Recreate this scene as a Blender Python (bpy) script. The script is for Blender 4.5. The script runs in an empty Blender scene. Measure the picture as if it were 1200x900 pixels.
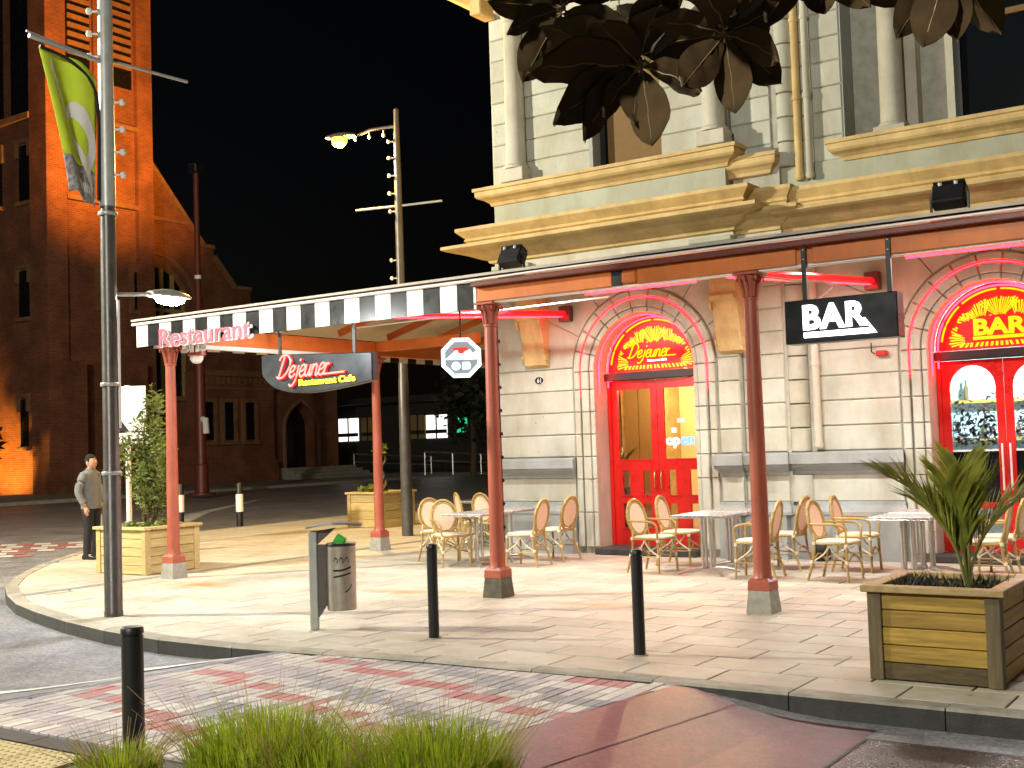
import bpy, bmesh, math, random
from mathutils import Vector, Matrix, noise as mnoise
random.seed(7)
PI = math.pi
R = math.radians
sc = bpy.context.scene
COL = sc.collection

# ------------------------------------------------------------------ camera
F_PX, PITCH, ROLL, YAW, CAM_H = 1380.0, 0.0503283, -0.0322235, -0.6023859, 1.7
fw = Vector((math.sin(YAW) * math.cos(PITCH), math.cos(YAW) * math.cos(PITCH), math.sin(PITCH)))
rt = Vector((math.cos(YAW), -math.sin(YAW), 0))
up = rt.cross(fw)
r2 = rt * math.cos(ROLL) + up * math.sin(ROLL)
u2 = -rt * math.sin(ROLL) + up * math.cos(ROLL)
cam = bpy.data.cameras.new('camera')
cam.sensor_fit = 'HORIZONTAL'
cam.sensor_width = 36.0
cam.lens = 36.0 * F_PX / 1200.0
cam.clip_start = 0.05
cam.clip_end = 2000
cam_o = bpy.data.objects.new('camera', cam)
COL.objects.link(cam_o)
M3 = Matrix((r2, u2, -fw)).transposed()
cam_o.matrix_world = Matrix.Translation((0, 0, CAM_H)) @ M3.to_4x4()
sc.camera = cam_o

# ------------------------------------------------------------------ night sky
world = bpy.data.worlds.new('World')
sc.world = world
world.use_nodes = True
wn = world.node_tree
wn.nodes.clear()
w_out = wn.nodes.new('ShaderNodeOutputWorld')
w_bg = wn.nodes.new('ShaderNodeBackground')
w_sky = wn.nodes.new('ShaderNodeTexSky')
w_sky.sky_type = 'NISHITA'
w_sky.sun_disc = False
w_sky.sun_elevation = R(-4.5)
w_sky.sun_rotation = R(250)
w_bg.inputs['Strength'].default_value = 0.025
wn.links.new(w_sky.outputs[0], w_bg.inputs['Color'])
wn.links.new(w_bg.outputs[0], w_out.inputs['Surface'])

sc.view_settings.view_transform = 'Standard'
sc.view_settings.look = 'None'
sc.view_settings.exposure = 1.6
sc.view_settings.gamma = 1.0
sc.view_settings.use_curve_mapping = False
sc.cycles.use_denoising = True
sc.cycles.max_bounces = 6
sc.cycles.diffuse_bounces = 3
sc.cycles.glossy_bounces = 3
sc.cycles.transmission_bounces = 6
sc.cycles.transparent_max_bounces = 8
sc.cycles.sample_clamp_indirect = 4.0
sc.cycles.caustics_reflective = False
sc.cycles.caustics_refractive = False

# light levels, all in one place (watts)
P_LED, P_SODIUM, P_STREET, P_STREET2, P_SOFFIT = 120, 950, 5000, 2600, 47
E_NEON = 19.0
E_SIGN = .36          # keeps lit signs below burn-out at this exposure

# ------------------------------------------------------------------ materials
MATS = {}


def nodes_of(name):
    m = bpy.data.materials.new(name)
    m.use_nodes = True
    nt = m.node_tree
    b = nt.nodes['Principled BSDF']
    MATS[name] = m
    return m, nt, b


def mat(name, col, rough=.6, metal=0., var=.15, scale=6., bump=.08, rnd=0., stretch=None, stain=0., detail=6., bscale=6., spec=.5, coat=0., rvar=.12):
    m, nt, b = nodes_of(name)
    N, L = nt.nodes.new, nt.links.new
    tc = N('ShaderNodeTexCoord')
    mp = N('ShaderNodeMapping')
    if stretch:
        mp.inputs['Scale'].default_value = stretch
    L(tc.outputs['Object'], mp.inputs['Vector'])
    oi = N('ShaderNodeObjectInfo')
    if rnd or stretch:
        ad = N('ShaderNodeVectorMath')
        ad.operation = 'MULTIPLY_ADD'
        cx = N('ShaderNodeCombineXYZ')
        L(oi.outputs['Random'], cx.inputs[0]); L(oi.outputs['Random'], cx.inputs[1]); L(oi.outputs['Random'], cx.inputs[2])
        L(cx.outputs[0], ad.inputs[0])
        ad.inputs[1].default_value = (37, 23, 51)
        L(mp.outputs[0], ad.inputs[2])
        vec = ad.outputs[0]
    else:
        vec = mp.outputs[0]
    n1 = N('ShaderNodeTexNoise')
    n1.inputs['Scale'].default_value = scale
    n1.inputs['Detail'].default_value = detail
    n1.inputs['Roughness'].default_value = .6
    L(vec, n1.inputs['Vector'])
    rp = N('ShaderNodeValToRGB')
    lo = [max(0, c * (1 - var)) for c in col] + [1]
    hi = [min(1, c * (1 + var)) for c in col] + [1]
    rp.color_ramp.elements[0].position = .3
    rp.color_ramp.elements[1].position = .7
    rp.color_ramp.elements[0].color = lo
    rp.color_ramp.elements[1].color = hi
    L(n1.outputs['Fac'], rp.inputs['Fac'])
    cur = rp.outputs['Color']
    if stain:
        n2 = N('ShaderNodeTexNoise')
        n2.inputs['Scale'].default_value = scale * .23
        n2.inputs['Detail'].default_value = 9
        n2.inputs['Roughness'].default_value = .7
        L(vec, n2.inputs['Vector'])
        r3 = N('ShaderNodeValToRGB')
        r3.color_ramp.elements[0].position = .38
        r3.color_ramp.elements[1].position = .62
        k = 1 - stain
        r3.color_ramp.elements[0].color = (k, k * .97, k * .92, 1)
        r3.color_ramp.elements[1].color = (1, 1, 1, 1)
        L(n2.outputs['Fac'], r3.inputs['Fac'])
        mx = N('ShaderNodeMix')
        mx.data_type = 'RGBA'
        mx.blend_type = 'MULTIPLY'
        mx.inputs[0].default_value = 1
        L(cur, mx.inputs[6]); L(r3.outputs['Color'], mx.inputs[7])
        cur = mx.outputs[2]
    if rnd:
        hs = N('ShaderNodeHueSaturation')
        mr = N('ShaderNodeMapRange')
        mr.inputs[3].default_value = 1 - rnd
        mr.inputs[4].default_value = 1 + rnd
        L(oi.outputs['Random'], mr.inputs[0])
        L(mr.outputs[0], hs.inputs['Value'])
        L(cur, hs.inputs['Color'])
        cur = hs.outputs['Color']
    L(cur, b.inputs['Base Color'])
    b.inputs['Metallic'].default_value = metal
    b.inputs['Specular IOR Level'].default_value = spec
    b.inputs['Coat Weight'].default_value = coat
    mr2 = N('ShaderNodeMapRange')
    mr2.inputs[3].default_value = max(.03, rough - rvar)
    mr2.inputs[4].default_value = min(1, rough + rvar)
    L(n1.outputs['Fac'], mr2.inputs[0])
    L(mr2.outputs[0], b.inputs['Roughness'])
    if bump:
        n3 = N('ShaderNodeTexNoise')
        n3.inputs['Scale'].default_value = scale * bscale
        n3.inputs['Detail'].default_value = 5
        L(vec, n3.inputs['Vector'])
        bp = N('ShaderNodeBump')
        bp.inputs['Strength'].default_value = bump
        bp.inputs['Distance'].default_value = .02
        L(n3.outputs['Fac'], bp.inputs['Height'])
        L(bp.outputs[0], b.inputs['Normal'])
    return m


def emat(name, col, strength):
    m, nt, b = nodes_of(name)
    b.inputs['Base Color'].default_value = (*[c * .5 for c in col], 1)
    b.inputs['Emission Color'].default_value = (*col, 1)
    b.inputs['Emission Strength'].default_value = strength * (E_SIGN if strength < 5 else 1)
    b.inputs['Roughness'].default_value = .4
    return m


def gmat(name, tint=(1, 1, 1), gloss=.12):
    m = bpy.data.materials.new(name)
    m.use_nodes = True
    nt = m.node_tree
    nt.nodes.clear()
    o = nt.nodes.new('ShaderNodeOutputMaterial')
    mx = nt.nodes.new('ShaderNodeMixShader')
    tr = nt.nodes.new('ShaderNodeBsdfTransparent')
    tr.inputs[0].default_value = (*tint, 1)
    gl = nt.nodes.new('ShaderNodeBsdfGlossy')
    gl.inputs['Roughness'].default_value = .05
    fr = nt.nodes.new('ShaderNodeFresnel')
    fr.inputs[0].default_value = 1.5
    nt.links.new(fr.outputs[0], mx.inputs[0])
    nt.links.new(tr.outputs[0], mx.inputs[1])
    nt.links.new(gl.outputs[0], mx.inputs[2])
    nt.links.new(mx.outputs[0], o.inputs[0])
    MATS[name] = m
    return m


def brickmat(name, c1, c2, mortar, scale=1., rough=.85):
    m, nt, b = nodes_of(name)
    N, L = nt.nodes.new, nt.links.new
    tc = N('ShaderNodeTexCoord')
    sp = N('ShaderNodeSeparateXYZ')
    L(tc.outputs['Object'], sp.inputs[0])
    ad = N('ShaderNodeMath'); ad.operation = 'ADD'
    L(sp.outputs[0], ad.inputs[0]); L(sp.outputs[1], ad.inputs[1])
    cb = N('ShaderNodeCombineXYZ')
    L(ad.outputs[0], cb.inputs[0]); L(sp.outputs[2], cb.inputs[1])
    bt = N('ShaderNodeTexBrick')
    bt.inputs['Scale'].default_value = scale * 1.5
    bt.inputs['Brick Width'].default_value = .46
    bt.inputs['Row Height'].default_value = .16
    bt.inputs['Mortar Size'].default_value = .012
    bt.inputs['Color1'].default_value = (*c1, 1)
    bt.inputs['Color2'].default_value = (*c2, 1)
    bt.inputs['Mortar'].default_value = (*mortar, 1)
    L(cb.outputs[0], bt.inputs['Vector'])
    n = N('ShaderNodeTexNoise')
    n.inputs['Scale'].default_value = .8
    n.inputs['Detail'].default_value = 10
    L(tc.outputs['Object'], n.inputs['Vector'])
    r = N('ShaderNodeValToRGB')
    r.color_ramp.elements[0].position = .35
    r.color_ramp.elements[0].color = (.6, .6, .6, 1)
    r.color_ramp.elements[1].position = .65
    L(n.outputs['Fac'], r.inputs['Fac'])
    mx = N('ShaderNodeMix'); mx.data_type = 'RGBA'; mx.blend_type = 'MULTIPLY'; mx.inputs[0].default_value = 1
    L(bt.outputs['Color'], mx.inputs[6]); L(r.outputs['Color'], mx.inputs[7])
    L(mx.outputs[2], b.inputs['Base Color'])
    b.inputs['Roughness'].default_value = rough
    bp = N('ShaderNodeBump'); bp.inputs['Strength'].default_value = .3; bp.inputs['Distance'].default_value = .02
    L(bt.outputs['Fac'], bp.inputs['Height']); bp.invert = True
    L(bp.outputs[0], b.inputs['Normal'])
    return m


STONE = mat('cream_painted_stone', (.55, .565, .49), .75, var=.08, scale=3, bump=.12, rnd=.05, stain=.14)
STONE2 = mat('cream_painted_render', (.59, .57, .48), .75, var=.08, scale=3, bump=.1, stain=.16)
OCHRE = mat('ochre_painted_moulding', (.72, .53, .24), .7, var=.1, scale=4, bump=.08, stain=.2)
GREY = mat('blue_grey_painted_plinth', (.36, .40, .41), .6, var=.07, scale=3, bump=.06, stain=.12)
PANELG = mat('pale_green_grey_panel', (.44, .47, .38), .7, var=.06, scale=3, bump=.05, stain=.12)
JOINT = mat('dark_joint', (.42, .41, .35), .9, var=.2)
REDP = mat('red_gloss_door_paint', (.58, .012, .010), .3, var=.08, scale=5, bump=.02)
ROSE = mat('terracotta_beam_paint', (.62, .17, .028), .5, var=.1, scale=4, bump=.05, stain=.15)
COLP = mat('terracotta_column_paint', (.38, .095, .055), .45, var=.08, scale=5, bump=.04, stain=.1)
MAROON = mat('maroon_gutter_paint', (.13, .025, .018), .45, var=.15)
LINING = mat('beige_soffit_lining', (.62, .54, .38), .7, var=.08, stain=.1)
ROOFM = mat('weathered_roof_iron', (.44, .40, .35), .6, metal=.1, var=.2)
WHITE = mat('white_paint', (.78, .78, .76), .5, var=.04, bump=.02)
BLACKP = mat('black_paint', (.009, .009, .010), .45, var=.2, bump=.02)
BLACKG = mat('black_gloss_panel', (.007, .008, .010), .30, var=.2, bump=0)
CONC = mat('grey_concrete', (.34, .33, .29), .85, var=.2, scale=14, bump=.25, stain=.25)
SLABM = mat('sandstone_paving_slab', (.48, .455, .39), .62, var=.10, scale=7, bump=.10, rnd=.10, stain=.12)
SLABG = mat('grout', (.10, .09, .07), .9, var=.2, scale=20)
KERBT = mat('kerb_top_concrete', (.33, .31, .26), .75, var=.2, scale=9, bump=.2, rnd=.1, stain=.3)
KERBM = mat('shaded_dirty_kerb', (.05, .049, .047), .75, var=.25, scale=9, bump=.2, rnd=.1, stain=.3)  # base colour carries the kerb face's dirt and its unlit shade
STRIPM = mat('grey_drain_band', (.20, .20, .19), .7, var=.15, scale=12, bump=.15)
ASPH = mat('worn_asphalt', (.31, .315, .345), .42, var=.22, scale=60, bump=.35, stain=.28, bscale=3.)
ASPHR = mat('red_chip_and_glow_asphalt', (.115, .028, .044), .42, var=.22, scale=60, bump=.14, stain=.28, bscale=3., spec=.6)  # red chip tone, deepened to stand in for neon glow on the road
ASPHD = mat('dark_asphalt_patch', (.07, .048, .056), .28, var=.3, scale=60, bump=.2, stain=.25, bscale=3.)
SEAM = mat('bitumen_seam', (.008, .008, .008), .5, var=.2)
PAINTW = mat('worn_road_paint', (.74, .74, .70), .7, var=.2, scale=14, bump=.1, stain=.3)
PV_W = mat('pale_clay_paver', (.56, .53, .52), .7, var=.12, scale=20, bump=.2, rnd=.14, stain=.15)
PV_R = mat('red_clay_paver', (.44, .20, .20), .7, var=.15, scale=20, bump=.2, rnd=.18, stain=.15)
PV_G = mat('grey_clay_paver', (.30, .30, .33), .7, var=.15, scale=20, bump=.2, rnd=.18, stain=.15)
PV_P = mat('mauve_clay_paver', (.46, .41, .45), .7, var=.12, scale=20, bump=.2, rnd=.14, stain=.15)
SOIL = mat('dark_soil', (.035, .025, .015), .95, var=.4, scale=25, bump=.6)
TACT = mat('yellow_tactile_paving', (.50, .42, .22), .75, var=.12, scale=12, bump=.15, stain=.15)
WOODX = mat('treated_pine_x', (.50, .32, .055), .6, var=.32, scale=2.2, bump=.12, rnd=.18, stretch=(1.2, 16, 16), stain=.3)
WOODY = mat('treated_pine_y', (.50, .34, .09), .6, var=.32, scale=2.2, bump=.12, rnd=.18, stretch=(16, 1.2, 16), stain=.3)
WOODD = mat('damp_dark_pine', (.10, .07, .025), .6, var=.5, scale=2.2, bump=.12, rnd=.1, stretch=(2, 10, 10), stain=.3)
WOODZ = mat('treated_pine_z', (.13, .10, .05), .65, var=.35, scale=2.2, bump=.12, rnd=.2, stretch=(16, 16, 1.2), stain=.3)
WOODP = mat('pale_pine_cap', (.46, .34, .15), .6, var=.25, scale=2.5, bump=.1, rnd=.1, stretch=(6, 6, 6), stain=.2)
WOODLX = mat('light_pine_x', (.50, .39, .17), .6, var=.2, scale=2.2, bump=.1, rnd=.1, stretch=(1.2, 14, 14), stain=.12)
WOODLY = mat('light_pine_y', (.50, .39, .17), .6, var=.2, scale=2.2, bump=.1, rnd=.1, stretch=(14, 1.2, 14), stain=.12)
RATTAN = mat('honey_rattan', (.38, .265, .085), .4, var=.22, scale=30, bump=.1)
RATTANW = mat('white_rattan_binding', (.68, .62, .47), .5, var=.1, scale=30)
WEAVE = mat('peach_woven_cane', (.72, .52, .38), .6, var=.12, scale=60, bump=.3)
WEAVES = mat('cream_woven_seat', (.72, .65, .50), .6, var=.12, scale=60, bump=.3)
ALU = mat('brushed_aluminium', (.52, .52, .51), .32, metal=.9, var=.1, scale=20, bump=.03)
TABT = mat('grey_speckled_table_top', (.42, .42, .41), .28, metal=.25, var=.35, scale=38, bump=.02)
STEEL = mat('stainless_bin', (.50, .47, .42), .38, metal=.75, var=.1, scale=12, bump=.05, stain=.15)
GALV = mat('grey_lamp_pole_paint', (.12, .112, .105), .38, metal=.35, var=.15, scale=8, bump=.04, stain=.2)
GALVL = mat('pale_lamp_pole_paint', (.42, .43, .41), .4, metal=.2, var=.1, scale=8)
LIMEB = mat('lime_banner_cloth', (.58, .75, .04), .75, var=.06, scale=5, bump=.05)
GREYB = mat('grey_banner_print', (.30, .29, .29), .75, var=.75, scale=22, bump=.02)
SKIN = mat('skin', (.50, .27, .16), .5, var=.06, scale=12, bump=.03)
HAIR = mat('black_hair', (.006, .005, .004), .85, var=.3, scale=40, bump=.3)
JACKET = mat('grey_cotton_jacket', (.17, .17, .165), .85, var=.15, scale=14, bump=.25)
TROUS = mat('black_trousers', (.010, .010, .011), .85, var=.25, scale=14, bump=.2)
SHOE = mat('black_shoe', (.010, .009, .009), .4, var=.2)
PALMG = mat('palm_leaflet', (.28, .31, .035), .6, var=.35, scale=8, bump=.03)
PALMS = mat('palm_stalk', (.14, .15, .035), .5, var=.2, scale=20)
SHRUB = mat('shrub_leaf', (.17, .21, .045), .55, var=.4, scale=4, bump=.0)
TWIG = mat('brown_twig', (.11, .07, .035), .8, var=.3, scale=20, bump=.2)
GRASSM = mat('lime_green_sedge', (.29, .38, .02), .5, var=.4, scale=5, bump=0)
MAGU = mat('magnolia_leaf_underside', (.060, .036, .014), .85, var=.35, scale=9, bump=.06, spec=.2)
MAGV = mat('magnolia_leaf_midrib', (.20, .13, .05), .5, var=.2, scale=9, bump=0)
MAGT = mat('magnolia_leaf_top', (.018, .034, .010), .42, var=.3, scale=9, bump=.03)
BARK = mat('grey_bark', (.09, .07, .05), .9, var=.35, scale=9, bump=.5)
DARKLEAF = mat('dark_tree_leaf', (.035, .045, .018), .7, var=.4, scale=2, bump=0)
BLIND = mat('brown_roller_blind', (.20, .115, .04), .8, var=.1, scale=12)
DARKGL = mat('dark_window_glass', (.006, .008, .010), .10, var=.0, bump=0, rvar=0)
INT_WALL = mat('warm_interior_wall', (.72, .56, .30), .8, var=.08, scale=2)
INT_FLOOR = mat('interior_floor_boards', (.22, .11, .05), .5, var=.2, scale=4, stretch=(8, 1, 8))
INT_BAR = mat('teal_bar_wall', (.46, .62, .66), .8, var=.35, scale=2.5)
BRASS = mat('brass', (.62, .40, .12), .3, metal=1, var=.1)
CHBRICK = brickmat('church_brick', (.25, .08, .035), (.18, .055, .026), (.28, .17, .10))
CHSTONE = mat('church_limestone_trim', (.24, .125, .06), .85, var=.2, scale=3, bump=.1, stain=.2)
CHROOF = mat('church_slate_roof', (.05, .05, .06), .7, var=.3)
CHDARK = mat('church_dark_glass', (.008, .008, .010), .25, var=.3, bump=0)
SHOPD = mat('dark_shop_wall', (.035, .033, .03), .85, var=.3)
TANP = mat('tan_shop_panel', (.36, .26, .10), .8, var=.15)
GLASS = gmat('clear_glass')
NEON_R = emat('red_neon', (1, .004, .009), E_NEON)
NEON_RS = emat('red_neon_script', (1, .16, .13), 3.2)
NEON_RG = emat('red_lit_letter_halo', (1, .006, .012), 1.1)
NEON_Y = emat('yellow_lit_letters', (1, .72, .02), 1.7)
FAN_R = emat('red_backlit_glass', (1, .006, .004), .95)
FAN_D = emat('dark_red_backlit_glass', (.55, .006, .006), .55)
FAN_Y = emat('yellow_backlit_glass', (1, .64, .0), 1.15)
SIGNW = emat('white_lit_letters', (1, 1, 1), 4.5)
SIGNW2 = emat('white_lit_acrylic', (.92, 1, 1), 2.6)
SIGNR = emat('red_lit_emblem', (1, .03, .03), 1.2)
SIGNG = emat('grey_lit_acrylic', (.28, .34, .38), .6)
OPENB = emat('blue_open_neon', (.10, .22, 1), 4)
OPENW = emat('white_open_neon', (.85, .93, 1), 3.5)
LEDM = emat('cool_white_led_lens', (1, .98, .93), 60)
SODM = emat('sodium_lens', (1, .42, .05), 3.6)
STRM = emat('warm_street_lens', (1, .84, .55), 40)
TUBEW = emat('fluorescent_tube', (1, .93, .78), 6)
BULBM = mat('unlit_white_bulb', (.75, .75, .70), .2, var=.05, bump=0)
WARMW = emat('lit_window_white', (1, .97, .9), 1.6)
GREENL = emat('green_lit_sign', (.02, .8, .3), .8)



def translucent(m, amount):
    """thin leaves pass some light through"""
    nt = m.node_tree
    out = nt.nodes['Material Output']
    b = nt.nodes['Principled BSDF']
    tr = nt.nodes.new('ShaderNodeBsdfTranslucent')
    nt.links.new(b.inputs['Base Color'].links[0].from_socket, tr.inputs['Color'])
    mx = nt.nodes.new('ShaderNodeMixShader')
    mx.inputs[0].default_value = amount
    nt.links.new(b.outputs[0], mx.inputs[1])
    nt.links.new(tr.outputs[0], mx.inputs[2])
    nt.links.new(mx.outputs[0], out.inputs['Surface'])


for m_ in (SHRUB, PALMG, GRASSM, DARKLEAF):
    translucent(m_, .4)


def overlay(m, build):
    """multiply or mix something over the base colour; build(nt, colour socket) returns the new socket"""
    nt = m.node_tree
    b = nt.nodes['Principled BSDF']
    nt.links.new(build(nt, b.inputs['Base Color'].links[0].from_socket), b.inputs['Base Color'])


def streaks(strength, scale=(1.7, 1.7, .5)):
    def f(nt, cur):
        N, L = nt.nodes.new, nt.links.new
        g = N('ShaderNodeNewGeometry')
        mp = N('ShaderNodeMapping')
        mp.inputs['Scale'].default_value = scale
        L(g.outputs['Position'], mp.inputs['Vector'])
        n = N('ShaderNodeTexNoise')
        n.inputs['Scale'].default_value = 1.6
        n.inputs['Detail'].default_value = 9
        n.inputs['Roughness'].default_value = .68
        L(mp.outputs[0], n.inputs['Vector'])
        r = N('ShaderNodeValToRGB')
        r.color_ramp.elements[0].position = .36
        r.color_ramp.elements[1].position = .56
        k = 1 - strength
        r.color_ramp.elements[0].color = (k, k * .96, k * .88, 1)
        r.color_ramp.elements[1].color = (1, 1, 1, 1)
        L(n.outputs['Fac'], r.inputs['Fac'])
        mx = N('ShaderNodeMix'); mx.data_type = 'RGBA'; mx.blend_type = 'MULTIPLY'; mx.inputs[0].default_value = 1
        L(cur, mx.inputs[6]); L(r.outputs['Color'], mx.inputs[7])
        # sparse chips and specks
        v = N('ShaderNodeTexNoise')
        v.inputs['Scale'].default_value = 21
        v.inputs['Detail'].default_value = 3
        L(g.outputs['Position'], v.inputs['Vector'])
        r2 = N('ShaderNodeValToRGB')
        r2.color_ramp.elements[0].position = .235
        r2.color_ramp.elements[1].position = .26
        r2.color_ramp.elements[0].color = (.45, .42, .36, 1)
        r2.color_ramp.elements[1].color = (1, 1, 1, 1)
        L(v.outputs['Fac'], r2.inputs['Fac'])
        m2 = N('ShaderNodeMix'); m2.data_type = 'RGBA'; m2.blend_type = 'MULTIPLY'; m2.inputs[0].default_value = 1
        L(mx.outputs[2], m2.inputs[6]); L(r2.outputs['Color'], m2.inputs[7])
        return m2.outputs[2]
    return f


def aggregate(scale, lo, hi):
    def f(nt, cur):
        N, L = nt.nodes.new, nt.links.new
        g = N('ShaderNodeNewGeometry')
        v = N('ShaderNodeTexVoronoi')
        v.inputs['Scale'].default_value = scale
        L(g.outputs['Position'], v.inputs['Vector'])
        r = N('ShaderNodeValToRGB')
        r.color_ramp.elements[0].color = (lo, lo, lo, 1)
        r.color_ramp.elements[1].color = (hi, hi, hi, 1)
        L(v.outputs['Color'], r.inputs['Fac'])
        n = N('ShaderNodeTexNoise')
        n.inputs['Scale'].default_value = 1.1
        n.inputs['Detail'].default_value = 12
        n.inputs['Roughness'].default_value = .72
        L(g.outputs['Position'], n.inputs['Vector'])
        r2 = N('ShaderNodeValToRGB')
        r2.color_ramp.elements[0].position = .38
        r2.color_ramp.elements[1].position = .62
        r2.color_ramp.elements[0].color = (.62, .62, .62, 1)
        r2.color_ramp.elements[1].color = (1.1, 1.1, 1.1, 1)
        L(n.outputs['Fac'], r2.inputs['Fac'])
        a = N('ShaderNodeMix'); a.data_type = 'RGBA'; a.blend_type = 'MULTIPLY'; a.inputs[0].default_value = 1
        L(cur, a.inputs[6]); L(r.outputs['Color'], a.inputs[7])
        b = N('ShaderNodeMix'); b.data_type = 'RGBA'; b.blend_type = 'MULTIPLY'; b.inputs[0].default_value = 1
        L(a.outputs[2], b.inputs[6]); L(r2.outputs['Color'], b.inputs[7])
        return b.outputs[2]
    return f


for m_ in (ASPH, ASPHR, ASPHD):
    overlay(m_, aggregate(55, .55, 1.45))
for m_, k_ in ((STONE, .13), (STONE2, .15), (OCHRE, .22), (GREY, .16), (PANELG, .12), (COLP, .15), (ROSE, .15)):
    overlay(m_, streaks(k_))


def slab_marks(nt, cur):
    """rust runs, gum spots and oil marks on the paving"""
    N, L = nt.nodes.new, nt.links.new
    g = N('ShaderNodeNewGeometry')
    nz = N('ShaderNodeTexNoise')
    nz.inputs['Scale'].default_value = 3.2
    nz.inputs['Detail'].default_value = 7
    L(g.outputs['Position'], nz.inputs['Vector'])
    for (cx, cy, rx, ry, col, amt) in STAINS_AND_SHADOW:
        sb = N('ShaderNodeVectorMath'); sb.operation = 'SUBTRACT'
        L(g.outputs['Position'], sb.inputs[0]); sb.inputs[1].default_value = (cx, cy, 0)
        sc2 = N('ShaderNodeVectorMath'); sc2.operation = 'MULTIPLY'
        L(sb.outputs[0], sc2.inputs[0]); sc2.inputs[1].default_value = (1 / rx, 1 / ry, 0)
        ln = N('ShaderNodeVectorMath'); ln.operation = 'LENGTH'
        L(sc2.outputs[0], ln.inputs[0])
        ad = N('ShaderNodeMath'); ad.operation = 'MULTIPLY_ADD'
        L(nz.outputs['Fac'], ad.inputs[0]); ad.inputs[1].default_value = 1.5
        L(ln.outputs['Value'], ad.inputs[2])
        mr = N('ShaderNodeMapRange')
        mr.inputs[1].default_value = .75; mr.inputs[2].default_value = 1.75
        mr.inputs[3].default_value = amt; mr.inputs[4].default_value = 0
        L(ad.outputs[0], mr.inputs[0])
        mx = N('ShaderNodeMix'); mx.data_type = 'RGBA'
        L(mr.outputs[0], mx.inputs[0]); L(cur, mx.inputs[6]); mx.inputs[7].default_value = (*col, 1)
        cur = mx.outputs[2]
    vo = N('ShaderNodeTexVoronoi')
    vo.inputs['Scale'].default_value = 2.6
    L(g.outputs['Position'], vo.inputs['Vector'])
    lt = N('ShaderNodeMath'); lt.operation = 'LESS_THAN'; lt.inputs[1].default_value = .05
    L(vo.outputs['Distance'], lt.inputs[0])
    ml = N('ShaderNodeMath'); ml.operation = 'MULTIPLY'; ml.inputs[1].default_value = .5
    L(lt.outputs[0], ml.inputs[0])
    mx = N('ShaderNodeMix'); mx.data_type = 'RGBA'
    L(ml.outputs[0], mx.inputs[0]); L(cur, mx.inputs[6]); mx.inputs[7].default_value = (.10, .09, .075, 1)
    cur = mx.outputs[2]
    # broad dirt tone
    n2 = N('ShaderNodeTexNoise')
    n2.inputs['Scale'].default_value = .9
    n2.inputs['Detail'].default_value = 10
    n2.inputs['Roughness'].default_value = .65
    L(g.outputs['Position'], n2.inputs['Vector'])
    r = N('ShaderNodeValToRGB')
    r.color_ramp.elements[0].position = .36
    r.color_ramp.elements[1].position = .6
    r.color_ramp.elements[0].color = (.82, .79, .74, 1)
    r.color_ramp.elements[1].color = (1, 1, 1, 1)
    L(n2.outputs['Fac'], r.inputs['Fac'])
    mm = N('ShaderNodeMix'); mm.data_type = 'RGBA'; mm.blend_type = 'MULTIPLY'; mm.inputs[0].default_value = 1
    L(cur, mm.inputs[6]); L(r.outputs['Color'], mm.inputs[7])
    return mm.outputs[2]


RUST = (.42, .22, .05)
STAINS_AND_SHADOW = [(-12.1, 10.35, .8, .35, RUST, .9), (-9.1, 10.7, .6, .25, RUST, .9), (-8.35, 10.95, .45, .2, RUST, .8), (-6.4, 10.6, .65, .22, (.45, .25, .07), .85), (-13.0, 9.6, .5, .3, RUST, .4), (-7.6, 8.4, .35, .2, (.22, .17, .12), .7), (-4.3, 8.0, .5, .3, (.25, .2, .15), .4)]  # the dark spot beside the litter bin is its cast shadow, painted
overlay(SLABM, slab_marks)

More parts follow.
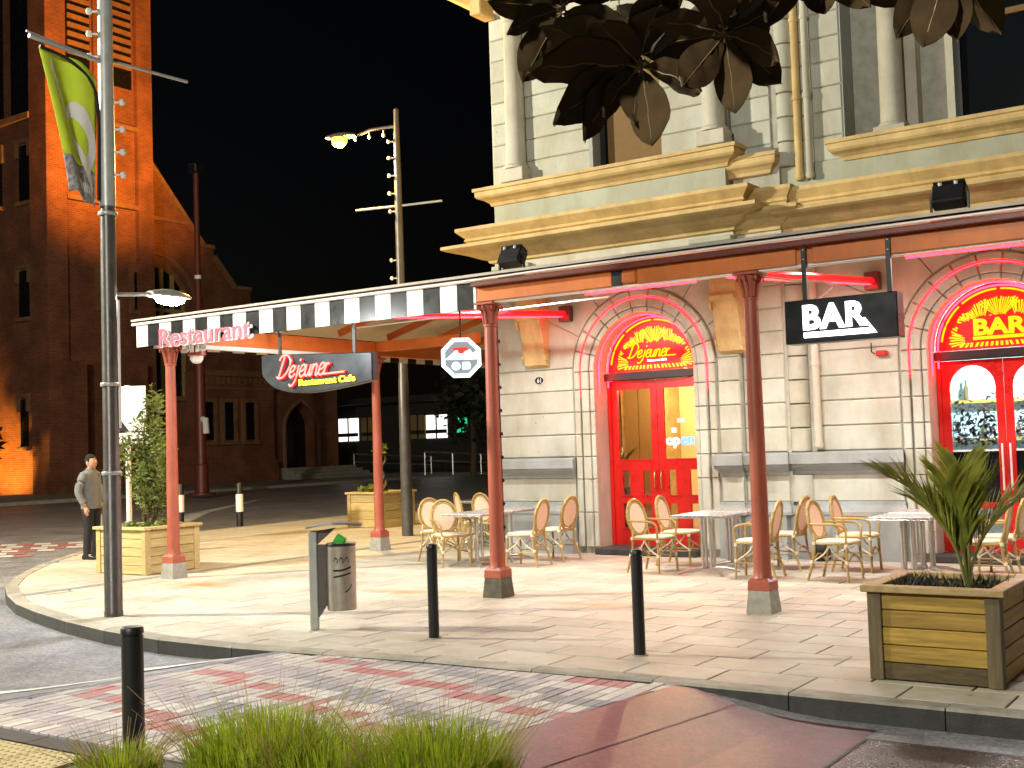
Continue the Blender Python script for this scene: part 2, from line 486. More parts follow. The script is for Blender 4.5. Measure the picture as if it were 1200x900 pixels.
# ------------------------------------------------------------------ mesh builder
class MB:
    def __init__(self):
        self.v, self.f = [], []

    def add(self, vs, fs):
        o = len(self.v)
        self.v += [tuple(p) for p in vs]
        self.f += [tuple(i + o for i in f) for f in fs]
        return self

    def box(self, x0, x1, y0, y1, z0, z1):
        return self.add([(x0, y0, z0), (x1, y0, z0), (x1, y1, z0), (x0, y1, z0), (x0, y0, z1), (x1, y0, z1), (x1, y1, z1), (x0, y1, z1)],
                        [(3, 2, 1, 0), (4, 5, 6, 7), (0, 1, 5, 4), (1, 2, 6, 5), (2, 3, 7, 6), (3, 0, 4, 7)])

    def cbox(self, x0, x1, y0, y1, z0, z1, c=.004):
        bm = bmesh.new()
        bmesh.ops.create_cube(bm, size=1)
        for v in bm.verts:
            v.co = ((x0 + x1) / 2 + v.co.x * (x1 - x0), (y0 + y1) / 2 + v.co.y * (y1 - y0), (z0 + z1) / 2 + v.co.z * (z1 - z0))
        bmesh.ops.bevel(bm, geom=bm.edges[:], offset=c, segments=1, affect='EDGES')
        bm.verts.index_update()
        vs = [v.co[:] for v in bm.verts]
        fs = [[v.index for v in f.verts] for f in bm.faces]
        bm.free()
        return self.add(vs, fs)

    def ring(self, c, d, r, n, ref=None, ry=None):
        d = Vector(d).normalized()
        a = Vector(ref) if ref else (Vector((0, 0, 1)) if abs(d.z) < .9 else Vector((1, 0, 0)))
        s = d.cross(a).normalized()
        t = s.cross(d).normalized()
        ry = r if ry is None else ry
        return [Vector(c) + s * (math.cos(2 * PI * k / n) * r) + t * (math.sin(2 * PI * k / n) * ry) for k in range(n)]

    def tube(self, pts, r, n=8, cap=True, closed=False):
        P = [Vector(p) for p in pts]
        m = len(P)
        rr = r if isinstance(r, (list, tuple)) else [r] * m
        o = len(self.v)
        for i, p in enumerate(P):
            if closed:
                d = P[(i + 1) % m] - P[i - 1]
            else:
                d = P[min(i + 1, m - 1)] - P[max(i - 1, 0)]
            self.v += [tuple(q) for q in self.ring(p, d, rr[i], n)]
        for i in range(m if closed else m - 1):
            a, b = o + i * n, o + ((i + 1) % m) * n
            for k in range(n):
                k1 = (k + 1) % n
                self.f.append((a + k, a + k1, b + k1, b + k))
        if cap and not closed:
            self.f.append(tuple(o + k for k in range(n))[::-1])
            self.f.append(tuple(o + (m - 1) * n + k for k in range(n)))
        return self

    def lathe(self, prof, c=(0, 0, 0), n=16, cap=True):
        o = len(self.v)
        for r, z in prof:
            for k in range(n):
                a = 2 * PI * k / n
                self.v.append((c[0] + r * math.cos(a), c[1] + r * math.sin(a), c[2] + z))
        for i in range(len(prof) - 1):
            for k in range(n):
                k1 = (k + 1) % n
                self.f.append((o + i * n + k, o + i * n + k1, o + (i + 1) * n + k1, o + (i + 1) * n + k))
        if cap:
            self.f.append(tuple(o + k for k in range(n))[::-1])
            self.f.append(tuple(o + (len(prof) - 1) * n + k for k in range(n)))
        return self

    def loft(self, rings, cap=True, closed=True):
        o = len(self.v)
        n = len(rings[0])
        for r in rings:
            self.v += [tuple(p) for p in r]
        for i in range(len(rings) - 1):
            for k in range(n if closed else n - 1):
                k1 = (k + 1) % n
                self.f.append((o + i * n + k, o + i * n + k1, o + (i + 1) * n + k1, o + (i + 1) * n + k))
        if cap:
            self.f.append(tuple(o + k for k in range(n))[::-1])
            self.f.append(tuple(o + (len(rings) - 1) * n + k for k in range(n)))
        return self

    def prism(self, poly, y0, y1, ch=0.0):
        """polygon in x,z facing -y, front at y0, back at y1, front edges chamfered by ch"""
        cx = sum(p[0] for p in poly) / len(poly)
        cz = sum(p[1] for p in poly) / len(poly)
        area = sum(poly[i][0] * poly[(i + 1) % len(poly)][1] - poly[(i + 1) % len(poly)][0] * poly[i][1] for i in range(len(poly)))
        if area < 0:
            poly = poly[::-1]
        n = len(poly)
        rings = [[(p[0], y1, p[1]) for p in poly]]
        if ch:
            ins = []
            for i in range(n):
                p0, p, p1 = Vector(poly[i - 1]), Vector(poly[i]), Vector(poly[(i + 1) % n])
                e0, e1 = (p - p0).normalized(), (p1 - p).normalized()
                n0, n1 = Vector((-e0.y, e0.x)), Vector((-e1.y, e1.x))
                k = 1 + n0.dot(n1)
                ins.append(p + (n0 + n1) * (ch / max(k, .3)))
            rings.append([(p[0], y0 + ch, p[1]) for p in poly])
            rings.append([(q.x, y0, q.y) for q in ins])
        else:
            rings.append([(p[0], y0, p[1]) for p in poly])
        return self.loft(rings)

    def flat(self, poly, z):
        return self.add([(p[0], p[1], z) for p in poly], [tuple(range(len(poly)))])

    def slab(self, poly, z0, z1, ch=0.0):
        area = sum(poly[i][0] * poly[(i + 1) % len(poly)][1] - poly[(i + 1) % len(poly)][0] * poly[i][1] for i in range(len(poly)))
        if area < 0:
            poly = poly[::-1]
        return self.loft([[(p[0], p[1], z0) for p in poly], [(p[0], p[1], z1) for p in poly]])

    def xf(self, M, start=0):
        for i in range(start, len(self.v)):
            self.v[i] = tuple(M @ Vector(self.v[i]))
        return self

    def mesh(self, name, m, smooth=False, fix=True):
        me = bpy.data.meshes.new(name)
        me.from_pydata(self.v, [], self.f)
        if fix:
            bm = bmesh.new()
            bm.from_mesh(me)
            bmesh.ops.recalc_face_normals(bm, faces=bm.faces)
            bm.to_mesh(me)
            bm.free()
        ms = m if isinstance(m, (list, tuple)) else [m]
        for q in ms:
            me.materials.append(q)
        if smooth:
            me.polygons.foreach_set('use_smooth', [True] * len(me.polygons))
            me.set_sharp_from_angle(angle=R(38))
        me.update()
        return me

    def build(self, name, m, parent=None, smooth=False, fix=True):
        return link(name, self.mesh(name, m, smooth, fix), parent)


WM = {}


def wmat(o):
    return (wmat(o.parent) @ o.matrix_parent_inverse @ o.matrix_basis) if o.parent else o.matrix_basis.copy()


def link(name, me, parent=None, local=False):
    o = bpy.data.objects.new(name, me)
    COL.objects.link(o)
    if parent:
        o.parent = parent
        if not local:
            o.matrix_parent_inverse = wmat(parent).inverted()
    return o


def tag(o, label, cat, group=None):
    o['label'] = label
    o['category'] = cat
    if group:
        o['group'] = group
    return o


def thing(name, label, cat, loc=(0, 0, 0), rz=0, group=None):
    o = bpy.data.objects.new(name, None)
    COL.objects.link(o)
    o.empty_display_size = .2
    o.location = loc
    o.rotation_euler = (0, 0, rz)
    return tag(o, label, cat, group)


def struct(o, kind='structure'):
    o['kind'] = kind
    return o


def copy_tree(o, parent=None):
    c = o.copy()
    COL.objects.link(c)
    if parent:
        c.parent = parent
        c.matrix_parent_inverse = o.matrix_parent_inverse.copy()
    for ch in list(o.children):
        copy_tree(ch, c)
    return c


def place(o, loc, rz=0):
    """put a thing that was built at the origin with local parts"""
    o.location = loc
    o.rotation_euler = (0, 0, rz)
    return o


def face_m(org, dx=(1, 0, 0), dy=(0, 0, 1)):
    """matrix taking flat XY art to a plane at org with axes dx, dy"""
    dx, dy = Vector(dx).normalized(), Vector(dy).normalized()
    m = Matrix((dx, dy, dx.cross(dy))).transposed().to_4x4()
    m.translation = Vector(org)
    return m


def text(name, body, size, m, M, parent=None, extrude=.01, bold=0., shear=0., width=None, height=None, spacing=1., align='CENTER'):
    cu = bpy.data.curves.new(name, 'FONT')
    cu.body = body
    cu.size = size
    cu.extrude = extrude
    cu.offset = bold
    cu.shear = shear
    cu.space_character = spacing
    cu.resolution_u = 4
    o = bpy.data.objects.new(name, cu)
    COL.objects.link(o)
    dg = bpy.context.evaluated_depsgraph_get()
    me = bpy.data.meshes.new_from_object(o.evaluated_get(dg))
    bpy.data.objects.remove(o)
    xs = [v.co.x for v in me.vertices]
    ys = [v.co.y for v in me.vertices]
    x0, x1, y0, y1 = min(xs), max(xs), min(ys), max(ys)
    sx = (width / (x1 - x0)) if width else 1
    sy = (height / (y1 - y0)) if height else sx
    if align == 'CENTER':
        me.transform(Matrix.Translation((-(x0 + x1) / 2, -(y0 + y1) / 2, 0)))
    else:
        me.transform(Matrix.Translation((-x0, -y0, 0)))
    me.transform(Matrix.Diagonal((sx, sy, 1, 1)))
    me.transform(M)
    me.materials.clear()
    me.materials.append(m)
    return link(name, me, parent)


def lamp(name, kind, loc, energy, col, parent=None, size=.1, target=None, cone=None, blend=.5):
    l = bpy.data.lights.new(name, kind)
    l.energy = energy
    l.color = col
    if kind in ('POINT', 'SPOT'):
        l.shadow_soft_size = size
    if kind == 'SPOT':
        l.spot_size = cone
        l.spot_blend = blend
    if kind == 'AREA':
        l.size = size
    o = bpy.data.objects.new(name, l)
    COL.objects.link(o)
    o.location = loc
    if target:
        o.rotation_euler = (Vector(target) - Vector(loc)).to_track_quat('-Z', 'Y').to_euler()
    if parent:
        bpy.context.view_layer.update()
        o.parent = parent
        o.matrix_parent_inverse = wmat(parent).inverted()
    return o


def arc(cx, cz, r, a0, a1, n):
    return [(cx + r * math.cos(a0 + (a1 - a0) * k / n), cz + r * math.sin(a0 + (a1 - a0) * k / n)) for k in range(n + 1)]


def catmull(pts, k=5):
    out = []
    P = [Vector(p) for p in pts]
    P = [P[0] * 2 - P[1]] + P + [P[-1] * 2 - P[-2]]
    for i in range(1, len(P) - 2):
        for j in range(k):
            t = j / k
            a, b, c, d = P[i - 1], P[i], P[i + 1], P[i + 2]
            out.append(.5 * ((2 * b) + (c - a) * t + (2 * a - 5 * b + 4 * c - d) * t * t + (3 * b - a - 3 * c + d) * t ** 3))
    out.append(P[-2])
    return out


SCRIPT = {
    'D': (.66, [[(.16, .95), (.09, .5), (.03, .03)], [(-.12, .80), (-.02, .97), (.28, 1.0), (.56, .76), (.55, .38), (.30, .06), (.03, .01), (-.1, .08)]]),
    'e': (.36, [[(.0, .22), (.2, .27), (.28, .4), (.2, .51), (.08, .45), (0, .24), (.06, .04), (.2, 0), (.36, .16)]]),
    'j': (.26, [[(.14, .5), (.11, .0), (.02, -.28), (-.14, -.38), (-.26, -.30)], [(.16, .70), (.19, .78)]]),
    'u': (.40, [[(0, .5), (-.01, .14), (.07, .01), (.18, .08), (.28, .48)], [(.28, .48), (.26, .1), (.32, .0), (.4, .12)]]),
    'n': (.40, [[(0, .5), (0, .02)], [(0, .28), (.12, .48), (.24, .42), (.24, .08), (.3, .0), (.4, .12)]]),
    'r': (.30, [[(0, .5), (0, .02)], [(0, .28), (.1, .47), (.22, .42)]]),
}


def script_strokes(word, shear=.32, tail=.75):
    x = 0
    out = []
    for ch in word:
        adv, st = SCRIPT[ch]
        for s in st:
            out.append([(x + px + py * shear, py) for px, py in s])
        x += adv
    if tail:
        out.append([(x - .34, .02), (x + tail * .4, .03), (x + tail, .04)])
    return out


def script_mesh(name, word, M, m, parent, height, r, tail=.75, n=6):
    b = MB()
    for s in script_strokes(word, tail=tail):
        pts = [M @ Vector((p[0] * height, p[1] * height, 0)) for p in catmull([(a, c, 0) for a, c in s], 4)]
        b.tube(pts, r, n)
    return b.build(name, m, parent, smooth=True)


# ================================================================== GROUND
OUT = [(6, 7.45), (-3.8, 7.45), (-6.0, 7.36), (-7.3, 7.22), (-8.3, 7.13), (-9.5, 7.2), (-10.7, 7.48), (-11.5, 7.70), (-12.8, 8.17),
       (-14.4, 8.98), (-15.8, 10.05), (-17.3, 11.5), (-18.7, 13.2), (-19.9, 15.3), (-20.5, 17.5), (-20.8, 23), (-20.8, 60), (6, 60)]
CROSS = [(-7.34, 7.2), (-3.8, 7.43), (-4.3, 4.42), (-7.86, 4.42)]


def dist_quad(x, y):
    dmax = -1e9
    for i in range(4):
        a, b = Vector(CROSS[i]), Vector(CROSS[(i + 1) % 4])
        e = (b - a).normalized()
        nrm = Vector((-e.y, e.x))     # CROSS is clockwise: outward on the left
        dmax = max(dmax, (Vector((x, y)) - a).dot(nrm))
    return dmax


def road_h(x, y):
    d = dist_quad(x, y)
    t = min(1, max(0, d / 1.1))
    t = t * t * (3 - 2 * t)
    return -.035 + (-.14 + .035) * t


xs = sorted(set([-400, -250, -150, -100, -70] + [-50 + 2 * i for i in range(19)] + [-13 + .25 * i for i in range(61)] + [3, 5, 8, 12, 20, 40, 80, 200, 400]))
ys = sorted(set([-200, -100, -40, -15, -5, 0, 1, 2] + [2.5 + .25 * i for i in range(31)] + [11, 13, 16, 20, 25, 30, 36, 44, 55, 70, 100, 160, 250, 400, 600]))
g = MB()
g.v = [(x, y, road_h(x, y)) for y in ys for x in xs]
nx = len(xs)
g.f = [(j * nx + i, j * nx + i + 1, (j + 1) * nx + i + 1, (j + 1) * nx + i) for j in range(len(ys) - 1) for i in range(nx - 1)]
road = struct(g.build('road', ASPH, smooth=True, fix=False))

# plaza bed under the slabs
OUTB = [(x_, y_ + .06) if i_ < 9 else (x_ + .05, y_ + .04) for i_, (x_, y_) in enumerate(OUT)]
plaza = struct(MB().slab(OUTB, -.3, -.012).build('pavement', SLABG))


def clip_rect(poly, x0, x1, y0, y1):
    def cut(P, inside, inter):
        o = []
        for i in range(len(P)):
            a, b = P[i - 1], P[i]
            if inside(b):
                if not inside(a):
                    o.append(inter(a, b))
                o.append(b)
            elif inside(a):
                o.append(inter(a, b))
        return o
    for ax, v, s in ((0, x0, 1), (0, x1, -1), (1, y0, 1), (1, y1, -1)):
        def ins(p, ax=ax, v=v, s=s): return (p[ax] - v) * s >= 0
        def it(a, b, ax=ax, v=v):
            t = (v - a[ax]) / (b[ax] - a[ax])
            return (a[0] + (b[0] - a[0]) * t, a[1] + (b[1] - a[1]) * t)
        poly = cut(poly, ins, it)
        if not poly:
            return []
    return poly


def offset_path(path, d):
    o = []
    for i, p in enumerate(path):
        a = Vector(path[max(i - 1, 0)])
        b = Vector(path[min(i + 1, len(path) - 1)])
        e = (b - a).normalized()
        o.append((p[0] + e.y * d, p[1] - e.x * d))
    return o


KW = .17
edge = OUT[:16]
inner = offset_path(edge, KW)
INNER = inner + [(-20.6, 60), (6, 60)]
# kerb stones
fine = []
for i in range(len(edge) - 1):
    a, b = Vector(edge[i]), Vector(edge[i + 1])
    k = max(1, int((b - a).length / .1))
    fine += [a + (b - a) * (j / k) for j in range(k)]
fine.append(Vector(edge[-1]))
run = [fine[0]]
acc = 0
for a, b in zip(fine, fine[1:]):
    acc += (b - a).length
    if acc >= .95:
        run.append(b)
        acc = 0
for a, b in zip(run, run[1:]):
    e = (b - a).normalized()
    nrm = Vector((e.y, -e.x))
    a2, b2 = a + e * .004, b - e * .004
    lift = random.uniform(-.002, .002)
    k = MB().slab([a2, b2, b2 + nrm * (KW - .01), a2 + nrm * (KW - .01)], -.28, -.014)
    k.loft([[(*q, -.0141) for q in (a2, b2, b2 + nrm * (KW - .01), a2 + nrm * (KW - .01))],
            [(*q, lift + .004) for q in (a2 + nrm * .014, b2 + nrm * .014, b2 + nrm * (KW - .012), a2 + nrm * (KW - .012))]])
    ko = k.build('kerb_stone', [KERBM, KERBT], plaza)
    for f_ in ko.data.polygons:
        if f_.center.z > -.013:
            f_.material_index = 1

# paving slabs
SL, SW = .66, .42
cands = []
row = 0
y = 7.2
while y < 24:
    x = -21.2 + (row % 2) * SL / 2 + (row % 3) * .04
    while x < 2.5:
        if not (x > -10.8 and y > 15.3):
            p = clip_rect(INNER, x + .006, x + SL - .006, y + .009, y + SW - .009)
            if len(p) >= 3:
                ar = abs(sum(p[i - 1][0] * p[i][1] - p[i][0] * p[i - 1][1] for i in range(len(p)))) / 2
                if ar > .012:
                    cands.append((math.hypot(x + SL / 2, y + SW / 2), p, ar))
        x += SL
    y += SW
    row += 1


def in_view(x, y):
    return -59 < math.degrees(math.atan2(x, y)) < -9


def slab_into(b, p, dz):
    p = [Vector(q) for q in p]
    c = sum(p, Vector((0, 0))) / len(p)
    q = [c + (v - c) * (1 - .006 / max(.05, (v - c).length)) for v in p]
    b.loft([[(*v, -.02) for v in p], [(*v, -.004 + dz) for v in p], [(*v, dz) for v in q]])


cands.sort(key=lambda t: t[0])
vis = [t for t in cands if in_view(sum(q[0] for q in t[1]) / len(t[1]), sum(q[1] for q in t[1]) / len(t[1])) and not (-14.0 < t[1][0][0] < -13.0 and False)]
sel = set(id(t) for t in vis[:295])
full = MB()
slab_into(full, [(-SL / 2 + .006, -SW / 2 + .009), (SL / 2 - .006, -SW / 2 + .009), (SL / 2 - .006, SW / 2 - .009), (-SL / 2 + .006, SW / 2 - .009)], 0)
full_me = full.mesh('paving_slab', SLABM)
rest = MB()
for t in cands:
    p = t[1]
    dz = random.uniform(-.0015, .0015)
    if id(t) in sel:
        if t[2] > (SL - .014) * (SW - .020) * .98:
            o = link('paving_slab', full_me, plaza, local=True)
            o.location = (sum(q[0] for q in p) / len(p), sum(q[1] for q in p) / len(p), dz)
        else:
            b = MB()
            slab_into(b, p, dz)
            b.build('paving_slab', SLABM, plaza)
    else:
        slab_into(rest, p, dz)
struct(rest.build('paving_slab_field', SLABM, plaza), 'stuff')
# grey drain band that runs along the verandah edge
for k in range(16):
    MB().cbox(-13.58, -13.40, 8.6 + k * .9, 8.6 + k * .9 + .892, -.03, .004, .003).build('drain_cover', STRIPM, plaza)

# pedestrian crossing of clay pavers
cr = struct(MB().slab(CROSS, -.2, -.026).build('pedestrian_crossing', SLABG))
cells = []
CELL = .196
j = 0
y = 4.43
while y < 7.42:
    x = -8.1 + (j % 2) * CELL / 2
    i = 0
    while x < -3.7:
        for k in (0, 1):
            x0, x1, y0, y1 = x + k * CELL / 2 + .0045, x + (k + 1) * CELL / 2 - .0045, y + .0045, y + CELL - .0045
            p = clip_rect(CROSS, x0, x1, y0, y1)
            if len(p) >= 3:
                ar = abs(sum(p[a - 1][0] * p[a][1] - p[a][0] * p[a - 1][1] for a in range(len(p)))) / 2
                if ar > .004:
                    d = (i + 3 * j) % 15
                    if d < 3:
                        m = PV_R
                    elif d < 6:
                        m = PV_W
                    elif d < 10:
                        m = PV_G if x > -6.6 else PV_P
                    elif d < 11:
                        m = PV_P
                    else:
                        m = PV_W
                    if random.random() < .10:
                        m = random.choice([PV_G, PV_P, PV_W])
                    cells.append((math.hypot((x0 + x1) / 2, (y0 + y1) / 2), p, ar, m))
        x += CELL
        i += 1
    y += CELL
    j += 1
hid = [c for c in cells if (c[1][0][1] < 4.9 and c[1][0][0] > -5.2)]
shown = sorted([c for c in cells if c not in hid], key=lambda c: c[0])[:300]
shown_ids = set(id(c) for c in shown)
pv_me = {}
rests = {}
for c in cells:
    m = c[3]
    dz = random.uniform(-.002, .002) - .008
    if id(c) in shown_ids:
        if c[2] > (CELL / 2 - .009) * (CELL - .009) * .985:
            if m.name not in pv_me:
                hx, hy = CELL / 4 - .0045, CELL / 2 - .0045
                b = MB()
                slab_into(b, [(-hx, -hy), (hx, -hy), (hx, hy), (-hx, hy)], 0)
                pv_me[m.name] = b.mesh('clay_paver', m)
            o = link('clay_paver', pv_me[m.name], cr, local=True)
            p = c[1]
            o.location = (sum(q[0] for q in p) / len(p), sum(q[1] for q in p) / len(p), dz)
            o.rotation_euler = (random.uniform(-.006, .006), random.uniform(-.008, .008), random.uniform(-.008, .008))
        else:
            b = MB()
            slab_into(b, c[1], dz)
            b.build('clay_paver', m, cr)
    else:
        slab_into(rests.setdefault(m.name, MB()), c[1], dz)
for k, b in rests.items():
    struct(b.build('clay_paver_field', MATS[k], cr), 'stuff')

# near-side footpath with tactile paving and a planting bed
NEAR = [(-16, 4.36), (-4.62, 4.36), (-4.3, 4.34), (-3.0, 4.45), (-2.2, 4.5), (6, 4.5), (6, -6), (-16, -6)]
near = struct(MB().slab(NEAR, -.25, -.012).build('near_footpath', SLABG))
nk = NEAR[:6]
for a, b in zip(nk, nk[1:]):
    a, b = Vector(a), Vector(b)
    L_ = (b - a).length
    n_ = max(1, round(L_ / .95))
    for q in range(n_):
        p0, p1 = a + (b - a) * (q / n_), a + (b - a) * ((q + 1) / n_)
        e = (p1 - p0).normalized()
        nr = Vector((e.y, -e.x))
        MB().slab([p0 + e * .004, p1 - e * .004, p1 - e * .004 + nr * .16, p0 + e * .004 + nr * .16], -.26, .003).build('kerb_stone', KERBM, near)
dot = MB().lathe([(.017, 0), (.015, .004), (.011, .0055)], n=8)
for ix in range(5):
    for iy in range(3):
        x0, y0 = -7.95 + ix * .42, 2.92 + iy * .42
        b = MB().cbox(x0 + .003, x0 + .417, y0 + .003, y0 + .417, -.03, .003, .003)
        for a in range(7):
            for c in range(7):
                b.lathe([(.017, 0), (.015, .004), (.010, .0055)], (x0 + .033 + a * .0585, y0 + .033 + c * .0585, .003), 6)
        b.build('tactile_tile', TACT, near)
for ix in range(8):
    for iy in range(9):
        x0, y0 = -9.4 + ix * .66, -.9 + iy * .42
        if y0 > 2.8 and x0 < -5.6:
            continue
        if y0 + .42 > 4.16 or (x0 > -5.6 and y0 > 2.4):
            continue
        MB().cbox(x0 + .004, x0 + .656, y0 + .004, y0 + .416, -.03, .001, .004).build('paving_slab', SLABM, near)
for ix in range(3):
    MB().cbox(-7.95 + ix * .7 + .004, -7.95 + ix * .7 + .696, 4.19 - .008, 4.19 - .002, -.03, .001, .001)
bed = struct(MB().slab([(-5.35, 4.17), (-2.4, 4.17), (-2.4, 2.7), (-5.35, 2.7)], -.05, .03).build('planting_bed', SOIL))

# asphalt patches, seams, painted lines
def road_strip(pts, w, m, name, lift=.006, parent=None):
    P = []
    for a, b in zip(pts, pts[1:]):
        a, b = Vector(a), Vector(b)
        k = max(1, int((b - a).length / .2))
        P += [a + (b - a) * (q / k) for q in range(k)]
    P.append(Vector(pts[-1]))
    mb = MB()
    ws = w if isinstance(w, (list, tuple)) else (w, w)
    for i, p in enumerate(P):
        e = (P[min(i + 1, len(P) - 1)] - P[max(i - 1, 0)]).normalized()
        n = Vector((-e.y, e.x))
        t = i / (len(P) - 1)
        h = ws[0] * (1 - t) + ws[1] * t
        for s in (-.5, .5):
            q = p + n * (s * h)
            mb.v.append((q.x, q.y, road_h(q.x, q.y) + lift))
    mb.f = [(2 * i, 2 * i + 1, 2 * i + 3, 2 * i + 2) for i in range(len(P) - 1)]
    return struct(mb.build(name, m, parent, fix=False))


def grid_sheet(name, x0, x1, y0, y1, m, lift, left=None):
    k = MB()
    nx_, ny_ = max(2, int((x1 - x0) / .25)), max(2, int((y1 - y0) / .25))
    for j_ in range(ny_ + 1):
        for i_ in range(nx_ + 1):
            yy = y0 + (y1 - y0) * j_ / ny_
            xl = left(yy) if left else x0
            xx = xl + (x1 - xl) * i_ / nx_
            k.v.append((xx, yy, road_h(xx, yy) + lift))
    k.f = [(j_ * (nx_ + 1) + i_, j_ * (nx_ + 1) + i_ + 1, (j_ + 1) * (nx_ + 1) + i_ + 1, (j_ + 1) * (nx_ + 1) + i_) for j_ in range(ny_) for i_ in range(nx_)]
    return struct(k.build(name, m, fix=False))


def edge_ramp(p, q, nrm, m):
    k = MB()
    for i_ in range(13):
        t_ = i_ / 12
        a = Vector(p) + (Vector(q) - Vector(p)) * t_
        for w_, f_ in ((-.02, 0), (.16, .35), (.50, 1)):
            b_ = a + Vector(nrm) * w_
            h_ = road_h(b_.x, b_.y) + .006
            k.v.append((b_.x, b_.y, -.010 + (h_ + .010) * f_))
    k.f = [(i_ * 3 + j_, i_ * 3 + j_ + 1, i_ * 3 + j_ + 4, i_ * 3 + j_ + 3) for i_ in range(12) for j_ in range(2)]
    return struct(k.build('crossing_edge', m, smooth=True))


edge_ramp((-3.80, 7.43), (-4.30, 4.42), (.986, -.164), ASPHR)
edge_ramp((-7.34, 7.2), (-7.86, 4.42), (-.983, .184), ASPH)
grid_sheet('asphalt_patch', -2.36, 5.5, 4.6, 7.04, ASPHD, .004)
grid_sheet('asphalt_patch', -3.62, -2.38, 4.42, 7.30, ASPHR, .003, lambda yy: -3.42 - (7.43 - yy) * .166)  # this sheet carries the red road glow painted into its colour
road_strip([(-2.36, 7.05), (-2.36, 4.6)], .022, SEAM, 'bitumen_seam', .008)
road_strip([(-1.15, 7.05), (-1.15, 4.6)], .022, SEAM, 'bitumen_seam', .008)
road_strip([(-2.36, 7.05), (5.5, 7.05)], .02, SEAM, 'bitumen_seam', .008)
road_strip([(-7.37, 7.2), (-7.885, 4.42)], .022, SEAM, 'bitumen_seam', .034)
road_strip([(-11.5, 3.2), (-9.9, 4.4), (-8.7, 5.4), (-8.1, 6.0), (-7.95, 6.15)], .12, PAINTW, 'road_line', .007)
road_strip([(-8.45, 6.45), (-7.98, 6.92), (-7.5, 7.12)], (.24, .08), PAINTW, 'road_line', .009)
road_strip([(-29.0, 24.0), (-29.0, 90)], .14, PAINTW, 'road_line')
road_strip([(-37.6, 20.0), (-37.6, 90)], .16, PAINTW, 'road_line')
road_strip([(-33.5, 28), (-33.5, 95)], .14, PAINTW, 'road_line')
road_strip([(-25.4, 20.8), (-28.6, 24.4), (-33.5, 31.5)], (.75, .12), PAINTW, 'road_line')
road_strip([(-23.6, 26.0), (-23.6, 32.0)], .35, PAINTW, 'road_line')
# banded paver crossing on the side street
sx = MB()
bands = [MB(), MB()]
ud, vd = Vector((.80, .60)), Vector((-.80, .60))
org = Vector((-23.6, 10.6))
for a in range(6):
    for c in range(26):
        p = org + vd * (a * .62) + ud * (c * .36 + (a % 2) * .18)
        if p.x > -20.9 and p.y > 13:
            continue
        q = [p, p + ud * .34, p + ud * .34 + vd * .5, p + vd * .5]
        bands[(a + c) % 2].add([(w.x, w.y, road_h(w.x, w.y) + .008) for w in q], [(0, 1, 2, 3)])
side_cross = struct(bands[0].build('side_street_crossing', PV_W))
struct(bands[1].build('red_paver_band', PV_R, side_cross), 'stuff')
# far footpath in front of the church
far_path = struct(MB().slab([(-43, -60), (-43, 120), (-130, 120), (-130, -60)], -.3, .0).build('far_footpath', CONC))

# ================================================================== CORNER BUILDING
YB, YS, YM = 15.40, 15.52, 15.65      # bay, step, main wall faces
bld = thing('stone_building', 'two-storey cream stone corner building with ochre cornices and arched red doorways', 'building', (-5, 15.4, 0))
DOOR_C = {'bay': -8.25, 'main': -3.37}
SPR, RIN, ROUT = 2.75, .83, 1.17


def wallpart(name, m=None):
    o = bpy.data.objects.new(name, None)
    COL.objects.link(o)
    o.parent = bld
    o.matrix_parent_inverse = wmat(bld).inverted()
    return o


# backing walls with arch openings (front face lies in the joints)
def arch_wall(x0, x1, z0, z1, c, r, y0, y1):
    b = MB()
    hole = [(c + r, 0.0)] + [p for p in arc(c, SPR, r, 0, PI, 24)] + [(c - r, 0.0)]
    # left, right and over-arch strips
    b.prism([(x0, z0), (c - r, z0), (c - r, SPR), (x0, SPR)], y0, y1)
    b.prism([(c + r, z0), (x1, z0), (x1, SPR), (c + r, SPR)], y0, y1)
    A = arc(c, SPR, r, 0, PI, 24)
    for p, q in zip(A, A[1:]):
        def edgept(pt):
            dx, dz = pt[0] - c, pt[1] - SPR
            t = 1e9
            if dx > 1e-6: t = min(t, (x1 - c) / dx)
            if dx < -1e-6: t = min(t, (x0 - c) / dx)
            if dz > 1e-6: t = min(t, (z1 - SPR) / dz)
            return (c + dx * t, SPR + dz * t)
        P, Q = edgept(p), edgept(q)
        poly = [p, P]
        for cor in ((x1, z1), (x0, z1)):
            a0 = math.atan2(P[1] - SPR, P[0] - c); a1 = math.atan2(Q[1] - SPR, Q[0] - c); ac = math.atan2(cor[1] - SPR, cor[0] - c)
            if a0 + 1e-6 < ac < a1 - 1e-6:
                poly.append(cor)
        poly += [Q, q]
        b.prism(poly, y0, y1)
    return b


CH = .014
GAP = .0055


def blocks_row(x0, x1, z0, z1, y, parent, lens, m=None):
    x = x0
    i = 0
    while x < x1 - .02:
        L_ = min(lens[i % len(lens)], x1 - x)
        if x1 - (x + L_) < .18:
            L_ = x1 - x
        MB().prism([(x + GAP, z0 + GAP), (x + L_ - GAP, z0 + GAP), (x + L_ - GAP, z1 - GAP), (x + GAP, z1 - GAP)], y, y + .045, CH).build('stone_block', m or STONE, parent)
        x += L_
        i += 1


RZ = [1.46, 1.80, 2.14, 2.48, 2.82]


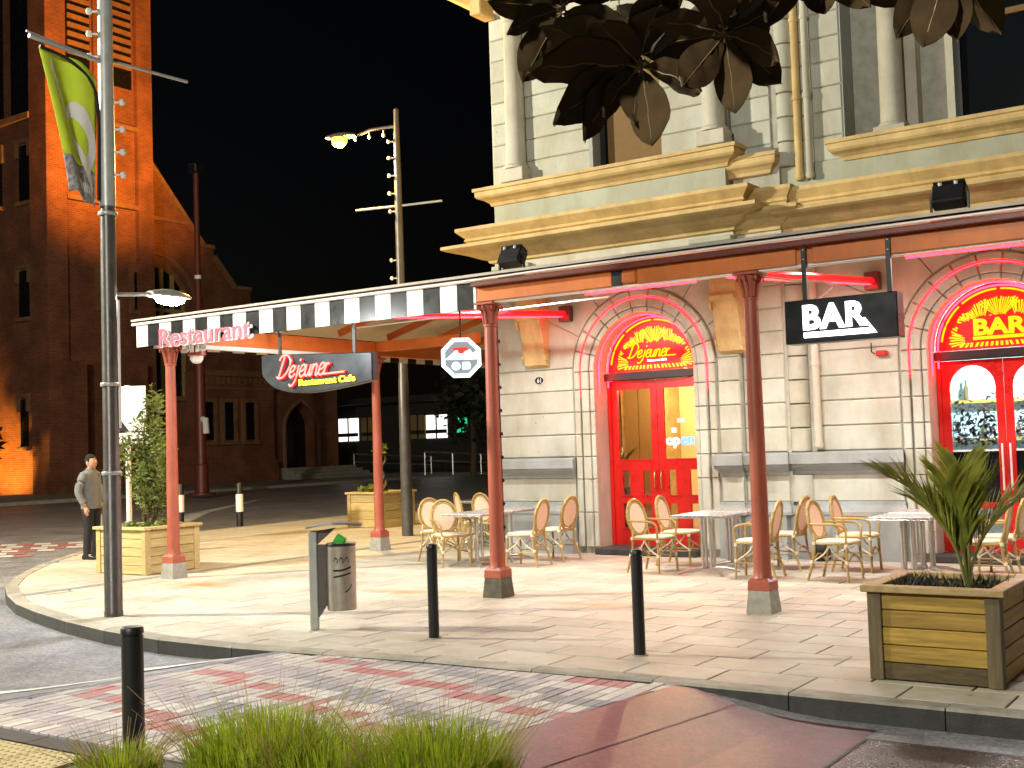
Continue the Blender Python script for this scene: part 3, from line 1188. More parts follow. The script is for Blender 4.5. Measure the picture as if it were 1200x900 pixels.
def arch_bay(x0, x1, c, y, tagname, ztop=4.10):
    """rusticated wall round one arched doorway"""
    w = arch_wall(x0, x1, 0, ztop, c, RIN + .02, y + .03, y + .44).build('wall', JOINT, bld)
    xl, xr = c - ROUT - .03, c + ROUT + .03
    for k in range(4):
        if xl - x0 > .1:
            blocks_row(x0, xl, RZ[k], RZ[k + 1], y, w, [3, 3])
        if x1 - xr > .1:
            blocks_row(xr, x1, RZ[k], RZ[k + 1], y, w, [3, 3])
    # voussoir field above the springing
    angs = [0, 27, 54, 78, 102, 126, 153, 180]
    zb = RZ[4]
    for a0, a1 in zip(angs, angs[1:]):
        A = [p for p in arc(c, SPR, ROUT + .03, R(a0), R(a1), 5)]
        A = [(px, max(pz, zb + GAP)) for px, pz in A]

        def edgept(ang):
            dx, dz = math.cos(R(ang)), math.sin(R(ang))
            t = 1e9
            if dx > 1e-6: t = min(t, (x1 - c) / dx)
            if dx < -1e-6: t = min(t, (x0 - c) / dx)
            if dz > 1e-6: t = min(t, (ztop - SPR) / dz)
            p = (c + dx * t, SPR + dz * t)
            return (p[0], max(p[1], zb + GAP))
        P, Q = edgept(a0), edgept(a1)
        poly = list(A) + [Q]
        cs = []
        for cor in ((x0, ztop), (x1, ztop)):
            ac = math.degrees(math.atan2(cor[1] - SPR, cor[0] - c))
            if a0 + .5 < ac < a1 - .5:
                cs.append(cor)
        poly += cs + [P]
        # shrink for the joint
        cx = sum(p[0] for p in poly) / len(poly)
        cz = sum(p[1] for p in poly) / len(poly)
        poly = [(px + (cx - px) * .014, pz + (cz - pz) * .014) for px, pz in poly]
        MB().prism(poly, y, y + .045, .010).build('stone_block', STONE, w)
    # archivolt: inner roll and outer flat band, cut into voussoirs, then the jamb below
    N_ = 11
    for k in range(N_):
        a0, a1 = PI * k / N_ + .008, PI * (k + 1) / N_ - .008
        for r0, r1, yf in ((RIN, .905, y - .012), (.912, 1.035, y - .045), (1.072, ROUT, y - .030)):
            MB().prism(arc(c, SPR, r0, a0, a1, 5) + arc(c, SPR, r1, a1, a0, 5), yf, y + .05, .010).build('arch_moulding', STONE, w, smooth=False)
    rz = [.10, .62, 1.12] + RZ[:4] + [SPR]
    for s in (-1, 1):
        for z0, z1 in zip(rz, rz[1:]):
            for r0, r1, yf in ((RIN, .905, y - .012), (.912, 1.035, y - .045), (1.072, ROUT, y - .030)):
                a, b_ = sorted((c + s * r0, c + s * r1))
                MB().prism([(a, z0 + .005), (b_, z0 + .005), (b_, z1 - .005), (a, z1 - .005)], yf, y + .05, .010).build('jamb_stone', STONE, w)
    # reveal
    rv = MB()
    prof = [(c + RIN + .01, .0), (c + RIN + .01, SPR)] + arc(c, SPR, RIN + .01, 0, PI, 28)[1:-1] + [(c - RIN - .01, SPR), (c - RIN - .01, .0)]
    for p, q in zip(prof, prof[1:]):
        rv.add([(p[0], y + .002, p[1]), (q[0], y + .002, q[1]), (q[0], y + .46, q[1]), (p[0], y + .46, p[1])], [(0, 1, 2, 3)])
    rv.build('reveal', STONE2, w, smooth=True)
    return w


def plinth(x0, x1, y, joint_at=None):
    """grey plinth, cream dado and grey ledge under the rusticated wall"""
    MB().box(x0 - .001, x1, y - .16, y + .05, 0, .60).build('plinth', GREY, bld)
    prof = [(.16, .60), (.175, .605), (.175, .645), (.12, .67), (.10, .72), (.06, .735), (.055, .775), (0, .78)]
    m = MB()
    m.loft([[(x0 - .001 - o * .5, y - o, z), (x1 + (o * .5), y - o, z), (x1, y + .04, z), (x0, y + .04, z)] for o, z in prof])
    m.build('plinth_moulding', GREY, bld)
    MB().prism([(x0, .785), (x1, .785), (x1, 1.14), (x0, 1.14)], y - .005, y + .04, .006).build('dado_panel', STONE, bld)
    prof = [(0, 1.14), (.03, 1.145), (.04, 1.19), (.14, 1.255), (.155, 1.27), (.155, 1.29), (.19, 1.295), (.19, 1.43), (.10, 1.452), (0, 1.456)]
    m = MB()
    m.loft([[(x0 - o * .35, y - o, z), (x1 + o * .35, y - o, z), (x1, y + .04, z), (x0, y + .04, z)] for o, z in prof])
    m.build('dado_ledge', GREY, bld)


arch_bay(-10.85, -6.72, DOOR_C['bay'], YB, 'bay')
arch_bay(-5.74, -.86, DOOR_C['main'], YM, 'main')
plinth(-10.85, -9.46, YB)
plinth(-7.04, -6.72, YB)
plinth(-6.715, -6.10, YS)
plinth(-6.095, -4.58, YM)
plinth(-2.16, 3.0, YM)
# stepped pilaster between bay and main wall
w2 = MB().box(-6.72, -6.06, YS + .03, 16.0, 0, 4.1).build('wall', JOINT, bld)
for k in range(4):
    blocks_row(-6.715, -6.10, RZ[k], RZ[k + 1], YS, w2, [3])
for k in range(4):
    blocks_row(-6.715, -6.10, 2.82 + k * .32, 3.14 + k * .32, YS, w2, [3])
MB().box(-6.06, -5.70, YM + .04, 16.11, 0, 4.1).build('wall', JOINT, bld)
# rounded corner shaft and downpipes
for k in range(8):
    z0, z1 = 1.46 + k * .33, 1.46 + (k + 1) * .33 - .012
    MB().lathe([(.135, z0), (.15, z0 + .01), (.15, z1 - .01), (.135, z1)], (-5.96, YM + .02, 0), 20).build('round_shaft_stone', STONE, bld, smooth=True)
MB().lathe([(.17, .78), (.17, 1.14)], (-5.96, YM + .02, 0), 20).build('round_shaft_stone', STONE, bld, smooth=True)
# right hand wall beyond the frame
w3 = MB().box(-.86, 3.0, YM + .03, 16.2, 0, 4.1).build('wall', JOINT, bld)
for k in range(8):
    blocks_row(-.86, 3.0, 1.46 + k * .33, 1.79 + k * .33, YM, w3, [.7, 1.1, .9])
# side wall on the side street
w4 = MB().box(-10.85, -10.62, 15.84, 34, 0, 9.3).build('wall', STONE2, bld)
for k in range(7):
    zz = 1.46 + k * .38
    for q in range(14):
        MB().cbox(-10.885, -10.84, 15.86 + q * 1.25, 17.09 + q * 1.25, zz + .006, zz + .374, .012).build('stone_block', STONE, w4)
MB().box(-10.99, -10.84, 15.4, 34, 0, .62).build('plinth', GREY, bld)
MB().box(-11.03, -10.84, 15.4, 34, 1.2, 1.43).build('dado_ledge', GREY, bld)
MB().box(-10.85, -10.62, 15.44, 15.85, 0, 9.3).build('wall', STONE2, bld)

# frieze, cornices, upper floor
MB().box(-10.85, -6.72, YB, YB + .4, 4.105, 4.60).build('frieze', STONE2, bld)
MB().box(-6.718, -6.06, YS, YS + .4, 4.105, 4.60).build('frieze', STONE2, bld)
MB().box(-6.06, 3.0, YM, YM + .4, 4.105, 4.60).build('frieze', STONE2, bld)
for xa, xb in ((-10.80, -10.18), (-7.32, -6.76)):
    MB().cbox(xa, xb, YB - .07, YB + .1, 4.11, 4.46, .008).build('pier_panel', PANELG, bld)
    MB().cbox(xa - .05, xb + .05, YB - .11, YB + .1, 4.462, 4.53, .01).build('pier_cap', PANELG, bld)
CPROF = [(0, 4.585), (.06, 4.60), (.08, 4.64), (.16, 4.66), (.26, 4.70), (.34, 4.745), (.56, 4.785), (.62, 4.81), (.62, 4.86), (.34, 4.89), (.31, 4.93), (.35, 4.95), (.33, 4.99), (.43, 5.08), (.45, 5.10), (.45, 5.15), (.0, 5.17)]


def cornice(x0, x1, y, prof, m, left=True, right=True, dz=0, name='cornice', sc_=1.):
    b = MB()
    rings = []
    for o, z in prof:
        o *= sc_
        xl = x0 - (o if left else 0)
        xr = x1 + (o if right else 0)
        rings.append([(xl, y - o, z + dz), (xr, y - o, z + dz), (xr, y + .38, z + dz), (xl, y + .38, z + dz)])
    return b.loft(rings).build(name, m, bld)


cornice(-10.85, -6.74, YB, CPROF, OCHRE)
cornice(-6.735, -6.10, YS, CPROF, OCHRE, left=False, right=True, dz=-.05, sc_=.7)
cornice(-6.06, 3.0, YM, CPROF, OCHRE, left=False, dz=-.09, sc_=.8)
# blocking course and sill band of the upper floor
MB().box(-10.80, -6.79, YB - .03, YB + .38, 5.165, 5.53).build('parapet_panel', PANELG, bld)
MB().box(-6.735, 3.0, YM - .02, YM + .39, 5.08, 5.42).build('parapet_panel', PANELG, bld)
for x in (-10.78, -10.84):
    pass
SPROF = [(.0, 5.50), (.06, 5.515), (.08, 5.56), (.14, 5.60), (.22, 5.63), (.25, 5.66), (.25, 5.73), (.28, 5.74), (.28, 5.79), (0, 5.81)]
cornice(-10.78, -6.80, YB, SPROF, OCHRE, name='sill_moulding')
cornice(-6.795, -6.20, YS, SPROF, OCHRE, left=False, dz=-.16, sc_=.6, name='sill_moulding')
cornice(-5.12, 3.0, YM, SPROF, OCHRE, dz=-.14, sc_=.85, name='sill_moulding')
# upper bay wall with window
wx0, wx1, wz0, wz1 = -9.0, -7.80, 5.83, 8.2
uw = MB()
uw.box(-10.82, wx0, YB + .03, YB + .40, 5.78, 8.72)
uw.box(wx1, -6.76, YB + .03, YB + .40, 5.78, 8.72)
uw.box(wx0, wx1, YB + .03, YB + .40, wz1, 8.72)
uw = uw.build('upper_wall', JOINT, bld)
k = 0
z = 5.80
while z < 8.6:
    blocks_row(-10.82, wx0, z, z + .345, YB, uw, [.36, 3] if k % 2 else [.30, 3])
    blocks_row(wx1, -6.76, z, z + .345, YB, uw, [3])
    if z >= wz1 - .05:
        blocks_row(wx0, wx1, z, z + .345, YB, uw, [.6, .6])
    z += .345
    k += 1
MB().box(wx0 - .02, wx0 + .04, YB + .002, YB + .40, wz0, wz1).build('window_reveal', GREY, bld)
wd = MB().box(wx0 + .04, wx1, YB + .30, YB + .33, wz0, wz1).build('window', DARKGL, bld)
MB().box(wx0 + .16, wx1 - .02, YB + .27, YB + .285, wz0 + .02, wz1 - .2).build('blind', BLIND, wd)
MB().box(wx0 + .04, wx0 + .13, YB + .24, YB + .30, wz0, wz1).build('window_frame', BLACKP, wd)
MB().box(wx0 + .13, wx1, YB + .24, YB + .30, wz0, wz0 + .06).build('window_frame', BLACKP, wd)
MB().box(-10.4, -6.8, YB + .41, YB + .45, 5.5, 8.7).build('upper_back_wall', STONE2, bld)
for cx_ in (-10.30, -6.90):
    b = MB().cbox(cx_ - .22, cx_ + .22, YB - .27, YB + .02, 5.81, 6.02, .012)
    b.build('column_pedestal', STONE2, bld)
    MB().lathe([(.21, 6.02), (.21, 6.06), (.17, 6.09), (.165, 6.12), (.16, 6.2), (.155, 7.2), (.14, 8.36), (.155, 8.37), (.155, 8.41), (.145, 8.42), (.19, 8.50), (.20, 8.53)], (cx_, YB - .10, 0), 20).build('upper_column', STONE2, bld, smooth=True)
    MB().cbox(cx_ - .22, cx_ + .22, YB - .30, YB + .02, 8.53, 8.63, .01).build('column_cap', STONE2, bld)
UPROF = [(0, 8.63), (.12, 8.68), (.2, 8.8), (.55, 8.95), (.6, 8.97), (.6, 9.08), (.4, 9.12), (.45, 9.25), (0, 9.3)]
cornice(-10.82, -6.76, YB, UPROF, OCHRE, name='upper_cornice')
cornice(-6.755, 3.0, YM, UPROF, OCHRE, left=False, name='upper_cornice', sc_=.8)
for q in range(5):
    xx = -10.9 + q * .95
    MB().cbox(xx, xx + .22, YB - .42, YB - .002, 8.55, 8.80, .02).build('cornice_bracket', OCHRE, bld)
# upper step, round shaft, main upper wall
us = MB().box(-6.755, -6.06, YS + .03, 16.0, 5.0, 8.7).build('upper_wall', JOINT, bld)
z = 5.42
while z < 8.5:
    blocks_row(-6.75, -6.14, z, z + .345, YS, us, [3])
    MB().lathe([(.135, z + .006), (.15, z + .016), (.15, z + .33), (.135, z + .339)], (-5.97, YM + .02, 0), 20).build('round_shaft_stone', STONE, bld, smooth=True)
    z += .345
ox0 = -5.16
um = MB()
um.box(-6.05, ox0, YM + .03, YM + .5, 5.0, 8.75)
um.box(ox0, 3.0, YM + .03, YM + .5, 8.3, 8.75)
um.box(ox0, 3.0, YM + .46, YM + .5, 5.3, 8.3)
um = um.build('upper_wall', JOINT, bld)
z = 5.42
while z < 8.6:
    blocks_row(-5.80, ox0, z, z + .345, YM, um, [3])
    z += .345
MB().box(ox0 - .001, ox0 + .015, YM + .01, YM + .46, 5.5, 8.3).build('window_reveal', GREY, bld)
for cx_ in (-4.52, -1.2):
    MB().cbox(cx_ - .21, cx_ + .21, YM - .12, YM + .3, 5.66, 5.74, .01).build('column_pedestal', STONE2, bld)
    MB().lathe([(.20, 5.74), (.20, 5.78), (.17, 5.80), (.16, 5.85), (.155, 7.0), (.14, 8.1), (.19, 8.2), (.19, 8.3)], (cx_, YM + .10, 0), 20).build('upper_column', STONE2, bld, smooth=True)
for xa, xb, d in ((-4.42, -4.22, .22), (-3.86, -3.76, .30), (-1.7, -1.6, .30)):
    MB().box(xa, xb, YM + d, YM + .455, 5.66, 8.3).build('window_pilaster', STONE2, bld)
wn_ = MB().box(-3.76, -1.70, YM + .40, YM + .43, 5.66, 7.9).build('window', DARKGL, bld)
MB().box(-3.76, -3.68, YM + .34, YM + .40, 5.66, 7.9).build('window_frame', BLACKP, wn_)
MB().box(-3.68, -1.70, YM + .34, YM + .40, 7.02, 7.10).build('window_frame', BLIND, wn_)
MB().box(-2.75, -2.69, YM + .34, YM + .40, 5.7, 7.02).build('window_frame', BLACKP, wn_)
MB().box(-2.75, -2.69, YM + .34, YM + .40, 7.10, 7.9).build('window_frame', BLACKP, wn_)
# roof slab so the building is closed
MB().box(-10.8, 3.0, 16.1, 34, 9.0, 9.3).build('roof', CHROOF, bld)
MB().box(-10.75, 2.9, YB + .3, YB + .6, 9.3, 10.1).build('parapet', STONE2, bld)
MB().box(2.9, 3.0, 16.2, 34, 0, 9.0).build('wall', STONE2, bld)

# scrolled consoles below the cornice
def console(x0, x1, y, zt, zb, depth):
    prof = [(0, zt), (depth, zt), (depth, zt - .10), (depth * .86, zt - .13), (depth * .9, zt - .26), (depth * .8, zt - .38), (depth * .98, zt - .42), (depth * .98, zt - .46), (depth * .72, zt - .5),
            (depth * .66, zt - .66), (depth * .5, zt - .82), (depth * .55, zt - .9), (depth * .5, zt - .95), (depth * .3, zb + .04), (.0, zb)]
    b = MB()
    n_ = len(prof)
    b.loft([[(x0, y - o, z) for o, z in prof], [(x0 + .015, y - o - .012, z) for o, z in prof], [(x1 - .015, y - o - .012, z) for o, z in prof], [(x1, y - o, z) for o, z in prof]])
    c = b.build('console_bracket', OCHRE, bld)
    for zc, rr in ((zt - .52, .10), (zb + .16, .06)):
        for xs_ in (x0 - .02, x1 - .005):
            t = MB().lathe([(rr, 0), (rr, .025)], n=16)
            t.xf(Matrix.Translation((xs_, y - depth * (.62 if rr > .08 else .3), zc)) @ Matrix.Rotation(PI / 2, 4, 'Y'))
            t.build('scroll', OCHRE, c)


console(-10.26, -9.86, YB, 4.08, 2.86, .34)
console(-6.98, -6.60, YB - .001, 4.08, 2.86, .34)

# downpipes
def pipe(x, y, z0, z1, r, m, label, name='downpipe'):
    t = thing(name, label, 'drainpipe', (x, y, z0))
    MB().tube([(x, y, z0), (x, y, z1)], r, 12).build('pipe', m, t, smooth=True)
    z = z0 + .02
    while z < z1:
        MB().tube([(x, y, z), (x, y, z + .06)], r + .012, 12).build('collar', m, t, smooth=True)
        z += 1.1
    return t


pipe(-5.66, YM - .12, 1.50, 4.38, .055, STONE2, 'cream downpipe clipped to the wall under the main cornice')
pipe(-5.62, YM - .09, 5.2, 8.5, .05, STONE2, 'cream downpipe on the upper storey above the main cornice')
pipe(-5.78, YM - .06, 5.2, 8.5, .055, OCHRE, 'ochre yellow downpipe on the upper storey next to the cream one')

# ------------------------------------------------------------------ doors and fanlights
def fanlight(c, y, word, script):
    """backlit red and yellow sunburst over a door"""
    z0 = SPR - .02
    f = MB().prism([(c - RIN, z0)] + [(c + RIN, z0)] + arc(c, SPR, RIN, 0, PI, 32), y, y + .03).build('fanlight', FAN_R, bld)
    # yellow outer arc
    b = MB()
    for a0, a1 in ((12, 50), (54, 88), (92, 128), (132, 172)):
        b.tube([(p[0], y - .015, p[1]) for p in arc(c, SPR, .745, R(a0), R(a1), 8)], .013, 6)
    b.build('lit_tube', FAN_Y, f, smooth=True)

    def inside(px, pz):
        return ((px - c) / .50) ** 2 + ((pz - (SPR + .235)) / .150) ** 2 < 1
    # palm-like fans of rays round the plaque
    fans = [(-.34, .10, 88, 205, .10, .38, 15), (-.22, .27, 72, 168, .10, .40, 15), (.0, .36, 38, 142, .06, .34, 17), (.22, .27, 12, 108, .10, .40, 15), (.34, .10, -25, 92, .10, .38, 15),
            (-.02, .06, 60, 120, .26, .38, 9)]
    for (ox, oz, a0, a1, r0, r1, n_) in fans:
        for q in range(n_):
            a = R(a0 + (a1 - a0) * (q + .5) / n_)
            w = R(a1 - a0) / n_ * .33
            rs = [r0 + (r1 - r0) * k / 8 for k in range(9)]
            ok = [rr for rr in rs if (ox + rr * math.cos(a)) ** 2 + (oz + rr * math.sin(a)) ** 2 < .665 ** 2 and oz + rr * math.sin(a) > .02
                  and ((ox + rr * math.cos(a)) / .52) ** 2 + ((oz + rr * math.sin(a) - .235) / .165) ** 2 > 1]
            if len(ok) < 3:
                continue
            ra, rb = ok[0] + random.uniform(0, .02), ok[-1] - random.uniform(0, .03)
            bend = random.uniform(-.05, .05)
            pa = [(c + ox + rr * math.cos(a + da), SPR + oz + rr * math.sin(a + da)) for rr, da in ((ra, -w * .75), ((ra + rb) / 2, -w + bend), (rb, -w * .8), (rb, w * .8), ((ra + rb) / 2, w + bend), (ra, w * .75))]
            MB().prism(pa, y - .006 - random.uniform(0, .003), y + .002).build('glass_ray', FAN_Y, f)
    for q in range(17):
        x = c - .52 + q * .064
        sl = (q - 8) * .005 + random.uniform(-.012, .012)
        MB().prism([(x, SPR + .012), (x + .034, SPR + .012), (x + .030 - sl, SPR + .066), (x - sl, SPR + .07)], y - .0065, y + .002).build('glass_ray', FAN_Y, f)
    pl = MB().prism([(c + .49 * math.cos(2 * PI * q / 28), SPR + .235 + .140 * math.sin(2 * PI * q / 28)) for q in range(28)], y - .012, y).build('plaque', FAN_R if not script else FAN_D, f)
    if script:
        script_mesh('lettering', 'Dejeuner', face_m((c - .43, y - .02, SPR + .185)), FAN_Y, pl, .225, .011, tail=.45)
        text('lettering', 'Restaurant Cafe', .05, SIGNW, face_m((c + .05, y - .014, SPR + .135)), pl, .002, .0)
    else:
        text('lettering', 'BAR', .3, FAN_Y, face_m((c, y - .016, SPR + .265)), pl, .004, .012, width=.66, height=.22)
        MB().box(c - .34, c + .36, y - .02, y - .012, SPR + .10, SPR + .142).build('underline', FAN_Y, pl)
    # red neon round the opening
    b = MB().tube([(c + .785, y - .05, SPR - .25)] + [(p[0], y - .05, p[1]) for p in arc(c, SPR, .785, 0, PI, 28)] + [(c - .785, y - .05, SPR - .25)], .014, 8)
    b.build('neon_tube', NEON_R, f, smooth=True)
    b = MB().tube([(c + .80, y - .30, SPR - .35)] + [(p[0], y - .30, p[1]) for p in arc(c, SPR, .80, 0, PI, 28)] + [(c - .80, y - .30, SPR - .35)], .012, 8)
    b.build('neon_tube', NEON_R, f, smooth=True)
    b = MB().tube([(c + 1.0535, y - .402, SPR - .32)] + [(p[0], y - .402, p[1]) for p in arc(c, SPR, 1.0535, 0, PI, 30)] + [(c - 1.0535, y - .402, SPR - .32)], .006, 6)
    b.build('added_glow_rope', NEON_R, f, smooth=True)  # added thin tube hidden in the groove to tint the moulding pink
    MB().cbox(c - RIN, c + RIN, y - .10, y + .06, SPR - .15, SPR - .03, .01).build('transom_bar', BLACKP, f)
    return f


def dejeuner_door(c, y):
    z0, z1 = .10, SPR - .152
    d = bpy.data.objects.new('door', None)
    COL.objects.link(d)
    d.parent = bld
    d.matrix_parent_inverse = wmat(bld).inverted()
    MB().box(c - RIN, c - RIN + .05, y - .03, y + .05, z0, z1).build('door_frame', REDP, d)
    MB().box(c + RIN - .05, c + RIN, y - .03, y + .05, z0, z1).build('door_frame', REDP, d)
    for s in (-1, 1):
        xi, xo = sorted((c + s * .004, c + s * (RIN - .052)))
        # leaf built of stiles and rails round its panes
        rails = [(z0 + .005, .36), (.73, .86), (1.23, 1.40), (2.46, z1)]
        st = .105
        leaf = MB()
        leaf.box(xi, xi + st, y, y + .045, z0 + .005, z1 - .002)
        leaf.box(xo - st, xo, y, y + .045, z0 + .005, z1 - .002)
        for a, b_ in rails:
            leaf.box(xi + st, xo - st, y + .001, y + .044, a, b_ - .002)
        mx_ = (xi + xo) / 2
        for a, b_ in ((.36, .73), (.86, 1.23)):
            leaf.box(mx_ - .07, mx_ + .07, y + .002, y + .043, a, b_)
            for xa, xb in ((xi + st, xi + st + .045), (mx_ - .115, mx_ - .07), (mx_ + .07, mx_ + .115), (xo - st - .045, xo - st)):
                leaf.box(xa, xb, y + .003, y + .042, a, b_)
        lf = leaf.build('door_leaf', REDP, d)
        for a, b_ in ((.36, .73), (.86, 1.23)):
            for xa, xb in ((xi + st + .045, mx_ - .115), (mx_ + .115, xo - st - .045)):
                MB().box(xa, xb, y + .02, y + .026, a, b_).build('pane', GLASS, lf)
                MB().box(xa - .02, xb + .02, y - .012, y, a - .018, a - .002).build('glazing_bead', REDP, lf)
                MB().box(xa - .02, xb + .02, y - .010, y, b_ + .002, b_ + .016).build('glazing_bead', REDP, lf)
        MB().box(xi + st, xo - st, y + .02, y + .026, 1.40, 2.46).build('pane', GLASS, lf)
        MB().box(xi + st, xo - st, y - .01, y, 1.382, 1.398).build('glazing_bead', REDP, lf)
        hx = c + s * .055
        MB().tube(catmull([(hx, y - .01, .93), (hx, y - .05, .97), (hx, y - .06, 1.08), (hx, y - .05, 1.19), (hx, y - .01, 1.23)], 3), .012, 8).build('handle', BRASS, lf, smooth=True)
        k = MB().lathe([(.03, 0), (.028, .02), (.018, .04)], n=12)
        k.xf(Matrix.Translation((c + s * .06, y, .80)) @ Matrix.Rotation(PI / 2, 4, 'X'))
        if s > 0:
            k.build('door_knob', BRASS, lf, smooth=True)
    MB().cbox(c - RIN, c + RIN, YB - .16, y + .3, .0, .095, .01).build('door_step', KERBM, d)
    return d


FILM = mat('grey_frosted_film', (.10, .13, .15), .8, var=.5, scale=14, bump=0)


def bar_door(c, y):
    z0, z1 = .10, SPR - .152
    d = bpy.data.objects.new('door', None)
    COL.objects.link(d)
    d.parent = bld
    d.matrix_parent_inverse = wmat(bld).inverted()
    MB().box(c - RIN, c - RIN + .05, y - .03, y + .05, z0, z1).build('door_frame', REDP, d)
    MB().box(c + RIN - .05, c + RIN, y - .03, y + .05, z0, z1).build('door_frame', REDP, d)
    for s in (-1, 1):
        xi, xo = sorted((c + s * .004, c + s * (RIN - .052)))
        st = .10
        pw = (xo - xi - 2 * st) / 2
        px = (xi + xo) / 2
        leaf = MB()
        leaf.box(xi, xi + st, y, y + .045, z0, z1 - .002)
        leaf.box(xo - st, xo, y, y + .045, z0, z1 - .002)
        leaf.box(xi + st, xo - st, y + .001, y + .044, z0, .28)
        leaf.box(xi + st, xo - st, y + .001, y + .044, .66, .74)
        # arched head over the upper pane
        A = arc(px, 2.24, pw, 0, PI, 14)
        for p, q in zip(A, A[1:]):
            leaf.prism([p, (p[0], z1 - .003), (q[0], z1 - .003), q], y + .001, y + .044)
        A = arc(px, .66, pw, PI, 2 * PI, 10)
        lf = leaf.build('door_leaf', REDP, d)
        MB().prism([(px - pw, 1.42), (px + pw, 1.42)] + arc(px, 2.24, pw, 0, PI, 14), y + .02, y + .026).build('pane', GLASS, lf)
        MB().box(px - pw, px + pw, y + .022, y + .028, .74, 1.40).build('dark_panel', DARKGL, lf)
        MB().box(px - pw, px + pw, y + .012, y + .040, 1.40, 1.425).build('glazing_bar', WHITE, lf)
        MB().box(px - pw, px + pw, y + .02, y + .026, .28, .66).build('pane', GLASS, lf)
        # lace-like frosted film on the glass
        fl = MB()
        for q in range(330):
            a, z = random.uniform(px - pw + .02, px + pw - .02), random.triangular(1.46, 2.15, 1.5)
            r_ = random.uniform(.012, .03)
            t = random.uniform(0, PI)
            fl.add([(a + r_ * 1.6 * math.cos(t), y + .017, z + r_ * 1.6 * math.sin(t)), (a - r_ * .6 * math.sin(t), y + .017, z + r_ * .6 * math.cos(t)),
                    (a - r_ * 1.6 * math.cos(t), y + .017, z - r_ * 1.6 * math.sin(t)), (a + r_ * .6 * math.sin(t), y + .017, z - r_ * .6 * math.cos(t))], [(0, 1, 2, 3)])
        struct(fl.build('leaf_pattern_film', FILM, lf, fix=False), 'stuff')
        MB().tube([(c + s * .05, y - .05, .9), (c + s * .05, y - .05, 1.5)], .013, 8).build('handle', WHITE, lf, smooth=True)
    MB().cbox(c - RIN, c + RIN, YM - .16, y + .3, .0, .095, .01).build('door_step', KERBM, d)


fanlight(DOOR_C['bay'], YB + .40, 'Dejeuner', True)
fanlight(DOOR_C['main'], YM + .40, 'BAR', False)
dejeuner_door(DOOR_C['bay'], YB + .42)
bar_door(DOOR_C['main'], YM + .42)

# interiors behind the glass
def room(x0, x1, y0, y1, z1, wall, floor, name):
    b = MB()
    b.add([(x0, y0, 0.09), (x1, y0, 0.09), (x1, y1, .09), (x0, y1, .09)], [(0, 1, 2, 3)])
    fl = b.build('interior_floor', floor, bld)
    b = MB()
    b.add([(x0, y0, .09), (x0, y1, .09), (x0, y1, z1), (x0, y0, z1)], [(0, 1, 2, 3)])
    b.add([(x1, y0, .09), (x1, y1, .09), (x1, y1, z1), (x1, y0, z1)], [(0, 3, 2, 1)])
    b.add([(x0, y1, .09), (x1, y1, .09), (x1, y1, z1), (x0, y1, z1)], [(0, 1, 2, 3)])
    b.add([(x0, y0, z1), (x1, y0, z1), (x1, y1, z1), (x0, y1, z1)], [(0, 1, 2, 3)])
    b.build('interior_wall', wall, bld)


room(-10.5, -6.3, 15.88, 19.2, 3.9, INT_WALL, INT_FLOOR, 'restaurant')
room(-6.2, 0.5, 16.12, 19.6, 3.9, INT_BAR, INT_FLOOR, 'bar')


def pendant(x, y, z, energy, col, label):
    t = thing('pendant_lamp', label, 'lamp', (x, y, z))
    MB().tube([(x, y, z + .2), (x, y, 3.9)], .006, 6).build('cord', BLACKP, t)
    MB().lathe([(.03, .22), (.06, .2), (.17, .02), (.165, .02), (.05, .19)], (x, y, z), 20, cap=False).build('lamp_shade', BRASS, t, smooth=True)
    MB().lathe([(.005, .14), (.04, .10), (.05, .06), (.04, .02), (.005, .0)], (x, y, z), 14).build('bulb', TUBEW, t, smooth=True)
    lamp('lamp_light', 'POINT', (x, y, z - .05), energy, col, t, .05)


pendant(-8.6, 17.6, 2.75, 120, (1, .72, .34), 'brass pendant lamp hanging inside the restaurant behind the glazed red door')
pendant(-3.6, 18.0, 2.9, 190, (.72, .94, 1), 'cool white pendant lamp hanging inside the bar')
# tall dark shelf and a leafy pot inside the restaurant door
t = thing('potted_plant', 'small leafy potted plant standing inside the restaurant door', 'plant', (-9.2, 16.35, .09))
MB().lathe([(.12, 0), (.16, .3), (.15, .3)], (-9.2, 16.35, .95), 14).build('pot', CONC, t, smooth=True)
MB().box(-9.4, -9.0, 16.15, 16.55, .09, .95).build('stand', BLACKP, t)
b = MB()
for q in range(16):
    a = 2 * PI * q / 16
    l = random.uniform(.25, .42)
    p = [(-9.2, 16.35, 1.24), (-9.2 + .12 * math.cos(a), 16.35 + .12 * math.sin(a), 1.24 + l * .6), (-9.2 + l * .8 * math.cos(a), 16.35 + l * .8 * math.sin(a), 1.24 + l)]
    b.tube(catmull(p, 4), [.014, .02, .02, .022, .022, .02, .014, .008, .002], 4)
b.build('foliage', SHRUB, t)
t = thing('cupboard', 'tall pale cupboard with a dark doorway beside it inside the restaurant', 'cupboard', (-9.9, 18.4, .09))
MB().cbox(-10.2, -9.5, 18.2, 19.1, .09, 2.9, .01).build('carcass', WOODP, t)
MB().box(-10.12, -9.86, 18.18, 18.2, .2, 2.8).build('cupboard_door', BLIND, t)
MB().box(-9.84, -9.58, 18.18, 18.2, .2, 2.8).build('cupboard_door', BLIND, t)
t = thing('counter', 'dark bar counter with a teal front inside the bar', 'counter', (-3.3, 18.4, .09))
MB().cbox(-5.2, -1.2, 18.2, 18.8, .09, 1.15, .01).build('front', INT_BAR, t)
MB().cbox(-5.25, -1.15, 18.12, 18.85, 1.152, 1.20, .01).build('top', WOODZ, t)
MB().box(-5.0, -1.4, 19.35, 19.55, 1.5, 1.55).build('shelf', WOODX, t)
MB().box(-5.0, -1.4, 19.35, 19.55, 2.1, 2.15).build('shelf', WOODX, t)
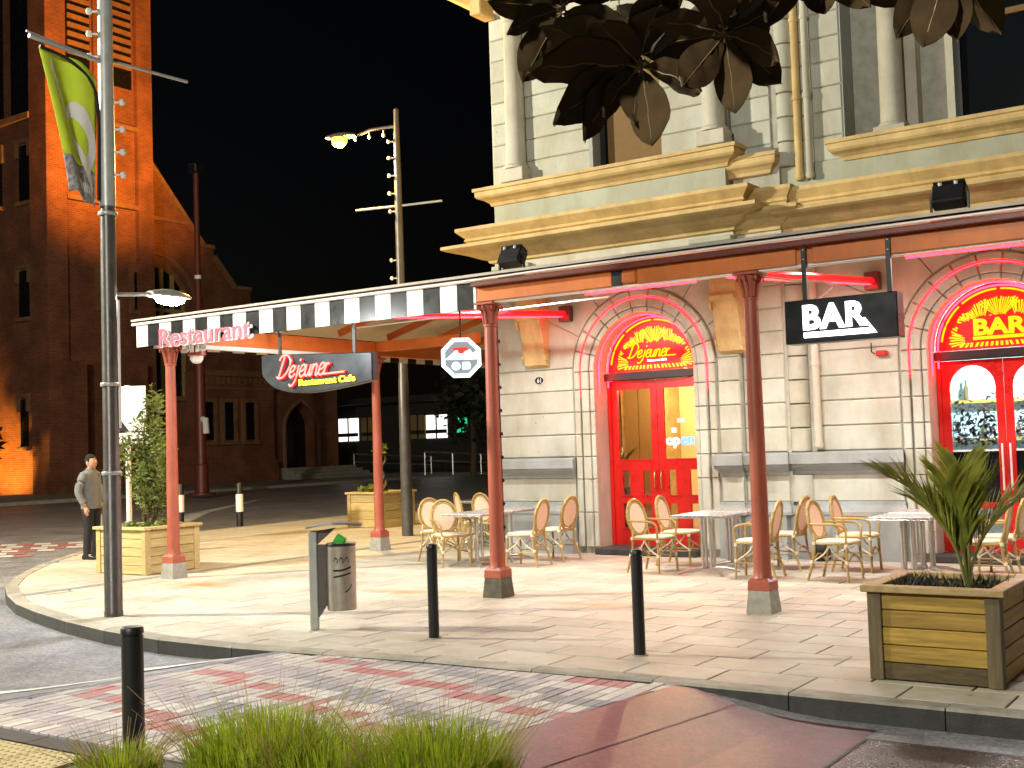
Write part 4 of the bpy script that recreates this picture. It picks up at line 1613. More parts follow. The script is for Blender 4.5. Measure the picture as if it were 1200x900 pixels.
for q in range(14):
    x = -4.9 + q * .25
    h = random.uniform(.22, .34)
    MB().lathe([(.035, 0), (.038, h * .6), (.014, h * .75), (.014, h)], (x, 19.45, 2.15 if q % 2 else 1.55), 10).build('bottle', random.choice([GLASS, INT_WALL, SHRUB, BLIND]), t, smooth=True)

# open sign in the door glass
t = thing('open_sign', 'neon sign reading open in white and blue behind the red door glass', 'sign', (-7.85, 15.86, 1.6))
text('lettering', 'op', .17, OPENW, face_m((-8.02, 15.858, 1.63)), t, .004, .005, width=.22)
text('lettering', 'en', .17, OPENB, face_m((-7.78, 15.858, 1.655)), t, .004, .005, width=.22)
t = thing('door_notice', 'small white notices stuck to the right-hand glass of the restaurant door', 'notice', (-7.9, 15.83, 1.9))
MB().box(-7.93, -7.80, 15.834, 15.837, 1.93, 2.0).build('paper', WHITE, t)
MB().box(-8.03, -7.94, 15.834, 15.837, 1.78, 1.86).build('paper', WHITE, t)
# house number
t = thing('house_number_plate', 'small black oval house number plate reading 61 on the cream stone', 'number plate', (-10.07, YB, 2.62))
MB().prism([(-10.06 + .085 * math.cos(2 * PI * q / 24), 2.665 + .062 * math.sin(2 * PI * q / 24)) for q in range(24)], YB - .018, YB).build('plate', WHITE, t)
MB().prism([(-10.06 + .078 * math.cos(2 * PI * q / 24), 2.665 + .056 * math.sin(2 * PI * q / 24)) for q in range(24)], YB - .022, YB - .0175).build('plate_face', BLACKG, t)
text('digits', '61', .09, WHITE, face_m((-10.06, YB - .024, 2.665)), t, .001, .003)
# small things on the wall
t = thing('security_camera', 'small white wall box and bullet camera under the main cornice', 'camera', (-5.9, YM, 4.2))
MB().cbox(-5.98, -5.86, YM - .34, YM - .20, 4.13, 4.36, .012).build('box', WHITE, t)
MB().tube([(-5.60, YM - .25, 4.22), (-5.48, YM - .42, 4.20)], .05, 12).build('camera_body', WHITE, t, smooth=True)
MB().tube([(-5.481, YM - .419, 4.20), (-5.47, YM - .435, 4.198)], .04, 12).build('lens', BLACKG, t, smooth=True)
MB().box(-5.99, -5.45, YM - .20, YM - .0, 4.12, 4.14).build('shelf_bracket', BLACKP, t)
t = thing('alarm_bell', 'small red alarm fitting on a black hook beside the bar archway', 'alarm', (-4.78, YM, 2.72))
MB().cbox(-4.84, -4.70, YM - .10, YM, 2.70, 2.77, .012).build('body', REDP, t)
MB().tube([(-4.86, YM - .06, 2.73), (-4.90, YM - .08, 2.76), (-4.90, YM - .08, 2.88)], .010, 6).build('hook', BLACKP, t)
t = tag(MB().lathe([(.11, 0), (.12, .05), (.11, .14), (.085, .22), (.045, .275), (.01, .29)], (-5.62, 15.36, .003), 16).build('standing_weight', BLACKP, smooth=True), 'dark rounded cone-shaped weight standing at the grey plinth', 'weight')

# ================================================================== VERANDAH
ver = thing('street_verandah', 'terracotta timber verandah with striped fascia on slim iron columns round the corner', 'verandah', (-8, 12, 0))
YF = 10.70


def column(x, y, zt=3.29, base=CONC):
    c = MB()
    c.lathe([(.100, .325), (.088, .35), (.084, .42), (.080, 1.2), (.068, zt - .28), (.080, zt - .27), (.080, zt - .25), (.066, zt - .24)], (x, y, 0), 20)
    o = c.build('column', COLP, ver, smooth=True)
    # square tapered concrete foot with an iron shoe
    b = MB()
    def sq(h, z): return [(x - h, y - h, z), (x + h, y - h, z), (x + h, y + h, z), (x - h, y + h, z)]
    b.loft([sq(.128, .0), sq(.108, .215), sq(.102, .22)])
    b.build('concrete_foot', base, o)
    b = MB()
    b.loft([sq(.112, .218), sq(.108, .30), sq(.095, .318), sq(.086, .33)])
    b.build('iron_shoe', COLP, o)
    # capital: flared bell with curled leaves
    b = MB().lathe([(.066, zt - .24), (.068, zt - .2), (.08, zt - .1), (.11, zt - .035), (.11, zt - .03)], (x, y, 0), 12)
    for q in range(8):
        a = 2 * PI * q / 8
        d = Vector((math.cos(a), math.sin(a), 0))
        P = [Vector((x, y, zt - .24)) + d * .062, Vector((x, y, zt - .15)) + d * .08, Vector((x, y, zt - .06)) + d * .11, Vector((x, y, zt - .05)) + d * .14, Vector((x, y, zt - .085)) + d * .135]
        b.tube(catmull(P, 2), [.018, .018, .016, .016, .014, .014, .012, .011, .010], 6)
    b.build('capital', COLP, o, smooth=True)
    b = MB().cbox(x - .13, x + .13, y - .13, y + .13, zt - .03, zt, .006)
    b.build('abacus', COLP, o)
    return o


MOSS = mat('mossy_dark_concrete', (.115, .11, .075), .9, var=.35, scale=14, bump=.25, stain=.3)
column(-13.12, 10.74, 3.20)
column(-7.67, 10.76, 3.29, MOSS)
column(-4.54, 10.76, 3.29)
column(-1.40, 10.76, 3.29)
column(1.74, 10.76, 3.29)
column(-13.05, 14.95, 3.20)
column(-13.05, 25.6, 3.20)
# front beam, right part: boarded panels with a black gap strip
xb0 = -7.78
MB().box(xb0, 3.0, YF - .04, YF + .10, 3.30, 3.47).build('beam', ROSE, ver)
for xa, xb in ((-7.76, -6.02), (-5.72, -4.02), (-3.86, -3.17), (-3.13, -1.4), (-1.36, 3.0)):
    MB().cbox(xa, xb, YF - .062, YF - .04, 3.295, 3.455, .006).build('fascia_board', ROSE, ver)
MB().box(-6.02, -5.90, YF - .058, YF - .039, 3.30, 3.45).build('dark_gap_strip', BLACKP, ver)  # black strip put in for the dark gap between the boards
MB().cbox(-5.90, -5.72, YF - .075, YF - .041, 3.31, 3.44, .02).build('shaped_bracket', ROSE, ver)
MB().box(xb0, 3.0, YF - .03, YF + .09, 3.278, 3.298).build('soffit_strip', WHITE, ver)
MB().cbox(xb0, 3.0, YF - .15, YF - .063, 3.46, 3.515, .008).build('gutter', MAROON, ver)
MB().tube([(xb0 - .05, YF - .16, 3.53), (-6.9, YF - .16, 3.54), (3.0, YF - .15, 3.53)], .012, 8).build('conduit', WHITE, ver, smooth=True)
# striped fascia
x = -13.73
N_ST = 24
wst = (-7.80 + 13.73) / N_ST
fas = MB().box(-13.73, -7.80, YF - .03, YF - .005, 3.235, 3.52).build('striped_fascia', BLACKP, ver)
for q in range(N_ST):
    MB().cbox(x + q * wst + .001, x + (q + 1) * wst - .001, YF - .046, YF - .03, 3.222, 3.525, .002).build('fascia_panel', WHITE if q % 2 == 0 else BLACKG, fas)
MB().box(-7.80, -7.765, YF - .065, YF - .0, 3.22, 3.52).build('end_board', WHITE, ver)
MB().tube([(-13.80, YF - .06, 3.545), (-7.74, YF - .06, 3.545)], .02, 8).build('gutter', WHITE, ver, smooth=True)
MB().cbox(-13.78, -7.78, YF - .05, YF + .02, 3.565, 3.60, .006).build('roof_edge', MAROON, ver)
# side fascia facing the side street
for q in range(60):
    yy = YF + q * wst
    MB().box(-13.75, -13.73, yy + .001, yy + wst - .001, 3.222, 3.525).build('fascia_panel', WHITE if q % 2 else BLACKG, fas)
MB().box(-13.0 - .73, -7.8, YF + .03, YF + .12, 3.30, 3.46).build('beam', ROSE, ver)
# side beam A-D and beyond
MB().box(-13.12, -12.98, YF, 26, 3.235, 3.46).build('beam', ROSE, ver)
MB().box(-13.11, -12.99, YF + .1, 14.8, 3.175, 3.233).build('soffit_strip', WHITE, ver)
MB().box(-12.97, -10.9, 14.88, 15.02, 3.30, 3.46).build('beam', ROSE, ver)
MB().box(-12.97, -10.9, 19.9, 20.04, 3.32, 3.46).build('beam', ROSE, ver)


def beam_between(p, q, w, h, m, name, parent=None):
    p, q = Vector(p), Vector(q)
    d = (q - p).normalized()
    s = d.cross(Vector((0, 0, 1))).normalized() * (w / 2)
    u = s.cross(d).normalized() * (h / 2)
    b = MB().loft([[p + s + u, p - s + u, p - s - u, p + s - u], [q + s + u, q - s + u, q - s - u, q + s - u]])
    return b.build(name, m, parent or ver)


ZR0, ZR1 = 3.50, 4.14
beam_between((-13.2, 10.9, ZR0 + .0), (-10.92, 15.3, ZR1 - .06), .07, .14, ROSE, 'hip_rafter')
for q in range(13):
    x = -12.4 + q * 1.22
    yend = 15.36
    if x < -10.95:
        t_ = (x + 13.55) / 2.7
        yend = 10.6 + t_ * 4.8
    beam_between((x, YF + .14, ZR0 + .0), (x, yend, ZR0 + (yend - 10.6) * .133 - .03), .05, .11, ROSE, 'rafter')
for q in range(12):
    y = 11.6 + q * 1.2
    xe = -10.95 if y > 15.4 else -13.55 + (y - 10.6) / 4.8 * 2.7
    beam_between((-12.97, y, ZR0 + .05), (xe, y, ZR0 + (xe + 13.55) * .237 - .02), .05, .11, ROSE, 'rafter')
for y in (12.0, 13.3, 14.6):
    zz = ZR0 + (y - 10.6) * .133 + .045
    MB().box(-12.3, 3.0, y - .03, y + .03, zz - .02, zz + .02).build('purlin', LINING, ver)
r_ = MB()
r_.loft([[(-13.78, 10.60, ZR0 + .08), (3.0, 10.60, ZR0 + .08), (3.0, 15.39, ZR1 + .06), (-10.85, 15.39, ZR1 + .06)],
         [(-13.78, 10.60, ZR0 + .11), (3.0, 10.60, ZR0 + .11), (3.0, 15.39, ZR1 + .09), (-10.85, 15.39, ZR1 + .09)]])
r_.build('roof_sheet', ROOFM, ver)
r_ = MB()
r_.loft([[(-13.78, 10.60, ZR0 + .08), (-10.85, 15.39, ZR1 + .06), (-10.85, 26, ZR1 + .06), (-13.78, 26, ZR0 + .08)],
         [(-13.78, 10.60, ZR0 + .11), (-10.85, 15.39, ZR1 + .09), (-10.85, 26, ZR1 + .09), (-13.78, 26, ZR0 + .11)]])
r_.build('roof_sheet', ROOFM, ver)
# soffit lining boards below the sheets
l_ = MB()
l_.add([(-13.70, 10.66, ZR0 + .072), (3.0, 10.66, ZR0 + .072), (3.0, 15.38, ZR1 + .052), (-10.87, 15.38, ZR1 + .052)], [(3, 2, 1, 0)])
l_.add([(-13.70, 10.66, ZR0 + .072), (-10.87, 15.38, ZR1 + .052), (-10.87, 26, ZR1 + .052), (-13.70, 26, ZR0 + .072)], [(3, 2, 1, 0)])
l_.build('soffit_lining', LINING, ver, fix=False)
MB().tube([(-12.9, 12.4, 3.56), (-7.8, 12.1, 3.56)], .014, 8).build('conduit', WHITE, ver, smooth=True)
MB().tube([(-12.6, 13.9, 3.60), (-7.8, 13.7, 3.62)], .012, 8).build('conduit', WHITE, ver, smooth=True)
MB().tube(catmull([(-4.50, 10.95, 3.26), (-4.35, 11.3, 3.25), (-4.02, 11.6, 3.2), (-3.95, 10.85, 2.95)], 4), .012, 6).build('conduit', WHITE, ver, smooth=True)
# red-lit tie rods back to the wall
for n_, (x, yw, zf, zw) in enumerate(((-9.50, 15.33, 3.34, 3.66), (-4.84, 15.58, 3.34, 3.70))):
    t = thing('red_lit_tie_rod', ('long tie rod given a red glow, from the striped fascia to the wall by the restaurant arch', 'long tie rod given a red glow, from the verandah beam to the wall beside the bar arch')[n_], 'light', (x, yw, zw))
    MB().tube([(x, YF + .16, zf), (x, yw - .06, zw)], .045, 10).build('tube', NEON_RG, t, smooth=True)  # the rod emits red itself, standing in for the strip's light on it
    MB().tube([(x - .0, YF + .2, zf - .05), (x, yw - .1, zw - .05)], .010, 8).build('led_strip', NEON_R, t, smooth=True)
    MB().cbox(x - .10, x + .10, yw - .06, yw + .06, zw - .12, zw + .12, .01).build('wall_plate', MAROON, t)
t = thing('red_rope_light', 'red rope light clipped behind the verandah beam', 'light', (-4, YF + .12, 3.26))
for xa, xb in ((-6.45, -5.15), (-3.05, -.6)):
    MB().tube([(xa, YF + .13, 3.272), (xb, YF + .13, 3.272)], .009, 8).build('led_strip', NEON_R, t, smooth=True)
# string of small bulbs down the corner column
t = thing('fairy_light_string', 'string of small dark festoon bulbs taped down the corner column', 'string lights', (-7.60, 10.80, .6))
MB().tube([(-7.598, 10.80, .6), (-7.603, 10.80, 3.05)], .006, 6).build('cable', BLACKP, t)
for q in range(9):
    MB().lathe([(.004, 0), (.014, .01), (.014, .03), (.004, .04)], (-7.585, 10.80, .75 + q * .26), 8).build('bulb', BLACKP, t, smooth=True)
# soffit lamps: fluorescent battens under the verandah roof
for n_, (x, y, z) in enumerate(((-9.0, 13.4, 3.745), (-5.3, 13.4, 3.745), (-2.0, 13.4, 3.745), (-11.6, 12.3, 3.66))):
    t = thing('fluorescent_batten', 'white fluorescent batten under the verandah roof ' + ('above the corner table', 'above the red door table', 'above the palm planter table', 'beside the inner side street column')[n_], 'light', (x, y, z), group='battens under the verandah roof')
    MB().cbox(x - .62, x + .62, y - .06, y + .06, z + .03, z + .09, .01).build('housing', WHITE, t)
    MB().tube([(x - .58, y, z + .01), (x + .58, y, z + .01)], .018 if n_ < 3 else .010, 8).build('fluorescent_tube', TUBEW, t, smooth=True)
    a = lamp('batten_light', 'AREA', (x, y, z - .02), P_SOFFIT * (1, 1, 1, .5)[n_], (.95, 1, .92), t, 1.1, (x, y, 0))
    a.data.shape = 'RECTANGLE'
    a.data.size_y = .08

# floodlights standing on the verandah roof
def floodlight(x, y, z, label):
    t = thing('floodlight', label, 'floodlight', (x, y, z))
    b = MB().cbox(-.15, .15, -.06, .10, -.10, .10, .015)
    M = Matrix.Translation((x, y, z + .21)) @ Matrix.Rotation(R(-28), 4, 'X')
    b.xf(M)
    b.build('lamp_head', BLACKP, t)
    b = MB()
    for q in range(5):
        b.box(-.14, .14, -.055 + q * .03, -.04 + q * .03, .10, .125)
    b.xf(M).build('cooling_fin', BLACKP, t)
    for s in (-1, 1):
        MB().box(x + s * .165 - .008, x + s * .165 + .008, y - .02, y + .02, z, z + .22).build('bracket_arm', BLACKP, t)
    MB().box(x - .175, x + .175, y - .02, y + .02, z - .03, z).build('bracket_foot', ALU, t)
    b = MB().cbox(-.13, .13, .10, .112, -.08, .08, .004).xf(M)
    b.build('glass', DARKGL, t)
    for s in (-1, 1):
        MB().tube([M @ Vector((s * .07, -.065, .07)), M @ Vector((s * .07, -.085, .09))], .018, 8).build('bolt_cap', WHITE, t)


floodlight(-7.55, 11.05, 3.62, 'black floodlight on the verandah roof above the end of the striped fascia')
floodlight(-2.70, 11.05, 3.62, 'black floodlight on the verandah roof above the bar box sign')
# dome camera under the side beam
t = thing('dome_camera', 'pinkish dome camera hanging under the verandah beam behind the lettering', 'camera', (-13.05, 11.1, 3.0))
MB().lathe([(.05, 3.24), (.10, 3.22), (.125, 3.14), (.13, 3.08), (.10, 3.07)], (-13.02, 11.12, 0), 16).build('housing', COLP, t, smooth=True)
MB().lathe([(.095, 3.07), (.09, 3.02), (.06, 2.975), (.01, 2.96)], (-13.02, 11.12, 0), 16).build('dome', WHITE, t, smooth=True)

# ------------------------------------------------------------------ signs
t = thing('restaurant_lettering', 'pink and white raised lettering reading Restaurant across the striped fascia', 'sign', (-12.3, YF - .06, 3.2))
text('letter_face', 'Restaurant', .3, mat('pink_letter', (.72, .13, .22), .4, var=.05, bump=0), face_m((-12.27, YF - .105, 3.305)), t, .004, .002, width=1.80, height=.25)
text('letter_edge', 'Restaurant', .3, WHITE, face_m((-12.25, YF - .085, 3.297)), t, .012, .006, width=1.83, height=.262)
t = thing('side_lettering', 'white lettering on the side street fascia seen from behind under the verandah', 'sign', (-13.4, 11, 3.1))
text('letter_face', 'ons', .26, WHITE, face_m((-12.78, 10.85, 3.16)), t, .008, .008, width=.55, height=.13)

# hanging Dejeuner sign
SY = YF + .06
t = thing('hanging_restaurant_sign', 'dark boat-shaped hanging sign with red neon Dejeuner and yellow Restaurant Cafe', 'sign', (-10.35, SY, 2.4))
bot = catmull([(-11.30, 2.84, 0), (-11.27, 2.66, 0), (-11.05, 2.50, 0), (-10.70, 2.425, 0), (-10.3, 2.42, 0), (-9.8, 2.465, 0), (-9.40, 2.515, 0)], 5)
poly = [(p.x, p.y) for p in bot] + [(-9.40, 2.855), (-10.3, 2.90), (-11.2, 2.945), (-11.30, 2.93)]
SIGNBODY = mat('dark_steel_sign_face', (.04, .045, .05), .35, metal=.5, var=.2, scale=4, bump=.02)
MB().prism(poly, SY - .05, SY + .05, .012).build('sign_body', SIGNBODY, t)
script_mesh('neon_script', 'Dejeuner', face_m((-10.96, SY - .085, 2.62), (1, 0, .01)), NEON_RS, t, .285, .012, tail=.9)
script_mesh('neon_halo', 'Dejeuner', face_m((-10.955, SY - .066, 2.615), (1, 0, .01)), NEON_RG, t, .285, .020, tail=.9)
text('small_lettering', 'Restaurant Cafe', .1, NEON_Y, face_m((-10.14, SY - .064, 2.555), (1, 0, .01)), t, .006, .004, width=.95, height=.085)
for x, zt, zb in ((-11.0, 3.235, 2.92), (-9.72, 3.235, 2.86)):
    MB().box(x - .022, x + .022, SY - .012, SY + .012, zb, zt).build('hanger_strap', BLACKP, t)
    for s in (-1, 1):
        MB().lathe([(.014, 0), (.014, .02)], (x + s * .03, SY - .02, 3.215), 8).build('bolt', WHITE, t)

# BAR box sign
BY = YF + .02
t = thing('bar_box_sign', 'black hanging box sign with glowing white letters BAR', 'sign', (-3.62, BY, 2.55))
MB().cbox(-4.15, -3.09, BY - .10, BY + .10, 2.545, 2.955, .008).build('sign_box', BLACKG, t)
text('lettering', 'BAR', .4, SIGNW, face_m((-3.665, BY - .112, 2.785)), t, .008, .014, width=.60, height=.235, spacing=1.10)
MB().prism([(-3.96, 2.595), (-3.28, 2.595), (-3.325, 2.645), (-3.96, 2.645)], BY - .122, BY - .104).build('underline', SIGNW, t)
MB().prism([(-3.325, 2.645), (-3.28, 2.595), (-3.385, 2.74), (-3.45, 2.72)], BY - .121, BY - .104).build('letter_tail', SIGNW, t)
for x in (-3.94, -3.15):
    MB().box(x - .022, x + .022, YF - .088, YF - .064, 2.955, 3.44).build('hanger_strap', BLACKP, t)
    for z in (3.33, 3.42):
        MB().lathe([(.008, 0), (.008, .008)], (x, YF - .09, z), 8).build('bolt', WHITE, t)

# lit octagon sign
oc = Vector((-8.65, 11.5, 2.765))
fd = (Vector((0, 0, 1.7)) - oc)
fd.z = 0
fd.normalize()
dx = Vector((-fd.y, fd.x, 0))
dx = dx if dx.dot(rt) > 0 else -dx
t = thing('octagon_sign', 'octagonal lit sign with white rim, red emblem and white lettering', 'sign', tuple(oc))


def disc_poly(polyxy, d0, d1, m, name, parent):
    b = MB()
    b.loft([[oc + dx * p[0] + Vector((0, 0, p[1])) + fd * d0 for p in polyxy], [oc + dx * p[0] + Vector((0, 0, p[1])) + fd * d1 for p in polyxy]])
    return b.build(name, m, parent)


def octp(r): return [(r * math.cos(PI / 8 + k * PI / 4), r * math.sin(PI / 8 + k * PI / 4)) for k in range(8)]


disc_poly(octp(.255), -.06, .0, BLACKP, 'sign_body', t)
rim = MB()
o_, i_ = octp(.262), octp(.215)
for k in range(8):
    k1 = (k + 1) % 8
    q4 = [o_[k], o_[k1], i_[k1], i_[k]]
    rim.loft([[oc + dx * p[0] + Vector((0, 0, p[1])) + fd * .001 for p in q4], [oc + dx * p[0] + Vector((0, 0, p[1])) + fd * .02 for p in q4]])
rim.build('lit_rim', SIGNW2, t)
disc_poly(octp(.214), .001, .008, SIGNG, 'sign_face', t)
disc_poly([(-.19, -.02), (.19, -.02), (.19, .08), (.14, .05), (.11, .10), (.03, .06), (-.05, .10), (-.10, .06)], .009, .016, SIGNW2, 'white_lettering_panel', t)
disc_poly([(-.09, .125), (.07, .13), (.09, .10), (.04, .085), (.03, .05), (-.03, .05), (-.04, .085), (-.10, .10)], .016, .022, SIGNR, 'red_emblem', t)
disc_poly([(-.065 + .052 * math.cos(k * PI / 8), -.10 + .05 * math.sin(k * PI / 8)) for k in range(16)], .009, .016, SIGNW2, 'white_disc', t)
disc_poly([(.015, -.14), (.10, -.14), (.115, -.10), (.10, -.055), (.02, -.055), (.01, -.10)], .009, .016, SIGNW2, 'white_tile', t)
disc_poly([(.045, -.105), (.07, -.105), (.07, -.085), (.045, -.085)], .016, .019, SIGNG, 'tile_mark', t)
MB().tube([oc + Vector((0, 0, .24)) - fd * .03, oc + Vector((0, 0, .85)) - fd * .03], .012, 8).build('hanger', BLACKP, t)

# ================================================================== LAMP POSTS
def bulbs(t, pts):
    for p, d in pts:
        p, d = Vector(p), Vector(d).normalized()
        MB().tube([p, p + d * .06], .012, 6).build('bulb_holder', WHITE, t)
        c = p + d * .095
        s = MB().lathe([(.004, -.04), (.026, -.03), (.038, 0), (.026, .03), (.004, .04)], tuple(c), 10)
        s.build('bulb', BULBM, t, smooth=True)


LX, LY = -10.72, 7.97
t = thing('lamp_post', 'tall grey lamp post with a banner arm and a bright white LED head', 'lamp post', (LX, LY, 0))
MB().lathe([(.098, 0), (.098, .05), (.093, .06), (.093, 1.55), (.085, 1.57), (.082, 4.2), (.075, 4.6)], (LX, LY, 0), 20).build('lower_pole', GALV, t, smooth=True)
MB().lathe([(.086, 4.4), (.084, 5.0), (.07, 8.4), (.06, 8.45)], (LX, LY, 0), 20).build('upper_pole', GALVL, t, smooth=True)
for z in (1.5, 2.45, 4.3):
    MB().lathe([(.10, z), (.105, z + .012), (.105, z + .03), (.10, z + .04)], (LX, LY, 0), 20).build('collar', GALVL, t, smooth=True)
MB().tube([(LX + .08, LY + .06, 2.0), (LX + .08, LY + .06, 3.38)], .014, 6).build('cable_conduit', WHITE, t, smooth=True)
MB().tube([(LX, LY, 5.98), (LX, LY - .92, 6.04)], .025, 10).build('banner_arm', GALVL, t, smooth=True)
MB().tube([(LX, LY, 6.02), (LX, LY + 1.12, 6.04)], .018, 10).build('cross_arm', GALVL, t, smooth=True)
MB().tube([(LX, LY - .02, 5.99), (LX, LY - .95, 6.08)], .012, 8).build('tie_bar', GALVL, t, smooth=True)
MB().tube(catmull([(LX, LY - .80, 5.96), (LX, LY - .45, 5.90), (LX, LY - .18, 5.72), (LX, LY - .10, 5.4), (LX, LY - .11, 4.45)], 5), .018, 8).build('banner_frame', BLACKP, t, smooth=True)
bulbs(t, [((LX - .05, LY - .05, z), (-.7, -.7, 0)) for z in (6.05, 6.3, 6.55, 6.85)] + [((LX + .05, LY + .05, z), (.7, .7, 0)) for z in (4.75, 5.0, 5.25, 5.55)])
LH = Vector((LX, 8.76, 3.47))
MB().tube([(LX, LY + .05, 3.45), (LX, LY + .3, 3.47), (LX, LH.y - .2, 3.5)], .022, 8).build('lamp_arm', GALVL, t, smooth=True)
# lamp head: flattened cowl with a glowing lens
b = MB()
rings = []
for k in range(9):
    u_ = k / 8
    yy = LH.y - .26 + .58 * u_
    w = .02 + .13 * math.sin(PI * min(1, .12 + u_ * .88)) ** .7
    h = .02 + .06 * math.sin(PI * min(1, .1 + u_ * .9)) ** .8
    rings.append([(LH.x + w * math.cos(2 * PI * q / 14), yy, LH.z + .02 + h * max(-.25, math.sin(2 * PI * q / 14))) for q in range(14)])
b.loft(rings).build('lamp_head', GALVL, t, smooth=True)
b = MB()
b.loft([[(LH.x + .11 * math.cos(2 * PI * q / 16), LH.y + .03 + .20 * math.sin(2 * PI * q / 16), LH.z) for q in range(16)],
        [(LH.x + .09 * math.cos(2 * PI * q / 16), LH.y + .03 + .17 * math.sin(2 * PI * q / 16), LH.z - .05) for q in range(16)],
        [(LH.x + .04 * math.cos(2 * PI * q / 16), LH.y + .03 + .08 * math.sin(2 * PI * q / 16), LH.z - .075) for q in range(16)]])
b.build('led_lens', LEDM, t, smooth=True)
lamp('led_light', 'SPOT', (LH.x, LH.y + .03, LH.z - .12), P_LED, (.95, .98, 1), t, .12, (LH.x + .3, LH.y + .9, 0), R(165), .35)

# banner: cloth with folds, white koru-like swirl, grey printed foot
t = thing('street_banner', 'lime green street banner with a white curl and grey printed foot on the lamp post', 'banner', (LX, LY - .5, 4.5))


def banner_pt(u, v):
    """u 0 at the free edge .. 1 at the pole, v 0 bottom .. 1 top"""
    ytop = LY - .80 + .68 * u
    ybot = LY - .46 + .36 * u
    ztop = 5.955 - .02 * u - .55 * max(0, u - .55) ** 1.6 * 1.0
    zbot = 4.50 - .12 * u + .03 * math.sin(u * 9)
    y = ybot + (ytop - ybot) * v
    z = zbot + (ztop - zbot) * v
    x = LX - .02 + .05 * math.sin(5 * u + 3 * v) * (1 - .4 * v) + .02 * math.sin(11 * u)
    return Vector((x, y, z))


def banner_patch(u0, u1, v0, v1, nu, nv, off, m, name, fn=None):
    b = MB()
    for j_ in range(nv + 1):
        for i_ in range(nu + 1):
            p = banner_pt(u0 + (u1 - u0) * i_ / nu, v0 + (v1 - v0) * j_ / nv)
            b.v.append((p.x + off, p.y, p.z))
    b.f = [(j_ * (nu + 1) + i_, j_ * (nu + 1) + i_ + 1, (j_ + 1) * (nu + 1) + i_ + 1, (j_ + 1) * (nu + 1) + i_) for j_ in range(nv) for i_ in range(nu)]
    o = b.build(name, m, t, smooth=True, fix=False)
    if off == 0:
        md = o.modifiers.new('thickness', 'SOLIDIFY')
        md.thickness = .004
    return o


banner_patch(0, 1, .26, 1, 14, 16, 0, LIMEB, 'green_field')
banner_patch(0, 1, 0, .26, 14, 6, 0, GREYB, 'printed_foot')


def banner_stroke(pts, ws, m, name):
    P = catmull([(a, c, 0) for a, c in pts], 5)
    b = MB()
    n_ = len(P)
    for i_, p in enumerate(P):
        d = (P[min(i_ + 1, n_ - 1)] - P[max(i_ - 1, 0)]).normalized()
        nn = Vector((-d.y, d.x, 0))
        f_ = i_ / (n_ - 1) * (len(ws) - 1)
        k_ = min(int(f_), len(ws) - 2)
        w = ws[k_] + (ws[k_ + 1] - ws[k_]) * (f_ - k_)
        for s in (-1, 1):
            q = p + nn * s * w
            r3 = banner_pt(min(1, max(0, q.x)), min(1, max(0, q.y)))
            b.v.append((r3.x + .006, r3.y, r3.z))
    b.f = [(2 * i_, 2 * i_ + 1, 2 * i_ + 3, 2 * i_ + 2) for i_ in range(n_ - 1)]
    return b.build(name, m, t, fix=False)


banner_stroke([(.36, .52), (.40, .60), (.56, .64), (.78, .58), (.90, .46), (.86, .34), (.74, .22), (.88, .12)], [.01, .035, .06, .085, .09, .08, .06, .01], WHITE, 'white_curl')
banner_stroke([(.42, .44), (.60, .34), (.80, .20), (.92, .10)], [.01, .05, .07, .02], WHITE, 'white_curl')
for q in range(3):
    banner_stroke([(.62 + q * .03, .50 - q * .045), (.72 + q * .02, .455 - q * .045), (.82, .49 - q * .045)], [.004, .018, .004], LIMEB, 'green_chevron')
bx = [(.16, .93), (.19, .90), (.15, .87), (.20, .84), (.17, .81), (.23, .78), (.19, .75), (.25, .72), (.21, .69), (.27, .66), (.24, .62), (.31, .60)]
banner_stroke(bx, [.022] * 4, WHITE, 'vertical_script')
for q, (a, c) in enumerate(((.12, .16), (.09, .09))):
    for k_ in range(9):
        u_ = .42 + k_ * .055
        banner_stroke([(u_, a - .05 * (k_ / 9)), (u_ + .018, a + .03 - .05 * (k_ / 9)), (u_ + .036, a - .05 * (k_ / 9))], [.009, .012, .009], WHITE, 'printed_letter')

# sodium street lamp
PX, PY = -14.52, 17.44
t = thing('street_lamp', 'tall slim street lamp with a glowing orange sodium head and white festoon bulbs', 'street lamp', (PX, PY, 0))
MB().lathe([(.11, 0), (.11, 1.6), (.10, 3.0), (.092, 3.02), (.07, 6.8), (.05, 8.25), (.02, 8.28)], (PX, PY, 0), 16).build('pole', GALV, t, smooth=True)
HD = Vector((-15.62, 17.0, 7.76))
MB().tube([(PX, PY, 7.93), (PX - .5, PY - .2, 7.90), tuple(HD + Vector((.35, .14, .05)))], .032, 10).build('lamp_arm', GALV, t, smooth=True)
b = MB()
dv = Vector((-.93, -.37, 0))
sv = Vector((.37, -.93, 0))
rings = []
for k in range(7):
    u_ = k / 6
    w = .05 + .08 * math.sin(PI * (.1 + .85 * u_))
    c_ = HD + dv * (-.35 + .62 * u_)
    rings.append([c_ + sv * (w * math.cos(2 * PI * q / 12)) + Vector((0, 0, .05 + w * .7 * max(-.2, math.sin(2 * PI * q / 12)))) for q in range(12)])
b.loft(rings).build('lamp_head', GALV, t, smooth=True)
MB().lathe([(.15, .03), (.16, 0), (.145, -.07), (.09, -.13), (.01, -.155)], tuple(HD), 16).build('sodium_lens', SODM, t, smooth=True)
lamp('sodium_light', 'POINT', tuple(HD + Vector((0, 0, -.28))), P_SODIUM, (1, .60, .17), t, .1)
bulbs(t, [((PX - .05, PY - .05, z), (-.8, -.6, 0)) for z in (4.95, 5.3, 6.25, 6.6, 6.95, 7.3, 7.62)] + [((PX - .25 - q * .27, PY - .1 - q * .11, 7.87 - q * .015), (0, 0, -1)) for q in range(3)])
